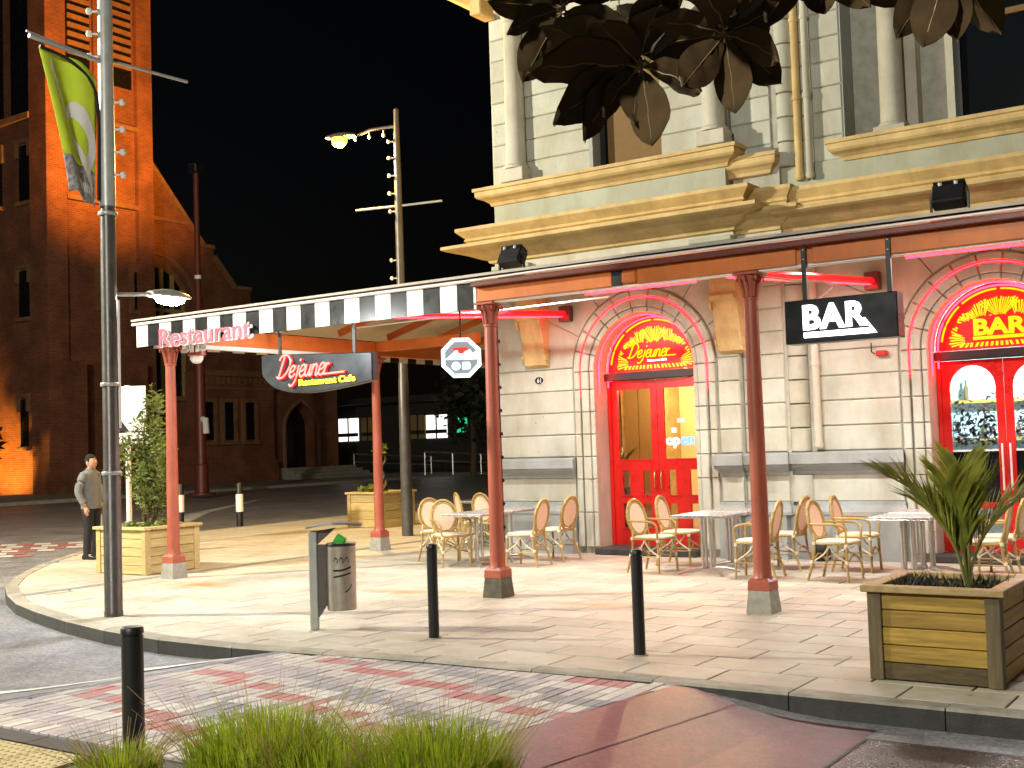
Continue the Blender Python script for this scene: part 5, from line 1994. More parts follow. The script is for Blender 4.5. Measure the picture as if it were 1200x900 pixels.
MB().tube([(PX, PY, 6.36), (-15.32, 17.1, 6.33)], .022, 8).build('cross_arm', GALVL, t, smooth=True)
MB().tube([(PX, PY, 6.36), (-13.72, 17.78, 6.40)], .022, 8).build('cross_arm', GALVL, t, smooth=True)

# the street lamp across the road that lights the facade (left of the picture, out of the frame)
SX, SY_, SZ = -19.5, 3.4, 8.6
t = thing('street_lamp', 'tall grey street lamp with a warm white head at the far side of the road', 'street lamp', (SX, SY_, 0))
MB().lathe([(.11, -.2), (.11, 1.6), (.07, 6.8), (.05, SZ)], (SX - 1.2, SY_ - .4, 0), 16).build('pole', GALV, t, smooth=True)
MB().tube([(SX - 1.2, SY_ - .4, SZ - .1), (SX - .2, SY_, SZ + .05)], .035, 10).build('lamp_arm', GALV, t, smooth=True)
MB().cbox(SX - .25, SX + .25, SY_ - .14, SY_ + .14, SZ, SZ + .12, .03).build('lamp_head', GALV, t)
MB().cbox(SX - .2, SX + .2, SY_ - .1, SY_ + .1, SZ - .03, SZ - .001, .01).build('lamp_lens', STRM, t)
lamp('street_light', 'POINT', (SX, SY_, SZ - .15), P_STREET, (1, .93, .74), t, .2)

NX_, NY_, NZ_ = -3.6, -7.0, 8.6
t = thing('street_lamp', 'grey street lamp with a warm white head on the near footpath', 'street lamp', (NX_, NY_, 0))
MB().lathe([(.11, -.02), (.11, 1.6), (.07, 6.8), (.05, NZ_)], (NX_, NY_ + .5 - 1.6, 0), 16).build('pole', GALV, t, smooth=True)
MB().tube([(NX_, NY_ - 1.1, NZ_ - .1), (NX_, NY_ - .2, NZ_ + .05)], .035, 10).build('lamp_arm', GALV, t, smooth=True)
MB().cbox(NX_ - .14, NX_ + .14, NY_ - .25, NY_ + .25, NZ_, NZ_ + .12, .03).build('lamp_head', GALV, t)
MB().cbox(NX_ - .1, NX_ + .1, NY_ - .2, NY_ + .2, NZ_ - .03, NZ_ - .001, .01).build('lamp_lens', STRM, t)
lamp('street_light', 'POINT', (NX_, NY_, NZ_ - .2), P_STREET2, (1, .97, .86), t, .35)

# maroon lamp post in front of the church
t = thing('church_lamp_post', 'tall dark maroon lamp post in front of the brick church', 'lamp post', (-38.0, 32.6, 0))
MB().lathe([(.55, 0), (.55, .08), (.30, .1), (.27, 1.2), (.22, 1.25), (.20, 6.8), (.13, 7.0), (.11, 13.3)], (-38.0, 32.6, 0), 14).build('pole', MAROON, t, smooth=True)
MB().tube([(-37.75, 32.5, 3.1), (-37.6, 32.5, 3.1), (-37.55, 32.5, 2.5)], .13, 8).build('cable_elbow', WHITE, t, smooth=True)
MB().lathe([(.14, 8.9), (.14, 9.05)], (-38.0, 32.6, 0), 12).build('collar', WHITE, t, smooth=True)
t2 = thing('church_floodlight', 'floodlight on the maroon post aimed at the church tower', 'floodlight', (-38.0, 32.6, 13.3))
MB().cbox(-38.25, -37.75, 32.35, 32.85, 13.3, 13.7, .05).build('lamp_head', BLACKP, t2)
MB().box(-38.27, -38.252, 32.42, 32.78, 13.36, 13.64).build('lens', SODM, t2)
lamp('flood_light', 'SPOT', (-38.6, 32.8, 13.5), 9000, (1, .36, .04), t2, .6, (-50, 36.9, 20.5), R(84), .85)
t2 = thing('ground_uplight', 'small sodium uplight at the foot of the church tower', 'floodlight', (-53.5, 30.2, 0))
MB().cbox(-53.8, -53.2, 30.0, 30.4, 0, .35, .04).build('lamp_head', BLACKP, t2)
MB().box(-53.7, -53.3, 30.41, 30.43, .1, .3).build('lens', SODM, t2)
lamp('flood_light', 'SPOT', (-53.5, 30.7, .4), 1000, (1, .46, .06), t2, .2, (-53.0, 33.8, 2.0), R(95), .7)

# ================================================================== CHURCH
ch = thing('brick_church', 'tall red brick church with square tower, gabled wing and arched porch', 'church', (-53, 42, 0))
TX, TY0, TY1 = -50.0, 33.8, 39.7


def xwall(poly, x, d, m, name, parent=None, y_z=True):
    """polygon in y,z facing +x"""
    b = MB()
    b.loft([[(x - d, p[0], p[1]) for p in poly], [(x, p[0], p[1]) for p in poly]])
    return b.build(name, m, parent or ch)


MB().box(TX - 6.2, TX, TY0, TY1, 0, 32).build('tower', CHBRICK, ch)
# corner buttresses and bands
tw = ch.children[-1]
for ya, yb in ((TY0 - .25, TY0 + .85), (TY1 - .85, TY1 + .1)):
    MB().box(TX + .002, TX + .28, ya, yb, 0, 31).build('corner_pier', CHBRICK, tw)
for xa, xb in ((TX - 1.1, TX + .27), (TX - 6.3, TX - 5.2)):
    MB().box(xa, xb, TY0 - .27, TY0 - .002, 0, 31).build('corner_pier', CHBRICK, tw)
MB().box(TX + .003, TX + .16, 36.35, 37.35, 14.6, 31).build('panel_pilaster', CHBRICK, tw)
for z in (14.3, 18.4):
    MB().box(TX + .004, TX + .34, TY0 + .86, TY1 - .86, z, z + .22).build('string_course', CHSTONE, tw)
MB().box(TX - 5.2, TX - 1.1, TY0 - .33, TY0 - .003, 18.3, 18.6).build('string_course', CHSTONE, tw)
MB().box(TX + .005, TX + .40, TY0 - .3, TY1 + .1, .0, 1.1).build('plinth_course', CHBRICK, tw)
# belfry louvres on the right face
for ya, yb in ((34.85, 36.2), (37.5, 38.7)):
    wn0 = MB().box(TX + .002, TX + .05, ya, yb, 20.6, 27).build('belfry_opening', CHDARK, tw)
    z = 21.6
    while z < 27:
        MB().box(TX + .05, TX + .12, ya + .05, yb - .05, z, z + .24).build('louvre', CHSTONE, wn0)
        z += .45
# slits
def church_window(y0, y1, z0, z1, x=TX, hood=True):
    w = MB().box(x + .002, x + .05, y0, y1, z0, z1).build('window', CHDARK, ch)
    MB().box(x + .003, x + .16, y0 - .22, y0, z0 - .1, z1 + .2).build('window_frame', CHSTONE, w)
    MB().box(x + .003, x + .16, y1, y1 + .22, z0 - .1, z1 + .2).build('window_frame', CHSTONE, w)
    MB().box(x + .003, x + .16, y0, y1, z1, z1 + .2).build('lintel', CHSTONE, w)
    MB().box(x + .003, x + .24, y0 - .3, y1 + .3, z0 - .28, z0 - .1).build('sill', CHSTONE, w)


def church_window_y(x0, x1, z0, z1, y=TY0, hood=True):
    w = MB().box(x0, x1, y - .05, y - .002, z0, z1).build('window', CHDARK, ch)
    if hood:
        MB().box(x0 - .22, x0, y - .16, y - .003, z1 - .6, z1 + .3).build('hood_mould', CHSTONE, w)
        MB().box(x1, x1 + .22, y - .16, y - .003, z1 - .6, z1 + .3).build('hood_mould', CHSTONE, w)
        MB().box(x0, x1, y - .16, y - .003, z1 + .1, z1 + .3).build('hood_mould', CHSTONE, w)
    MB().box(x0 - .15, x1 + .15, y - .22, y - .003, z0 - .2, z0).build('sill', CHSTONE, w)


church_window(36.6, 37.3, 9.2, 11.1)
church_window(38.6, 39.2, 9.2, 11.1)
church_window_y(-54.6, -53.8, 14.3, 17.1)
church_window_y(-52.3, -51.5, 14.3, 17.1)
church_window_y(-52.4, -51.6, 8.6, 10.9)
church_window_y(-52.4, -51.8, 2.3, 4.6)
church_window_y(-55.0, -54.4, 2.3, 4.6)
for xa, xb in ((-55.0, -53.6), (-52.9, -51.5)):
    w = MB().box(xa, xb, TY0 - .06, TY0 - .002, 18.7, 28).build('belfry_opening', CHDARK, tw)
# lower buttress beside the tower corner
MB().box(TX + .29, TX + 1.1, 34.3, 35.05, 0, 6.3).build('buttress', CHBRICK, ch)
MB().box(TX + .29, TX + 1.1, 37.9, 38.6, 0, 6.3).build('buttress', CHBRICK, ch)
MB().box(TX + .29, TX + .9, 35.05, 37.9, 0, .9).build('tower_base', CHBRICK, ch)

# gabled wing
GX = -51.5
gab = xwall([(39.0, 0), (49.2, 0), (49.2, 10.2), (48.1, 10.2), (48.1, 11.1), (46.8, 11.1), (45.35, 12.75), (45.35, 13.25), (44.6, 13.25), (43.5, 14.5), (40.0, 18.4), (39.0, 19.4)], GX, 9.0, CHBRICK, 'gable_wall')
# coping along the stepped verge
cop = MB()
ver_pts = [(49.3, 10.2), (48.0, 10.25), (48.0, 11.2), (46.8, 11.2), (45.25, 12.85), (45.25, 13.35), (44.55, 13.35), (43.4, 14.65), (40.0, 18.5), (39.7, 18.9)]
for p, q in zip(ver_pts, ver_pts[1:]):
    beam_between((GX - .2, p[0], p[1]), (GX - .2, q[0], q[1]), .9, .22, CHSTONE, 'coping_stone', gab)
MB().box(GX + .003, GX + .12, 39.7, 43.6, 14.4, 14.6).build('string_course', CHSTONE, gab)
# great arched window
cy, cz, rr = 41.0, 9.6, 2.2
A = [(cy + rr * math.cos(a), cz + rr * math.sin(a)) for a in [PI * k / 20 for k in range(21)]]
gw = xwall([(cy + rr, 4.85)] + A + [(cy - rr, 4.85)], GX + .05, .04, CHDARK, 'great_window', gab)
b = MB()
for r0, r1, d in ((2.2, 2.5, .14), (2.9, 3.1, .10)):
    for k in range(20):
        a0, a1 = PI * k / 20, PI * (k + 1) / 20
        q4 = [(cy + r0 * math.cos(a0), cz + r0 * math.sin(a0)), (cy + r1 * math.cos(a0), cz + r1 * math.sin(a0)), (cy + r1 * math.cos(a1), cz + r1 * math.sin(a1)), (cy + r0 * math.cos(a1), cz + r0 * math.sin(a1))]
        b.loft([[(GX + .003, *p) for p in q4], [(GX + d, *p) for p in q4]])
b.build('hood_mould', CHSTONE, gw)
for k in range(5):
    yy = cy - 1.0 + k * .72
    h = math.sqrt(max(0, rr * rr - (yy - cy) ** 2))
    MB().box(GX + .05, GX + .16, yy, yy + .22, 4.85, cz + h).build('mullion', TANP, gw)
MB().box(GX + .05, GX + .14, 39.4, 43.2, 9.4, 9.6).build('mullion', TANP, gw)
MB().box(GX + .003, GX + .3, 38.8, 43.6, 4.6, 4.85).build('sill', CHSTONE, gw)
# low aisle with three lancets, string courses and dentil band
ais = MB().box(GX - 8, GX + 1.2, 43.0, 48.6, 0, 6.2).build('aisle', CHBRICK, ch)
MB().box(GX + 1.2, GX + 1.34, 43.0, 48.6, 5.95, 6.25).build('parapet_band', CHSTONE, ais)
MB().box(GX + 1.2, GX + 1.32, 43.0, 48.6, 5.2, 5.35).build('string_course', CHSTONE, ais)
for q in range(14):
    MB().box(GX + 1.2, GX + 1.30, 43.1 + q * .4, 43.3 + q * .4, 5.55, 5.85).build('dentil', CHSTONE, ais)
for y0 in (43.3, 44.75, 46.3):
    church_window(y0, y0 + .72, 2.4, 4.5, GX + 1.2)
MB().box(GX + 1.2, GX + 1.5, 43.0, 48.6, 0, 1.2).build('plinth_course', CHBRICK, ais)
# porch with a pointed arch
PXF = GX + .6
por = MB()
dc, dw, dsp = 51.4, 1.45, 3.0
def ogive(n_=9):
    pts = []
    for k in range(n_ + 1):
        a = R(0) + R(68) * k / n_
        pts.append((dc + dw - 2 * dw * .8 * (1 - math.cos(a)) , dsp + 2 * dw * .8 * math.sin(a) * .78))
    return pts
og = ogive()
og = [(p[0], p[1]) for p in og if p[0] >= dc] + [(dc, dsp + 1.75)]
right = og
left = [(2 * dc - p[0], p[1]) for p in og][::-1]
archp = right + left[1:]
por.loft([[(PXF - 4, 48.61, 0), (PXF - 4, dc - dw, 0), (PXF - 4, dc - dw, 6.3), (PXF - 4, 48.61, 6.3)], [(PXF, 48.61, 0), (PXF, dc - dw, 0), (PXF, dc - dw, 6.3), (PXF, 48.61, 6.3)]])
por.loft([[(PXF - 4, dc + dw, 0), (PXF - 4, 54.6, 0), (PXF - 4, 54.6, 6.3), (PXF - 4, dc + dw, 6.3)], [(PXF, dc + dw, 0), (PXF, 54.6, 0), (PXF, 54.6, 6.3), (PXF, dc + dw, 6.3)]])
full_arch = [(dc + dw, dsp)] + archp + [(dc - dw, dsp)]
for p, q in zip(full_arch, full_arch[1:]):
    por.loft([[(PXF - 4, p[0], p[1]), (PXF - 4, p[0], 6.3), (PXF - 4, q[0], 6.3), (PXF - 4, q[0], q[1])], [(PXF, p[0], p[1]), (PXF, p[0], 6.3), (PXF, q[0], 6.3), (PXF, q[0], q[1])]])
por = por.build('porch', CHBRICK, ch)
MB().box(PXF - 1.2, PXF - 1.1, dc - dw, dc + dw, 0, 5).build('door', CHDARK, por)
b = MB()
for p, q in zip(full_arch, full_arch[1:]):
    b.tube([(PXF + .02, p[0], p[1]), (PXF + .02, q[0], q[1])], .13, 6)
b.tube([(PXF + .02, dc - dw, 0), (PXF + .02, dc - dw, dsp)], .13, 6)
b.tube([(PXF + .02, dc + dw, 0), (PXF + .02, dc + dw, dsp)], .13, 6)
b.build('arch_moulding', CHSTONE, por)
MB().box(PXF, PXF + .1, 48.61, 54.6, 6.0, 6.3).build('parapet_band', CHSTONE, por)
for k in range(4):
    MB().box(PXF + .01, PXF + 2.4 - k * .55, 49.4, 55.4, k * .17 + .0, k * .17 + .165).build('step', CONC, por)
MB().box(GX - 14, GX - 9, 39, 62, 0, 9).build('nave', CHBRICK, ch)
MB().add([(GX - 16, 38.5, 8.8), (GX - 9, 38.5, 8.8), (GX - 9, 62, 8.8), (GX - 16, 62, 8.8), (GX - 12.5, 38.5, 11.2), (GX - 12.5, 62, 11.2)], [(0, 1, 4), (2, 3, 5), (1, 2, 5, 4), (3, 0, 4, 5)]).build('nave_roof', CHROOF, ch)
# dark bush against the church wall
def leaf_cloud(b, c, rad, n_, size, flat=.5, tip=None):
    for q in range(n_):
        while True:
            p = Vector((random.uniform(-1, 1), random.uniform(-1, 1), random.uniform(-1, 1)))
            if .15 < p.length < 1:
                break
        p = Vector((p.x * rad[0], p.y * rad[1], p.z * rad[2])) + Vector(c)
        d = Vector((random.gauss(0, 1), random.gauss(0, 1), random.gauss(0, .6) + .3)).normalized()
        s = d.cross(Vector((random.gauss(0, 1), random.gauss(0, 1), random.gauss(0, 1)))).normalized()
        L_ = size * random.uniform(.6, 1.4)
        w = L_ * flat * .5
        b.add([p, p + d * L_ * .5 + s * w, p + d * L_, p + d * L_ * .5 - s * w], [(0, 1, 2, 3)])


def tree(name, label, loc, h, rads, n_, size, group=None, m=DARKLEAF, trunk_r=.2):
    t = thing(name, label, 'tree' if 'tree' in name else 'shrub', loc, group=group)
    x, y, z = loc
    MB().tube([(x, y, z), (x + .1, y, z + h * .3), (x - .1, y + .1, z + h * .65)], [trunk_r, trunk_r * .75, trunk_r * .35], 8).build('trunk', BARK, t, smooth=True)
    b = MB()
    for q in range(7):
        a = random.uniform(0, 2 * PI)
        e = Vector((x + rads[0] * .7 * math.cos(a), y + rads[0] * .7 * math.sin(a), z + h * random.uniform(.55, .95)))
        b.tube([(x, y, z + h * random.uniform(.25, .5)), tuple((Vector((x, y, z + h * .5)) + e) / 2 + Vector((0, 0, .2))), tuple(e)], [trunk_r * .4, trunk_r * .25, .02], 5)
    b.build('limb', BARK, t)
    b = MB()
    for q in range(14):
        a = random.uniform(0, 2 * PI)
        rr_ = random.uniform(.1, .8)
        leaf_cloud(b, (x + rads[0] * rr_ * math.cos(a), y + rads[0] * rr_ * math.sin(a), z + h * random.uniform(.45, .98)), (rads[0] * .38, rads[0] * .38, rads[1] * .28), n_ // 14, size)
    b.build('crown', m, t, fix=False)
    return t


tree('church_shrub', 'dark spiky shrub growing against the church tower base', (-52.6, 31.6, 0), 3.4, (1.2, 2.2), 700, .5, trunk_r=.12)
tree('street_tree', 'dark leafy tree behind the lit shop windows', (-47.5, 66, 0), 8, (2.6, 5), 1500, .5)
tree('street_tree', 'dark leafy tree in front of the shop, beyond the octagon sign', (-38.5, 52, 0), 6.2, (2.2, 4.5), 1500, .4)
tree('street_tree', 'dark leafy tree standing between the shop and the verandah', (-33.2, 47.0, 0), 6.0, (2.0, 4.5), 1500, .4)

# ------------------------------------------------------------------ shop across the side street
sh = thing('shop_building', 'low dark shop with white lit windows beyond the church', 'building', (-48, 60, 0))
MB().box(-62, -30, 60, 72, 0, 4.6).build('wall', SHOPD, sh)
MB().box(-62.4, -29.6, 58.6, 72, 4.6, 5.0).build('roof', SHOPD, sh)
for xa, xb, z0, z1, m in ((-55.8, -54.0, 2.2, 3.75, WARMW), (-53.7, -52.6, 2.2, 3.75, TANP), (-49.4, -48.2, 2.2, 3.75, TANP), (-48.1, -46.4, 2.2, 3.7, WARMW), (-45.6, -44.8, 2.5, 3.5, GREENL), (-41.8, -40.9, 1.2, 2.8, WARMW)):
    w = MB().box(xa, xb, 59.94, 59.99, z0, z1).build('window', m, sh)
    MB().box(xa - .1, xb + .1, 59.9, 59.94, z1, z1 + .12).build('window_frame', SHOPD, w)
    MB().box((xa + xb) / 2 - .05, (xa + xb) / 2 + .05, 59.9, 59.94, z0, z1).build('window_frame', SHOPD, w)
    MB().box(xa, xb, 59.9, 59.93, z0 + .3, z0 + .55).build('shelf', SHOPD, w)
for n_, (xa, ya, L_) in enumerate(((-50.5, 55.6, 5.0), (-43.5, 54.0, 5.0))):
    t = thing('handrail', ('steel handrail beside the church porch steps', 'steel handrail along the shop ramp')[n_], 'handrail', (xa, ya, 0))
    for z in (.55, 1.05):
        MB().tube([(xa, ya, z + .3), (xa + L_, ya + 1.5, z)], .045, 6).build('rail', ALU, t)
    for q in range(4):
        MB().tube([(xa + L_ * q / 3, ya + .5 * q, 0), (xa + L_ * q / 3, ya + .5 * q, 1.3 - q * .08)], .045, 6).build('post', ALU, t)

# ================================================================== STREET FURNITURE
def bollard(x, y, z, h, r, label, group=None, m=BLACKP):
    t = thing('bollard', label, 'bollard', (x, y, z), group=group)
    MB().lathe([(r, 0), (r, h - .05)], (x, y, z), 20).build('post', m, t, smooth=True)
    MB().lathe([(r - .006, h - .049), (r - .006, h - .040), (r + .003, h - .038), (r + .003, h - .012), (r - .006, h), (.01, h + .004)], (x, y, z), 20).build('cap', m, t, smooth=True)
    MB().lathe([(r + .02, 0), (r + .02, .006), (r + .001, .008)], (x, y, z), 20).build('base_ring', CONC, t)
    return t


bollard(-6.59, 8.24, .0, .83, .047, 'black steel bollard beside the litter bin on the paving')
bollard(-4.54, 8.26, .0, .83, .047, 'black steel bollard on the paving facing the restaurant tables')
bollard(-5.70, 4.36, .0, .72, .062, 'thick black bollard at the end of the paver crossing by the sedge')
for x, y, l in ((-20.55, 18.72, 'white-sleeved black bollard standing at the plaza edge'), (-22.2, 18.4, 'white-sleeved black bollard behind the shrub planter')):
    t = thing('sleeved_bollard', l, 'bollard', (x, y, 0))
    z0 = 0 if x > -21 else -.13
    MB().lathe([(.075, z0), (.075, .98), (.06, 1.0)], (x, y, 0), 14).build('post', BLACKP, t, smooth=True)
    MB().lathe([(.085, .34), (.085, .74)], (x, y, 0), 14).build('white_sleeve', WHITE, t, smooth=True)
t = thing('sleeved_bollard', 'slim grey steel bollard at the banded crossing beside the man', 'bollard', (-22.9, 16.6, 0))
MB().lathe([(.075, -.13), (.075, 1.02), (.06, 1.05)], (-24.0, 17.5, 0), 14).build('post', GALVL, t, smooth=True)

# litter bin
t = thing('litter_bin', 'steel litter bin drum on a grey post with a hood over it', 'litter bin', (-7.96, 8.16, 0))
ax = Vector((.82, .57, 0))
bp_ = Vector((-7.96, 8.16, 0))
M = Matrix.Translation(bp_) @ Matrix.Rotation(math.atan2(.57, .82), 4, 'Z')
MB().cbox(-.04, .04, -.04, .04, 0, .93, .008).xf(M).build('post', GALVL, t)
MB().cbox(.04, .13, -.03, .03, .22, .80, .006).xf(M).build('mount', GALV, t)
b = MB()
b.loft([[(.04, y_, .12), (.05, y_, .12), (.15, y_, .27), (.04, y_, .27)] for y_ in (-.02, .02)])
b.xf(M).build('gusset', GALV, t)
MB().lathe([(.134, .185), (.138, .19), (.138, .80), (.134, .805), (.125, .80), (.125, .22)], (.262, 0, 0), 28, cap=False).xf(M).build('drum', STEEL, t, smooth=True)
MB().lathe([(.132, .19), (.01, .19)], (.262, 0, 0), 28).xf(M).build('drum_floor', STEEL, t)
MB().lathe([(.141, .785), (.143, .80), (.134, .81)], (.262, 0, 0), 28, cap=False).xf(M).build('rim', BLACKP, t, smooth=True)
b = MB()
n_ = 9
rings = []
for k in range(n_):
    u_ = k / (n_ - 1)
    xx = -.05 + .52 * u_
    zz = .955 + .035 * math.sin(u_ * PI * .9)
    w = .06 + .10 * math.sin(PI * min(.95, .15 + u_ * .75))
    rings.append([(xx, -w, zz), (xx, w, zz), (xx, w, zz + .018), (xx, -w, zz + .018)])
b.loft(rings).xf(M).build('hood', ALU, t, smooth=True)
b = MB()
b.loft([[(.04, y_, .80), (.22, y_, .955), (.04, y_, .93)] for y_ in (-.012, .012)])
b.xf(M).build('hood_bracket', GALV, t)
# printed black marks on the drum
def drum_stroke(pts, w):
    b = MB()
    P = catmull([(a, z, 0) for a, z in pts], 4)
    for p, q in zip(P, P[1:]):
        d = (q - p)
        nn = Vector((-d.y, d.x * 1, 0)).normalized()
        vs = []
        for c_, s in ((p, 1), (q, 1), (q, -1), (p, -1)):
            a = c_.x + nn.x * s * w / .139
            vs.append((.262 + .1395 * math.cos(a), .1395 * math.sin(a), c_.y + nn.y * s * w))
        b.add(vs, [(0, 1, 2, 3)])
    b.xf(M).build('printed_mark', BLACKP, t, fix=False)


A0 = -1.95
drum_stroke([(A0 - .05, .56), (A0 + .6, .565), (A0 + 1.2, .59)], .010)
drum_stroke([(A0 - .05, .50), (A0 + .6, .515), (A0 + 1.2, .535)], .008)
for q in range(3):
    drum_stroke([(A0 + q * .38, .65), (A0 + .12 + q * .38, .68), (A0 + .26 + q * .38, .66), (A0 + .24 + q * .38, .63)], .006)
drum_stroke([(A0 + .75, .36), (A0 + 1.05, .385), (A0 + 1.25, .43)], .007)
gb = tag(MB().cbox(-.05, .05, -.04, .04, -.05, .05, .01).xf(M @ Matrix.Translation((.25, .02, .83)) @ Matrix.Rotation(.6, 4, 'Y')).build('green_carton', mat('green_carton_print', (.06, .50, .05), .5, var=.2)), 'bright green drink carton sticking out of the litter bin', 'carton')

# give-way style sign seen from the side, behind the shrub planter
t = thing('road_sign', 'white road sign with a triangle plate and small plates on a white post', 'road sign', (-18.2, 13.9, 0))
M = face_m((-18.2, 13.9, 0), tuple(rt), (0, 0, 1))
MB().tube([(-18.2, 13.9, 0), (-18.2, 13.9, 3.0)], .05, 10).build('post', WHITE, t, smooth=True)
MB().prism([(-.10, 2.15), (.36, 2.15), (.36, 2.98), (-.10, 2.98)], -.085, -.07).xf(Matrix.Translation((-18.2, 13.9, 0)) @ Matrix.Rotation(math.atan2(rt.y, rt.x), 4, 'Z')).build('plate', WHITE, t)
MB().prism([(-.35, 2.70), (.05, 2.15), (-.35, 2.15)], -.10, -.087).xf(Matrix.Translation((-18.2, 13.9, 0)) @ Matrix.Rotation(math.atan2(rt.y, rt.x), 4, 'Z')).build('dark_triangle', BLACKP, t)
MB().prism([(-.38, 1.92), (.45, 1.92), (.45, 2.12), (-.38, 2.12)], -.085, -.07).xf(Matrix.Translation((-18.2, 13.9, 0)) @ Matrix.Rotation(math.atan2(rt.y, rt.x), 4, 'Z')).build('small_plate', WHITE, t)

# ------------------------------------------------------------------ planters
def planter(x0, x1, y0, y1, h, label, rows, wx, wy, post_m, cap_m, capw=.11, dark=False):
    t = thing('timber_planter', label, 'planter', ((x0 + x1) / 2, (y0 + y1) / 2, 0))
    p = .095
    hz = h - .045
    for xa in (x0, x1 - p):
        for ya in (y0, y1 - p):
            MB().cbox(xa, xa + p, ya, ya + p, 0.002, hz, .005).build('corner_post', post_m, t)
    for k in range(rows):
        z0, z1 = .006 + (hz - .01) * k / rows + .003, .006 + (hz - .01) * (k + 1) / rows - .003
        j_ = random.uniform(0, .004)
        MB().cbox(x0 + p, x1 - p, y0 + .014 + j_, y0 + .05, z0, z1, .005).build('plank', WOODD if (dark and k == 0) else wx, t)
        MB().cbox(x0 + p, x1 - p, y1 - .05, y1 - .014, z0, z1, .005).build('plank', wx, t)
        MB().cbox(x0 + .014, x0 + .05, y0 + p, y1 - p, z0, z1, .005).build('plank', wy, t)
        MB().cbox(x1 - .05, x1 - .014 - j_, y0 + p, y1 - p, z0, z1, .005).build('plank', wy, t)
    o_ = .035
    MB().cbox(x0 - o_, x1 + o_, y0 - o_, y0 - o_ + capw, hz, h, .006).build('cap_board', cap_m, t)
    MB().cbox(x0 - o_, x1 + o_, y1 + o_ - capw, y1 + o_, hz, h, .006).build('cap_board', cap_m, t)
    MB().cbox(x0 - o_, x0 - o_ + capw, y0 - o_ + capw + .002, y1 + o_ - capw - .002, hz, h, .006).build('cap_board', cap_m, t)
    MB().cbox(x1 + o_ - capw, x1 + o_, y0 - o_ + capw + .002, y1 + o_ - capw - .002, hz, h, .006).build('cap_board', cap_m, t)
    s = MB()
    n_ = 8
    for j_ in range(n_ + 1):
        for i_ in range(n_ + 1):
            s.v.append((x0 + .05 + (x1 - x0 - .1) * i_ / n_, y0 + .05 + (y1 - y0 - .1) * j_ / n_, h - .09 + random.uniform(-.02, .02)))
    s.f = [(j_ * (n_ + 1) + i_, j_ * (n_ + 1) + i_ + 1, (j_ + 1) * (n_ + 1) + i_ + 1, (j_ + 1) * (n_ + 1) + i_) for j_ in range(n_) for i_ in range(n_)]
    s.build('soil', SOIL, t, smooth=True, fix=False)
    return t


planter(-2.67, -1.80, 8.12, 9.05, .645, 'weathered timber planter box with the palm, next to the kerb', 5, WOODX, WOODY, WOODZ, WOODP, dark=True)
planter(-14.92, -13.80, 10.80, 11.78, .68, 'pale timber planter box with the tall shrub beside the end column', 5, WOODLX, WOODLY, WOODLX, WOODLX)
planter(-17.45, -16.42, 18.95, 20.0, .76, 'timber planter box with a bare twisted plant by the sodium street lamp', 4, WOODLX, WOODLY, WOODLX, WOODLX)

# palm
t = thing('palm', 'young green palm with arching feathery fronds in the timber planter', 'palm', (-2.10, 8.55, .56))
base = Vector((-2.10, 8.55, .56))
fr = [(-.92, -.10, 1.12, .95), (-.70, .25, 1.05, .85), (-.30, -.30, 1.02, .82), (.05, .15, 1.10, .86), (.32, -.15, 1.0, .84), (.80, -.05, .92, .95), (-.45, .5, .8, .75)]
cr_ = Vector((rt.x, rt.y, 0))
cf_ = Vector((-rt.y, rt.x, 0))
for (sx_, sy_, rise, L_) in fr:
    d0 = cr_ * sx_ + cf_ * sy_
    P = catmull([base, base + d0 * .06 + Vector((0, 0, .24 * rise)), base + d0 * .20 * L_ + Vector((0, 0, .46 * rise)), base + d0 * .44 * L_ + Vector((0, 0, .66 * rise)), base + d0 * .66 * L_ + Vector((0, 0, .76 * rise))], 10)
    n_ = len(P)
    f_ = MB().tube(P, [.013 - .0105 * i_ / n_ for i_ in range(n_)], 6).build('frond', PALMS, t, smooth=True)
    b = MB()
    for i_ in range(int(n_ * .30), n_):
        u_ = (i_ - n_ * .30) / (n_ * .70)
        p = P[i_]
        d = (P[min(i_ + 1, n_ - 1)] - P[i_ - 1]).normalized()
        side = d.cross(Vector((0, 0, 1)))
        side = side.normalized() if side.length > .05 else cr_
        upv = side.cross(d).normalized()
        for rep in (0, 1):
            for s in (-1, 1):
                ll = (.33 * math.sin(PI * (.22 + .70 * u_)) + .10) * random.uniform(.85, 1.1)
                dirv = (d * 1.0 + side * s * random.uniform(.42, .62) + upv * random.uniform(.05, .28)).normalized()
                p0 = p + d * (rep * .013)
                mid = p0 + dirv * ll * .45 + Vector((0, 0, .008))
                tip = p0 + dirv * ll + Vector((0, 0, -.10 * ll))
                wv = dirv.cross(upv).normalized() * random.uniform(.008, .0115)
                b.add([p0 - wv * .4, p0 + wv * .4, mid + wv, mid - wv, tip], [(0, 1, 2, 3), (3, 2, 4)])
    b.build('leaflets', PALMG, f_, fix=False)
t = thing('ground_cover', 'low dark spiky ground cover round the palm in the planter', 'plant', (-2.4, 8.4, .56))
b = MB()
for q in range(90):
    x, y = random.uniform(-2.60, -1.88), random.uniform(8.2, 8.97)
    for k in range(6):
        a = random.uniform(0, 2 * PI)
        l = random.uniform(.05, .13)
        p = Vector((x, y, .56))
        e = p + Vector((math.cos(a) * l * .8, math.sin(a) * l * .8, l))
        w = Vector((-math.sin(a), math.cos(a), 0)) * .010
        b.add([p - w, p + w, e], [(0, 1, 2)])
b.build('leaves', mat('dark_ground_cover_leaf', (.018, .026, .016), .5, var=.5, scale=20, bump=0), t, fix=False)

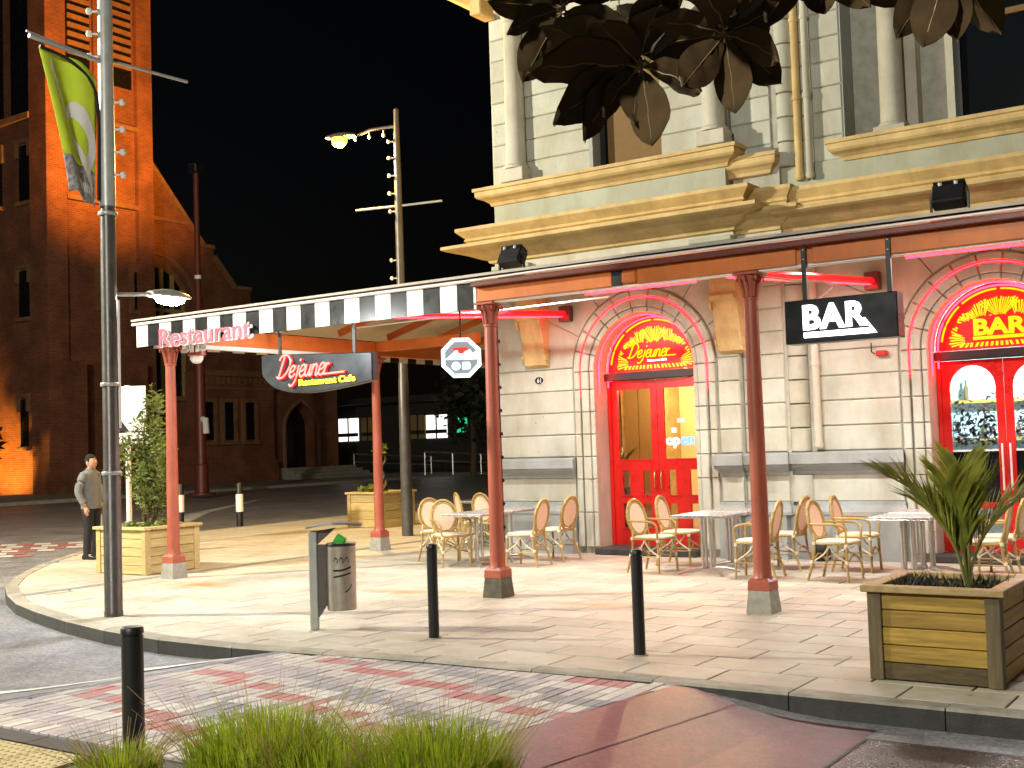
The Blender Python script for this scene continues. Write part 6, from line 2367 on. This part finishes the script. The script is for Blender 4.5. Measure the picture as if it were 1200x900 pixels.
# tall shrub in the left planter
t = thing('tall_shrub', 'tall loose green shrub growing in the pale planter', 'shrub', (-14.35, 11.3, .6))
sb = Vector((-14.32, 11.3, .58))
st_ = MB()
lv = MB()
for q in range(18):
    a = random.uniform(0, 2 * PI)
    lean = random.uniform(.05, .42)
    h = random.uniform(1.3, 2.15) if lean < .28 else random.uniform(.9, 1.5)
    P = catmull([sb + Vector((.05 * math.cos(a), .05 * math.sin(a), 0)), sb + Vector((lean * .5 * math.cos(a), lean * .5 * math.sin(a), h * .4)), sb + Vector((lean * math.cos(a), lean * math.sin(a), h * .75)), sb + Vector((lean * .9 * math.cos(a), lean * .9 * math.sin(a), h))], 6)
    st_.tube(P, [.013 - .011 * i_ / len(P) for i_ in range(len(P))], 5)
    for i_ in range(4, len(P)):
        leaf_cloud(lv, P[i_], (.085, .085, .08), random.randint(6, 15), random.uniform(.06, .11), .38)
st_.build('stem', TWIG, t)
lv.build('foliage', SHRUB, t, fix=False)
t = thing('ground_cover', 'pale green mound of ground cover under the tall shrub', 'plant', (-14.3, 11.2, .6))
b = MB()
for q in range(9):
    leaf_cloud(b, (random.uniform(-14.75, -13.95), random.uniform(10.95, 11.6), .63), (.14, .12, .10), 90, .07, .6)
b.build('leaves', SHRUB, t, fix=False)
# bare twisted plant in the middle planter
t = thing('twisted_plant', 'bare twisted brown plant in the planter by the street lamp', 'plant', (-16.9, 19.4, .7))
b = MB()
for q in range(3):
    P = []
    for i_ in range(14):
        a = i_ * .9 + q * 2
        P.append((-16.9 + .06 * math.cos(a) + .05 * q, 19.4 + .06 * math.sin(a), .68 + i_ * .075))
    b.tube(catmull(P, 3), .022, 6)
b.build('stem', TWIG, t, smooth=True)
b = MB()
leaf_cloud(b, (-16.87, 19.4, 1.65), (.14, .14, .16), 60, .12, .5)
leaf_cloud(b, (-17.0, 19.3, .78), (.35, .3, .1), 260, .10, .6)
b.build('foliage', SHRUB, t, fix=False)

# sedge clumps in the foreground bed
def sedge(x, y, rad, h, n_, label):
    t = thing('sedge_clump', label, 'grass', (x, y, .03))
    b = MB()
    for q in range(n_):
        a = random.uniform(0, 2 * PI)
        rr_ = rad * math.sqrt(random.random()) * .55
        p = Vector((x + rr_ * math.cos(a), y + rr_ * math.sin(a), .02))
        hh = h * random.uniform(.55, 1.12) * (1 - .35 * (rr_ / rad))
        lean = random.uniform(.05, .55) * hh * (.4 + rr_ / rad)
        a2 = a + random.gauss(0, .7)
        dl = Vector((math.cos(a2), math.sin(a2), 0))
        w = Vector((-math.sin(a2 + random.uniform(-1, 1)), math.cos(a2), 0)).normalized() * random.uniform(.0022, .0042)
        p1 = p + dl * lean * .25 + Vector((0, 0, hh * .5))
        p2 = p + dl * lean * .62 + Vector((0, 0, hh * .85))
        p3 = p + dl * lean + Vector((0, 0, hh * random.uniform(.93, 1.02)))
        b.add([p - w, p + w, p1 + w, p1 - w, p2 + w * .7, p2 - w * .7, p3], [(0, 1, 2, 3), (3, 2, 4, 5), (5, 4, 6)])
    b.build('blades', GRASSM, t, fix=False)
    b = MB()
    for q in range(90):
        a = random.uniform(0, 2 * PI)
        dl = Vector((math.cos(a), math.sin(a), 0))
        p = Vector((x, y, .05)) + dl * rad * .3
        e = p + dl * rad * random.uniform(.3, .8) + Vector((0, 0, h * random.uniform(.8, 1.15)))
        b.tube([p, (p + e) / 2 + Vector((0, 0, .05)), e], [.0022, .0018, .001], 4)
    b.build('seed_stalks', mat('straw_stalk', (.40, .30, .10), .7, var=.2) if 'straw_stalk' not in MATS else MATS['straw_stalk'], t)


sedge(-4.22, 3.98, .62, .48, 2600, 'lime green sedge clump in front of the paver crossing, taller of the pair')
sedge(-3.30, 4.12, .56, .50, 2400, 'lime green sedge clump spreading toward the dark road patch')
sedge(-3.78, 3.95, .45, .44, 1500, 'lime green sedge clump growing between the two larger clumps')
sedge(-4.95, 3.70, .34, .30, 700, 'sparse yellow green sedge tuft next to the thick bollard')

# ------------------------------------------------------------------ tables and chairs
def make_table():
    t = thing('cafe_table', 'x', 'table')
    def L(b, n, m, sm=False):
        return link(n, b.mesh(n, m, sm), t, local=True)
    L(MB().cbox(-.34, .34, -.34, .34, .715, .742, .006), 'table_top', TABT)
    L(MB().cbox(-.345, .345, -.345, .345, .705, .7145, .003), 'edge_band', ALU)
    for sx_ in (-1, 1):
        for sy_ in (-1, 1):
            L(MB().tube([(sx_ * .055, sy_ * .055, .06), (sx_ * .055, sy_ * .055, .705)], .018, 10), 'pedestal_tube', ALU, True)
            L(MB().tube([(sx_ * .03, sy_ * .03, .075), (sx_ * .16, sy_ * .16, .06), (sx_ * .27, sy_ * .27, .018), (sx_ * .29, sy_ * .29, .012)], [.022, .020, .016, .014], 8), 'foot', ALU, True)
    return t


def make_chair(arms):
    t = thing('rattan_chair', 'x', 'chair')
    def L(b, n, m, sm=True):
        return link(n, b.mesh(n, m, sm), t, local=True)
    # seat
    def rr(h, z, sx_=1.0):
        pts = []
        for k in range(20):
            a = 2 * PI * k / 20
            e = .45
            c_, s_ = math.cos(a), math.sin(a)
            pts.append((h * math.copysign(abs(c_) ** e, c_), h * math.copysign(abs(s_) ** e, s_), z))
        return pts
    L(MB().loft([rr(.20, .425), rr(.215, .435), rr(.215, .455), rr(.20, .465)]), 'seat', WEAVES)
    L(MB().tube([(p[0], p[1], .432) for p in rr(.218, 0)], .014, 8, closed=True), 'seat_rim', RATTAN)
    # backrest: oval frame, leaning back a little
    def bk(u, v, d=0.):
        z = .68 + v
        return (-.215 - (z - .45) * .20 - d, u, z)
    ring = [bk(.20 * math.cos(2 * PI * k / 28), .235 * math.sin(2 * PI * k / 28)) for k in range(28)]
    L(MB().tube(ring, .019, 8, closed=True), 'back_frame', RATTAN)
    ring2 = [bk(.165 * math.cos(2 * PI * k / 28), .198 * math.sin(2 * PI * k / 28)) for k in range(28)]
    L(MB().tube(ring2, .014, 8, closed=True), 'inner_hoop', RATTAN)
    b = MB()
    b.loft([[bk(.155 * math.cos(2 * PI * k / 28), .188 * math.sin(2 * PI * k / 28), -.008) for k in range(28)], [bk(.155 * math.cos(2 * PI * k / 28), .188 * math.sin(2 * PI * k / 28), .008) for k in range(28)]])
    L(b, 'backrest', WEAVE)
    for s in (-1, 1):
        L(MB().tube(catmull([(.20, s * .21, .004), (.19, s * .195, .25), (.185, s * .19, .43)], 3), .016, 8), 'leg', RATTAN)
        L(MB().tube(catmull([(-.29, s * .21, .004), (-.22, s * .19, .25), (-.205, s * .18, .45), (-.225, s * .16, .54)], 3), .016, 8), 'leg', RATTAN)
        L(MB().tube(catmull([(.19, s * .195, .22), (.05, s * .19, .31), (-.02, s * .19, .41)], 3), .010, 6), 'brace', RATTANW)
        L(MB().tube(catmull([(-.23, s * .19, .22), (-.09, s * .19, .31), (-.02, s * .19, .41)], 3), .010, 6), 'brace', RATTANW)
        L(MB().tube([(.195, s * .198, .20), (-.24, s * .198, .20)], .009, 6), 'stretcher', RATTAN)
        for (x, z, r_) in ((.19, .22, .022), (-.235, .22, .022), (.186, .41, .022), (-.205, .43, .022)):
            L(MB().tube([(x, s * .195, z - .018), (x, s * .193, z + .018)], r_, 8), 'binding', RATTANW)
        if arms:
            L(MB().tube(catmull([(-.265, s * .19, .66), (-.12, s * .235, .655), (.10, s * .24, .65), (.19, s * .225, .60), (.19, s * .205, .45)], 4), .014, 8), 'armrest', RATTAN)
    L(MB().tube(catmull([(.19, -.195, .20), (.19, 0, .30), (.19, .195, .20)], 4), .010, 6), 'stretcher', RATTAN)
    L(MB().tube(catmull([(-.235, -.195, .20), (-.235, 0, .30), (-.235, .195, .20)], 4), .010, 6), 'stretcher', RATTAN)
    return t


tb = make_table()
tables = [(-9.92, 13.42, 0, 'metal cafe table by the corner column, end of the pair by the street'),
          (-9.95, 14.20, 0, 'metal cafe table by the corner column, end of the pair by the wall'),
          (-6.42, 13.55, .02, 'metal cafe table outside the red door, end of the pair by the street'),
          (-6.42, 14.30, .02, 'metal cafe table outside the red door, end of the pair by the wall'),
          (-3.95, 13.55, 0, 'metal cafe table behind the palm planter, end of the pair by the street'),
          (-3.95, 14.32, 0, 'metal cafe table behind the palm planter, end of the pair by the wall'),
          (-12.0, 16.45, .1, 'metal cafe table on the side street under the verandah')]
for i_, (x, y, r_, l) in enumerate(tables):
    o = tb if i_ == 0 else copy_tree(tb)
    place(o, (x, y, .001), r_)
    o['label'] = l
    o['group'] = 'metal cafe tables under the verandah'
cp = [make_chair(False), make_chair(True)]
used = [False, False]
chairs = [  # x, y, heading, arms, label
    (-10.80, 13.72, -.35, 0, 'armless rattan chair at the corner table with its back to the end column'),
    (-10.22, 13.22, -.55, 1, 'rattan armchair pulled out from the street corner of the corner table'),
    (-9.22, 13.62, PI + .10, 0, 'rattan chair at the corner table on the door side, nearer the kerb'),
    (-9.24, 14.42, PI - .06, 0, 'rattan chair at the corner table on the door side, nearer the wall'),
    (-11.65, 15.72, .9, 0, 'rattan chair at the side street table with its back to the planter'),
    (-11.15, 15.55, 1.5, 1, 'rattan armchair at the side street table, next to the building corner'),
    (-12.25, 17.25, -1.3, 0, 'rattan chair at the far end of the side street table'),
    (-7.15, 13.50, -.12, 1, 'rattan armchair in front of the red door, nearer the kerb'),
    (-7.20, 14.38, .05, 0, 'rattan chair in front of the red door, nearer the wall'),
    (-5.68, 13.30, PI + .12, 1, 'rattan armchair behind the iron column at the red door table'),
    (-5.72, 14.32, PI - .05, 0, 'rattan chair by the dark cone weight at the grey plinth'),
    (-4.72, 13.42, -.08, 1, 'rattan armchair at the palm planter table, nearer the kerb'),
    (-4.78, 14.36, .05, 1, 'rattan armchair at the palm planter table, nearer the wall'),
    (-3.18, 13.75, PI + .1, 1, 'rattan armchair half hidden behind the palm'),
    (-3.15, 14.45, PI - .1, 0, 'rattan chair in front of the bar door behind the palm'),
]
for (x, y, h, a, l) in chairs:
    if not used[a]:
        o = cp[a]
        used[a] = True
    else:
        o = copy_tree(cp[a])
    place(o, (x, y, .001), h)
    o['label'] = l
    o['group'] = 'rattan chairs at the cafe tables'

# ------------------------------------------------------------------ the man
def build_man():
    MX, MY = -17.05, 12.26
    face = (rt * .97 + Vector((.57, -.82, 0)) * .25).normalized()
    t = thing('person', 'person in a grey jacket and black trousers standing at the kerb, hand at pocket', 'person', (MX, MY, 0))
    t.rotation_euler = (0, 0, math.atan2(face.y, face.x))
    # local frame: +x forward, +y to his left, z up
    H = 1.74
    def skin_body():
        me = bpy.data.meshes.new('body')
        V = [(0, 0, .95), (0, 0, 1.10), (0, 0, 1.28), (-.01, 0, 1.42), (0, 0, 1.50), (.01, 0, 1.56),     # pelvis..neck
             (.0, .10, .90), (.01, .11, .50), (-.02, .12, .09), (.11, .13, .035),                          # left leg
             (.0, -.10, .90), (.02, -.12, .50), (.0, -.13, .09), (.13, -.15, .035),                        # right leg
             (-.01, .19, 1.40), (-.05, .25, 1.14), (.03, .23, .92), (.06, .22, .84),                       # left arm
             (-.01, -.19, 1.40), (-.06, -.26, 1.15), (.02, -.24, .93), (.05, -.23, .86)]
        Ed = [(0, 1), (1, 2), (2, 3), (3, 4), (4, 5), (0, 6), (6, 7), (7, 8), (8, 9), (0, 10), (10, 11), (11, 12), (12, 13),
              (3, 14), (14, 15), (15, 16), (16, 17), (3, 18), (18, 19), (19, 20), (20, 21)]
        rad = [.11, .10, .11, .085, .055, .052, .085, .06, .038, .022, .085, .06, .038, .022, .045, .04, .030, .030, .045, .04, .030, .030]
        me.from_pydata(V, Ed, [])
        o = bpy.data.objects.new('body', me)
        COL.objects.link(o)
        o.modifiers.new('skin', 'SKIN')
        for i_, r_ in enumerate(rad):
            me.skin_vertices[0].data[i_].radius = (r_, r_)
        me.skin_vertices[0].data[0].use_root = True
        s = o.modifiers.new('sub', 'SUBSURF')
        s.levels = 1
        dg = bpy.context.evaluated_depsgraph_get()
        m2 = bpy.data.meshes.new_from_object(o.evaluated_get(dg))
        bpy.data.objects.remove(o)
        return m2
    m2 = skin_body()
    # head and face joined into the same mesh
    hb = MB()
    rings = []
    for k in range(15):
        v = k / 14
        z = 1.505 + .235 * v
        a = math.sin(PI * min(1, max(0, .06 + .90 * v)))
        ry = .076 * a ** .6
        rx = .098 * a ** .55
        cx_ = .012 + .012 * math.cos(PI * v)
        ring = []
        for q in range(18):
            an = 2 * PI * q / 18
            x = cx_ + rx * math.cos(an)
            y = ry * math.sin(an)
            if abs(math.sin(an)) < .4 and math.cos(an) > 0:      # face relief
                if .38 < v < .52: x += .018 * (1 - abs(math.sin(an)) * 2.4)
                if .52 < v < .62: x -= .006
                if .20 < v < .28: x += .006
                if v < .14: x += .010
            ring.append((x, y, z))
        rings.append(ring)
    hb.loft(rings)
    for s in (-1, 1):
        hb.loft([[(-.005 + .026 * math.cos(a_), s * (.068 + .012), 1.618 + .034 * math.sin(a_)) for a_ in [2 * PI * q / 8 for q in range(8)]], [(-.008 + .02 * math.cos(a_), s * .058, 1.618 + .028 * math.sin(a_)) for a_ in [2 * PI * q / 8 for q in range(8)]]])
        # hands: palm and curled fingers
        hx, hy, hz = (.07, .22, .80) if s > 0 else (.06, -.235, .82)
        hb.cbox(hx - .035, hx + .035, hy - .014, hy + .014, hz - .03, hz + .05, .01)
        for q in range(4):
            fx = hx - .027 + q * .018
            l = (.062, .074, .070, .055)[3 - q]
            hb.tube([(fx, hy, hz - .02), (fx + .006, hy - s * .006, hz - .02 - l * .55), (fx + .004, hy - s * .022, hz - .02 - l)], [.0085, .008, .006], 6)
        hb.tube([(hx + .03, hy, hz + .03), (hx + .05, hy - s * .008, hz - .005), (hx + .048, hy - s * .014, hz - .035)], [.010, .009, .007], 6)
    hm = hb.mesh('head', SKIN, True)
    bm = bmesh.new()
    bm.from_mesh(m2)
    bm.from_mesh(hm)
    me = bpy.data.meshes.new('body')
    bm.to_mesh(me)
    bm.free()
    me.materials.append(SKIN)
    me.polygons.foreach_set('use_smooth', [True] * len(me.polygons))
    link('body', me, t, local=True)

    def L(b, n, m, sm=True):
        return link(n, b.mesh(n, m, sm), t, local=True)
    def ell(c, rx, ry, n_=18, ph=0.):
        return [(c[0] + rx * math.cos(2 * PI * q / n_), c[1] + ry * math.sin(2 * PI * q / n_), c[2] + ph * math.cos(2 * PI * q / n_)) for q in range(n_)]
    # hair
    hr = MB()
    rings = []
    for k in range(9):
        v = k / 8
        z = 1.628 + .122 * v
        a = math.sqrt(max(.02, 1 - (v * .98) ** 2.6))
        ring = []
        for q in range(18):
            an = 2 * PI * q / 18
            rx, ry = .103 * a, .083 * a
            front = math.cos(an)
            x = .0 + rx * front
            if front > .2 and v < .42:
                x = .0 + rx * .25
            ring.append((x + .004 * math.sin(q * 5 + k), ry * math.sin(an), z + (.012 * math.sin(q * 3)) * (1 - v)))
        rings.append(ring)
    L(hr.loft(rings), 'hair', HAIR)
    # jacket: torso with sleeves
    j_ = MB()
    j_.loft([ell((.0, 0, .84), .135, .205), ell((.0, 0, .92), .138, .205), ell((.005, 0, 1.02), .132, .20), ell((.01, 0, 1.15), .128, .195), ell((.01, 0, 1.28), .132, .205),
             ell((-.005, 0, 1.38), .125, .225), ell((-.01, 0, 1.43), .115, .215), ell((-.008, 0, 1.462), .095, .16), ell((-.003, 0, 1.487), .080, .095), ell((.0, 0, 1.515), .072, .072), ell((.0, 0, 1.52), .06, .062)])
    L(j_, 'jacket', JACKET)
    for s in (-1, 1):
        P = [(-.01, s * .15, 1.405), (-.03, s * .222, 1.30), (-.055, s * .262, 1.15), (-.02, s * .262, 1.03), (.025, s * .245, .94)]
        L(MB().tube(catmull(P, 3), [.082, .080, .078, .074, .070, .068, .066, .064, .060, .058, .057, .056, .058], 12), 'sleeve', JACKET)
    fl = MB().loft([[(.128, .03, .86), (.13, .09, .86), (.132, .09, 1.40), (.112, .05, 1.42)], [(.142, .03, .86), (.14, .09, .86), (.142, .09, 1.40), (.122, .05, 1.42)]])
    L(fl, 'jacket_flap', JACKET)
    # trousers
    for s, kx, fx, fy in ((1, .012, -.02, .12), (-1, .02, .0, -.13)):
        tr = MB()
        tr.loft([ell((.0, s * .085, .92), .115, .105), ell((.0, s * .095, .80), .105, .10), ell((kx, s * .11, .52), .075, .075), ell((kx * .5, fy, .30), .068, .066), ell((fx, fy, .08), .062, .06), ell((fx + .01, fy, .05), .066, .062)])
        L(tr, 'trouser_leg', TROUS)
        sh_ = MB()
        sh_.loft([[(fx - .08 + .30 * u_, fy + w * math.cos(2 * PI * q / 12), .003 + h + h * math.sin(2 * PI * q / 12)) for q in range(12)] for u_, w, h in ((0, .03, .035), (.08, .042, .05), (.35, .044, .048), (.65, .050, .036), (.88, .044, .028), (1, .02, .018))])
        L(sh_, 'shoe', SHOE)
    L(MB().loft([ell((0, 0, .86), .125, .19), ell((0, 0, .95), .12, .185)]), 'trouser_waist', TROUS)
    return t


build_man()

# ------------------------------------------------------------------ magnolia branch overhead
t = thing('magnolia_tree', 'magnolia tree with big leathery brown-backed leaves overhanging the street', 'tree', (1.5, 1.9, 0))
trunk = catmull([(1.5, 1.9, 0), (1.45, 1.95, 1.2), (1.3, 2.05, 2.3), (1.1, 2.2, 3.4), (1.0, 2.2, 4.6)], 5)
MB().tube(trunk, [.15 - .1 * i_ / len(trunk) for i_ in range(len(trunk))], 12).build('trunk', BARK, t, smooth=True)


def leaf_mesh(L_, W_, bend, fold):
    top, n_ = MB(), 10
    v = []
    for i_ in range(n_ + 1):
        u_ = i_ / n_
        w = W_ * math.sin(PI * u_ ** 1.1) ** .72 * (1 if u_ < .98 else .1)
        z = -bend * u_ * u_ * L_
        x = u_ * L_ * (1 - .12 * bend * u_)
        for s in (-1, -.5, 0, .5, 1):
            v.append((x, s * w, z + abs(s) * w * fold + .004 * math.sin(i_ * 1.7 + s * 3)))
    fs = [(i_ * 5 + k, i_ * 5 + k + 1, (i_ + 1) * 5 + k + 1, (i_ + 1) * 5 + k) for i_ in range(n_) for k in range(4)]
    nv = [Vector((0, 0, 0)) for _ in v]
    for f in fs:
        a, b_, c_ = (Vector(v[f[k]]) for k in (0, 1, 3))
        n0 = (b_ - a).cross(c_ - a)
        if n0.length > 1e-12:
            for k in f:
                nv[k] += n0.normalized()
    m = MB()
    m.add(v, fs)
    m.add([Vector(p) - q.normalized() * (.0035 if q.z > 0 else -.0035) if q.length else p for p, q in zip(v, nv)], [f[::-1] for f in fs])
    cen = [Vector(v[i_ * 5 + 2]) - Vector((0, 0, .003)) for i_ in range(n_ + 1)]
    cen = [Vector((-.025, 0, .004))] + cen
    m.tube(cen, [.0032 - .0026 * i_ / len(cen) for i_ in range(len(cen))], 5)
    me = m.mesh('leaf', [MAGT, MAGU, MAGV], True, fix=False)
    for i_, p in enumerate(me.polygons):
        p.material_index = 0 if i_ < len(fs) else (1 if i_ < 2 * len(fs) else 2)
    return me


LM = [leaf_mesh(.215, .056, .22, .16), leaf_mesh(.19, .050, .38, .10), leaf_mesh(.24, .062, .12, .20), leaf_mesh(.17, .050, .5, .14)]


def cam_ray(u_, v_):
    return (M3 @ Vector(((u_ - 600) / F_PX, -(v_ - 450) / F_PX, -1))).normalized()


def cam_pt(u_, v_, d):
    return Vector((0, 0, CAM_H)) + cam_ray(u_, v_) * d


def add_leaf(parent, p0, tip_dir, roll, k, scl=1., away=None):
    d = tip_dir.normalized()
    s = (away or Vector((0, 0, 1))).cross(d)
    s = s.normalized() if s.length > .05 else Vector((1, 0, 0))
    n_ = d.cross(s).normalized()
    m = Matrix((d, s, n_)).transposed().to_4x4() @ Matrix.Rotation(roll, 4, 'X')
    m = Matrix.Translation(p0) @ m @ Matrix.Scale(scl, 4)
    o = link('leaf', LM[k], parent)
    o.matrix_basis = m
    return o


# whorls: branch end (u, v, distance) and the leaves' tips in the picture, at about the same distance
whorls = [((752, 78, 2.95), [(618, 60, 0), (640, 118, 1), (655, 170 - 40, 0), (668, 132, 3), (702, 120, 1), (768, 170, 2), (735, 140, 3), (700, 20, 2), (760, -10, 1), (640, 20, 2), (830, 95, 0)]),
          ((850, 40, 2.85), [(795, 105, 0), (862, 112, 2), (905, 88, 3), (925, 60, 1), (900, 10, 0), (830, -30, 2), (780, 10, 1), (870, 60, 1)]),
          ((660, 10, 3.05), [(612, 92, 2), (605, 20, 1), (640, -50, 0), (720, 60, 3), (690, -40, 1), (585, 0, 2)]),
          ((950, -45, 2.9), [(905, 5, 0), (935, 12, 1), (880, -40, 2), (990, -20, 0), (960, -10, 3)]),
          ((1110, -40, 2.9), [(1050, 34, 0), (1085, 50, 3), (1125, 35, 1), (1165, 22, 2), (1060, -20, 2), (1150, -30, 0)]),
          ((1010, -75, 3.1), [(1000, -20, 0), (1040, -30, 1), (960, -60, 2), (980, -5, 1)]),
          ((770, -60, 3.2), [(720, -10, 0), (800, 10, 2), (840, -20, 1), (700, -60, 0), (775, 25, 2)])]
root_pt = Vector((1.05, 2.2, 3.3))
for (bu, bv, bd), tips in whorls:
    e = cam_pt(bu, bv, bd)
    mid = (root_pt + e) / 2 + Vector((0, 0, .18))
    P = catmull([root_pt, mid, e + Vector((.06, .02, .06)), e], 6)
    br = MB().tube(P, [.028 - .022 * i_ / len(P) for i_ in range(len(P))], 8).build('branch', BARK, t, smooth=True)
    for (tu, tv, k) in tips:
        tp = cam_pt(tu, tv, bd + random.uniform(-.10, .06))
        d = tp - e
        L0 = (.215, .19, .24, .17)[k]
        st = e
        add_leaf(br, st + d.normalized() * .012, d, random.uniform(-.45, .45), k, min(1.35, max(.75, d.length / L0)), e - Vector((0, 0, CAM_H)) + Vector((0, 0, 1.6)))
    for q in range(6):
        d = Vector((random.gauss(0, 1), random.gauss(0, 1), random.uniform(.0, 1.2)))
        add_leaf(br, e + Vector((0, 0, .03)), d, random.uniform(-.6, .6), q % 4, random.uniform(.9, 1.2), e - Vector((0, 0, CAM_H)) + Vector((0, 0, 1.2)))
# more of the crown above, out of the frame
for q in range(7):
    a = random.uniform(0, 2 * PI)
    e = Vector((1.0 + 1.3 * math.cos(a), 2.2 + 1.1 * math.sin(a), random.uniform(3.6, 4.8)))
    P = catmull([Vector((1.0, 2.2, 3.6)), (Vector((1.0, 2.2, 3.9)) + e) / 2, e], 5)
    br = MB().tube(P, [.026 - .02 * i_ / len(P) for i_ in range(len(P))], 7).build('branch', BARK, t, smooth=True)
    for k in range(10):
        d = Vector((random.gauss(0, 1), random.gauss(0, 1), random.gauss(0, .7)))
        add_leaf(br, e, d, random.uniform(-.5, .5), k % 4, 1.)
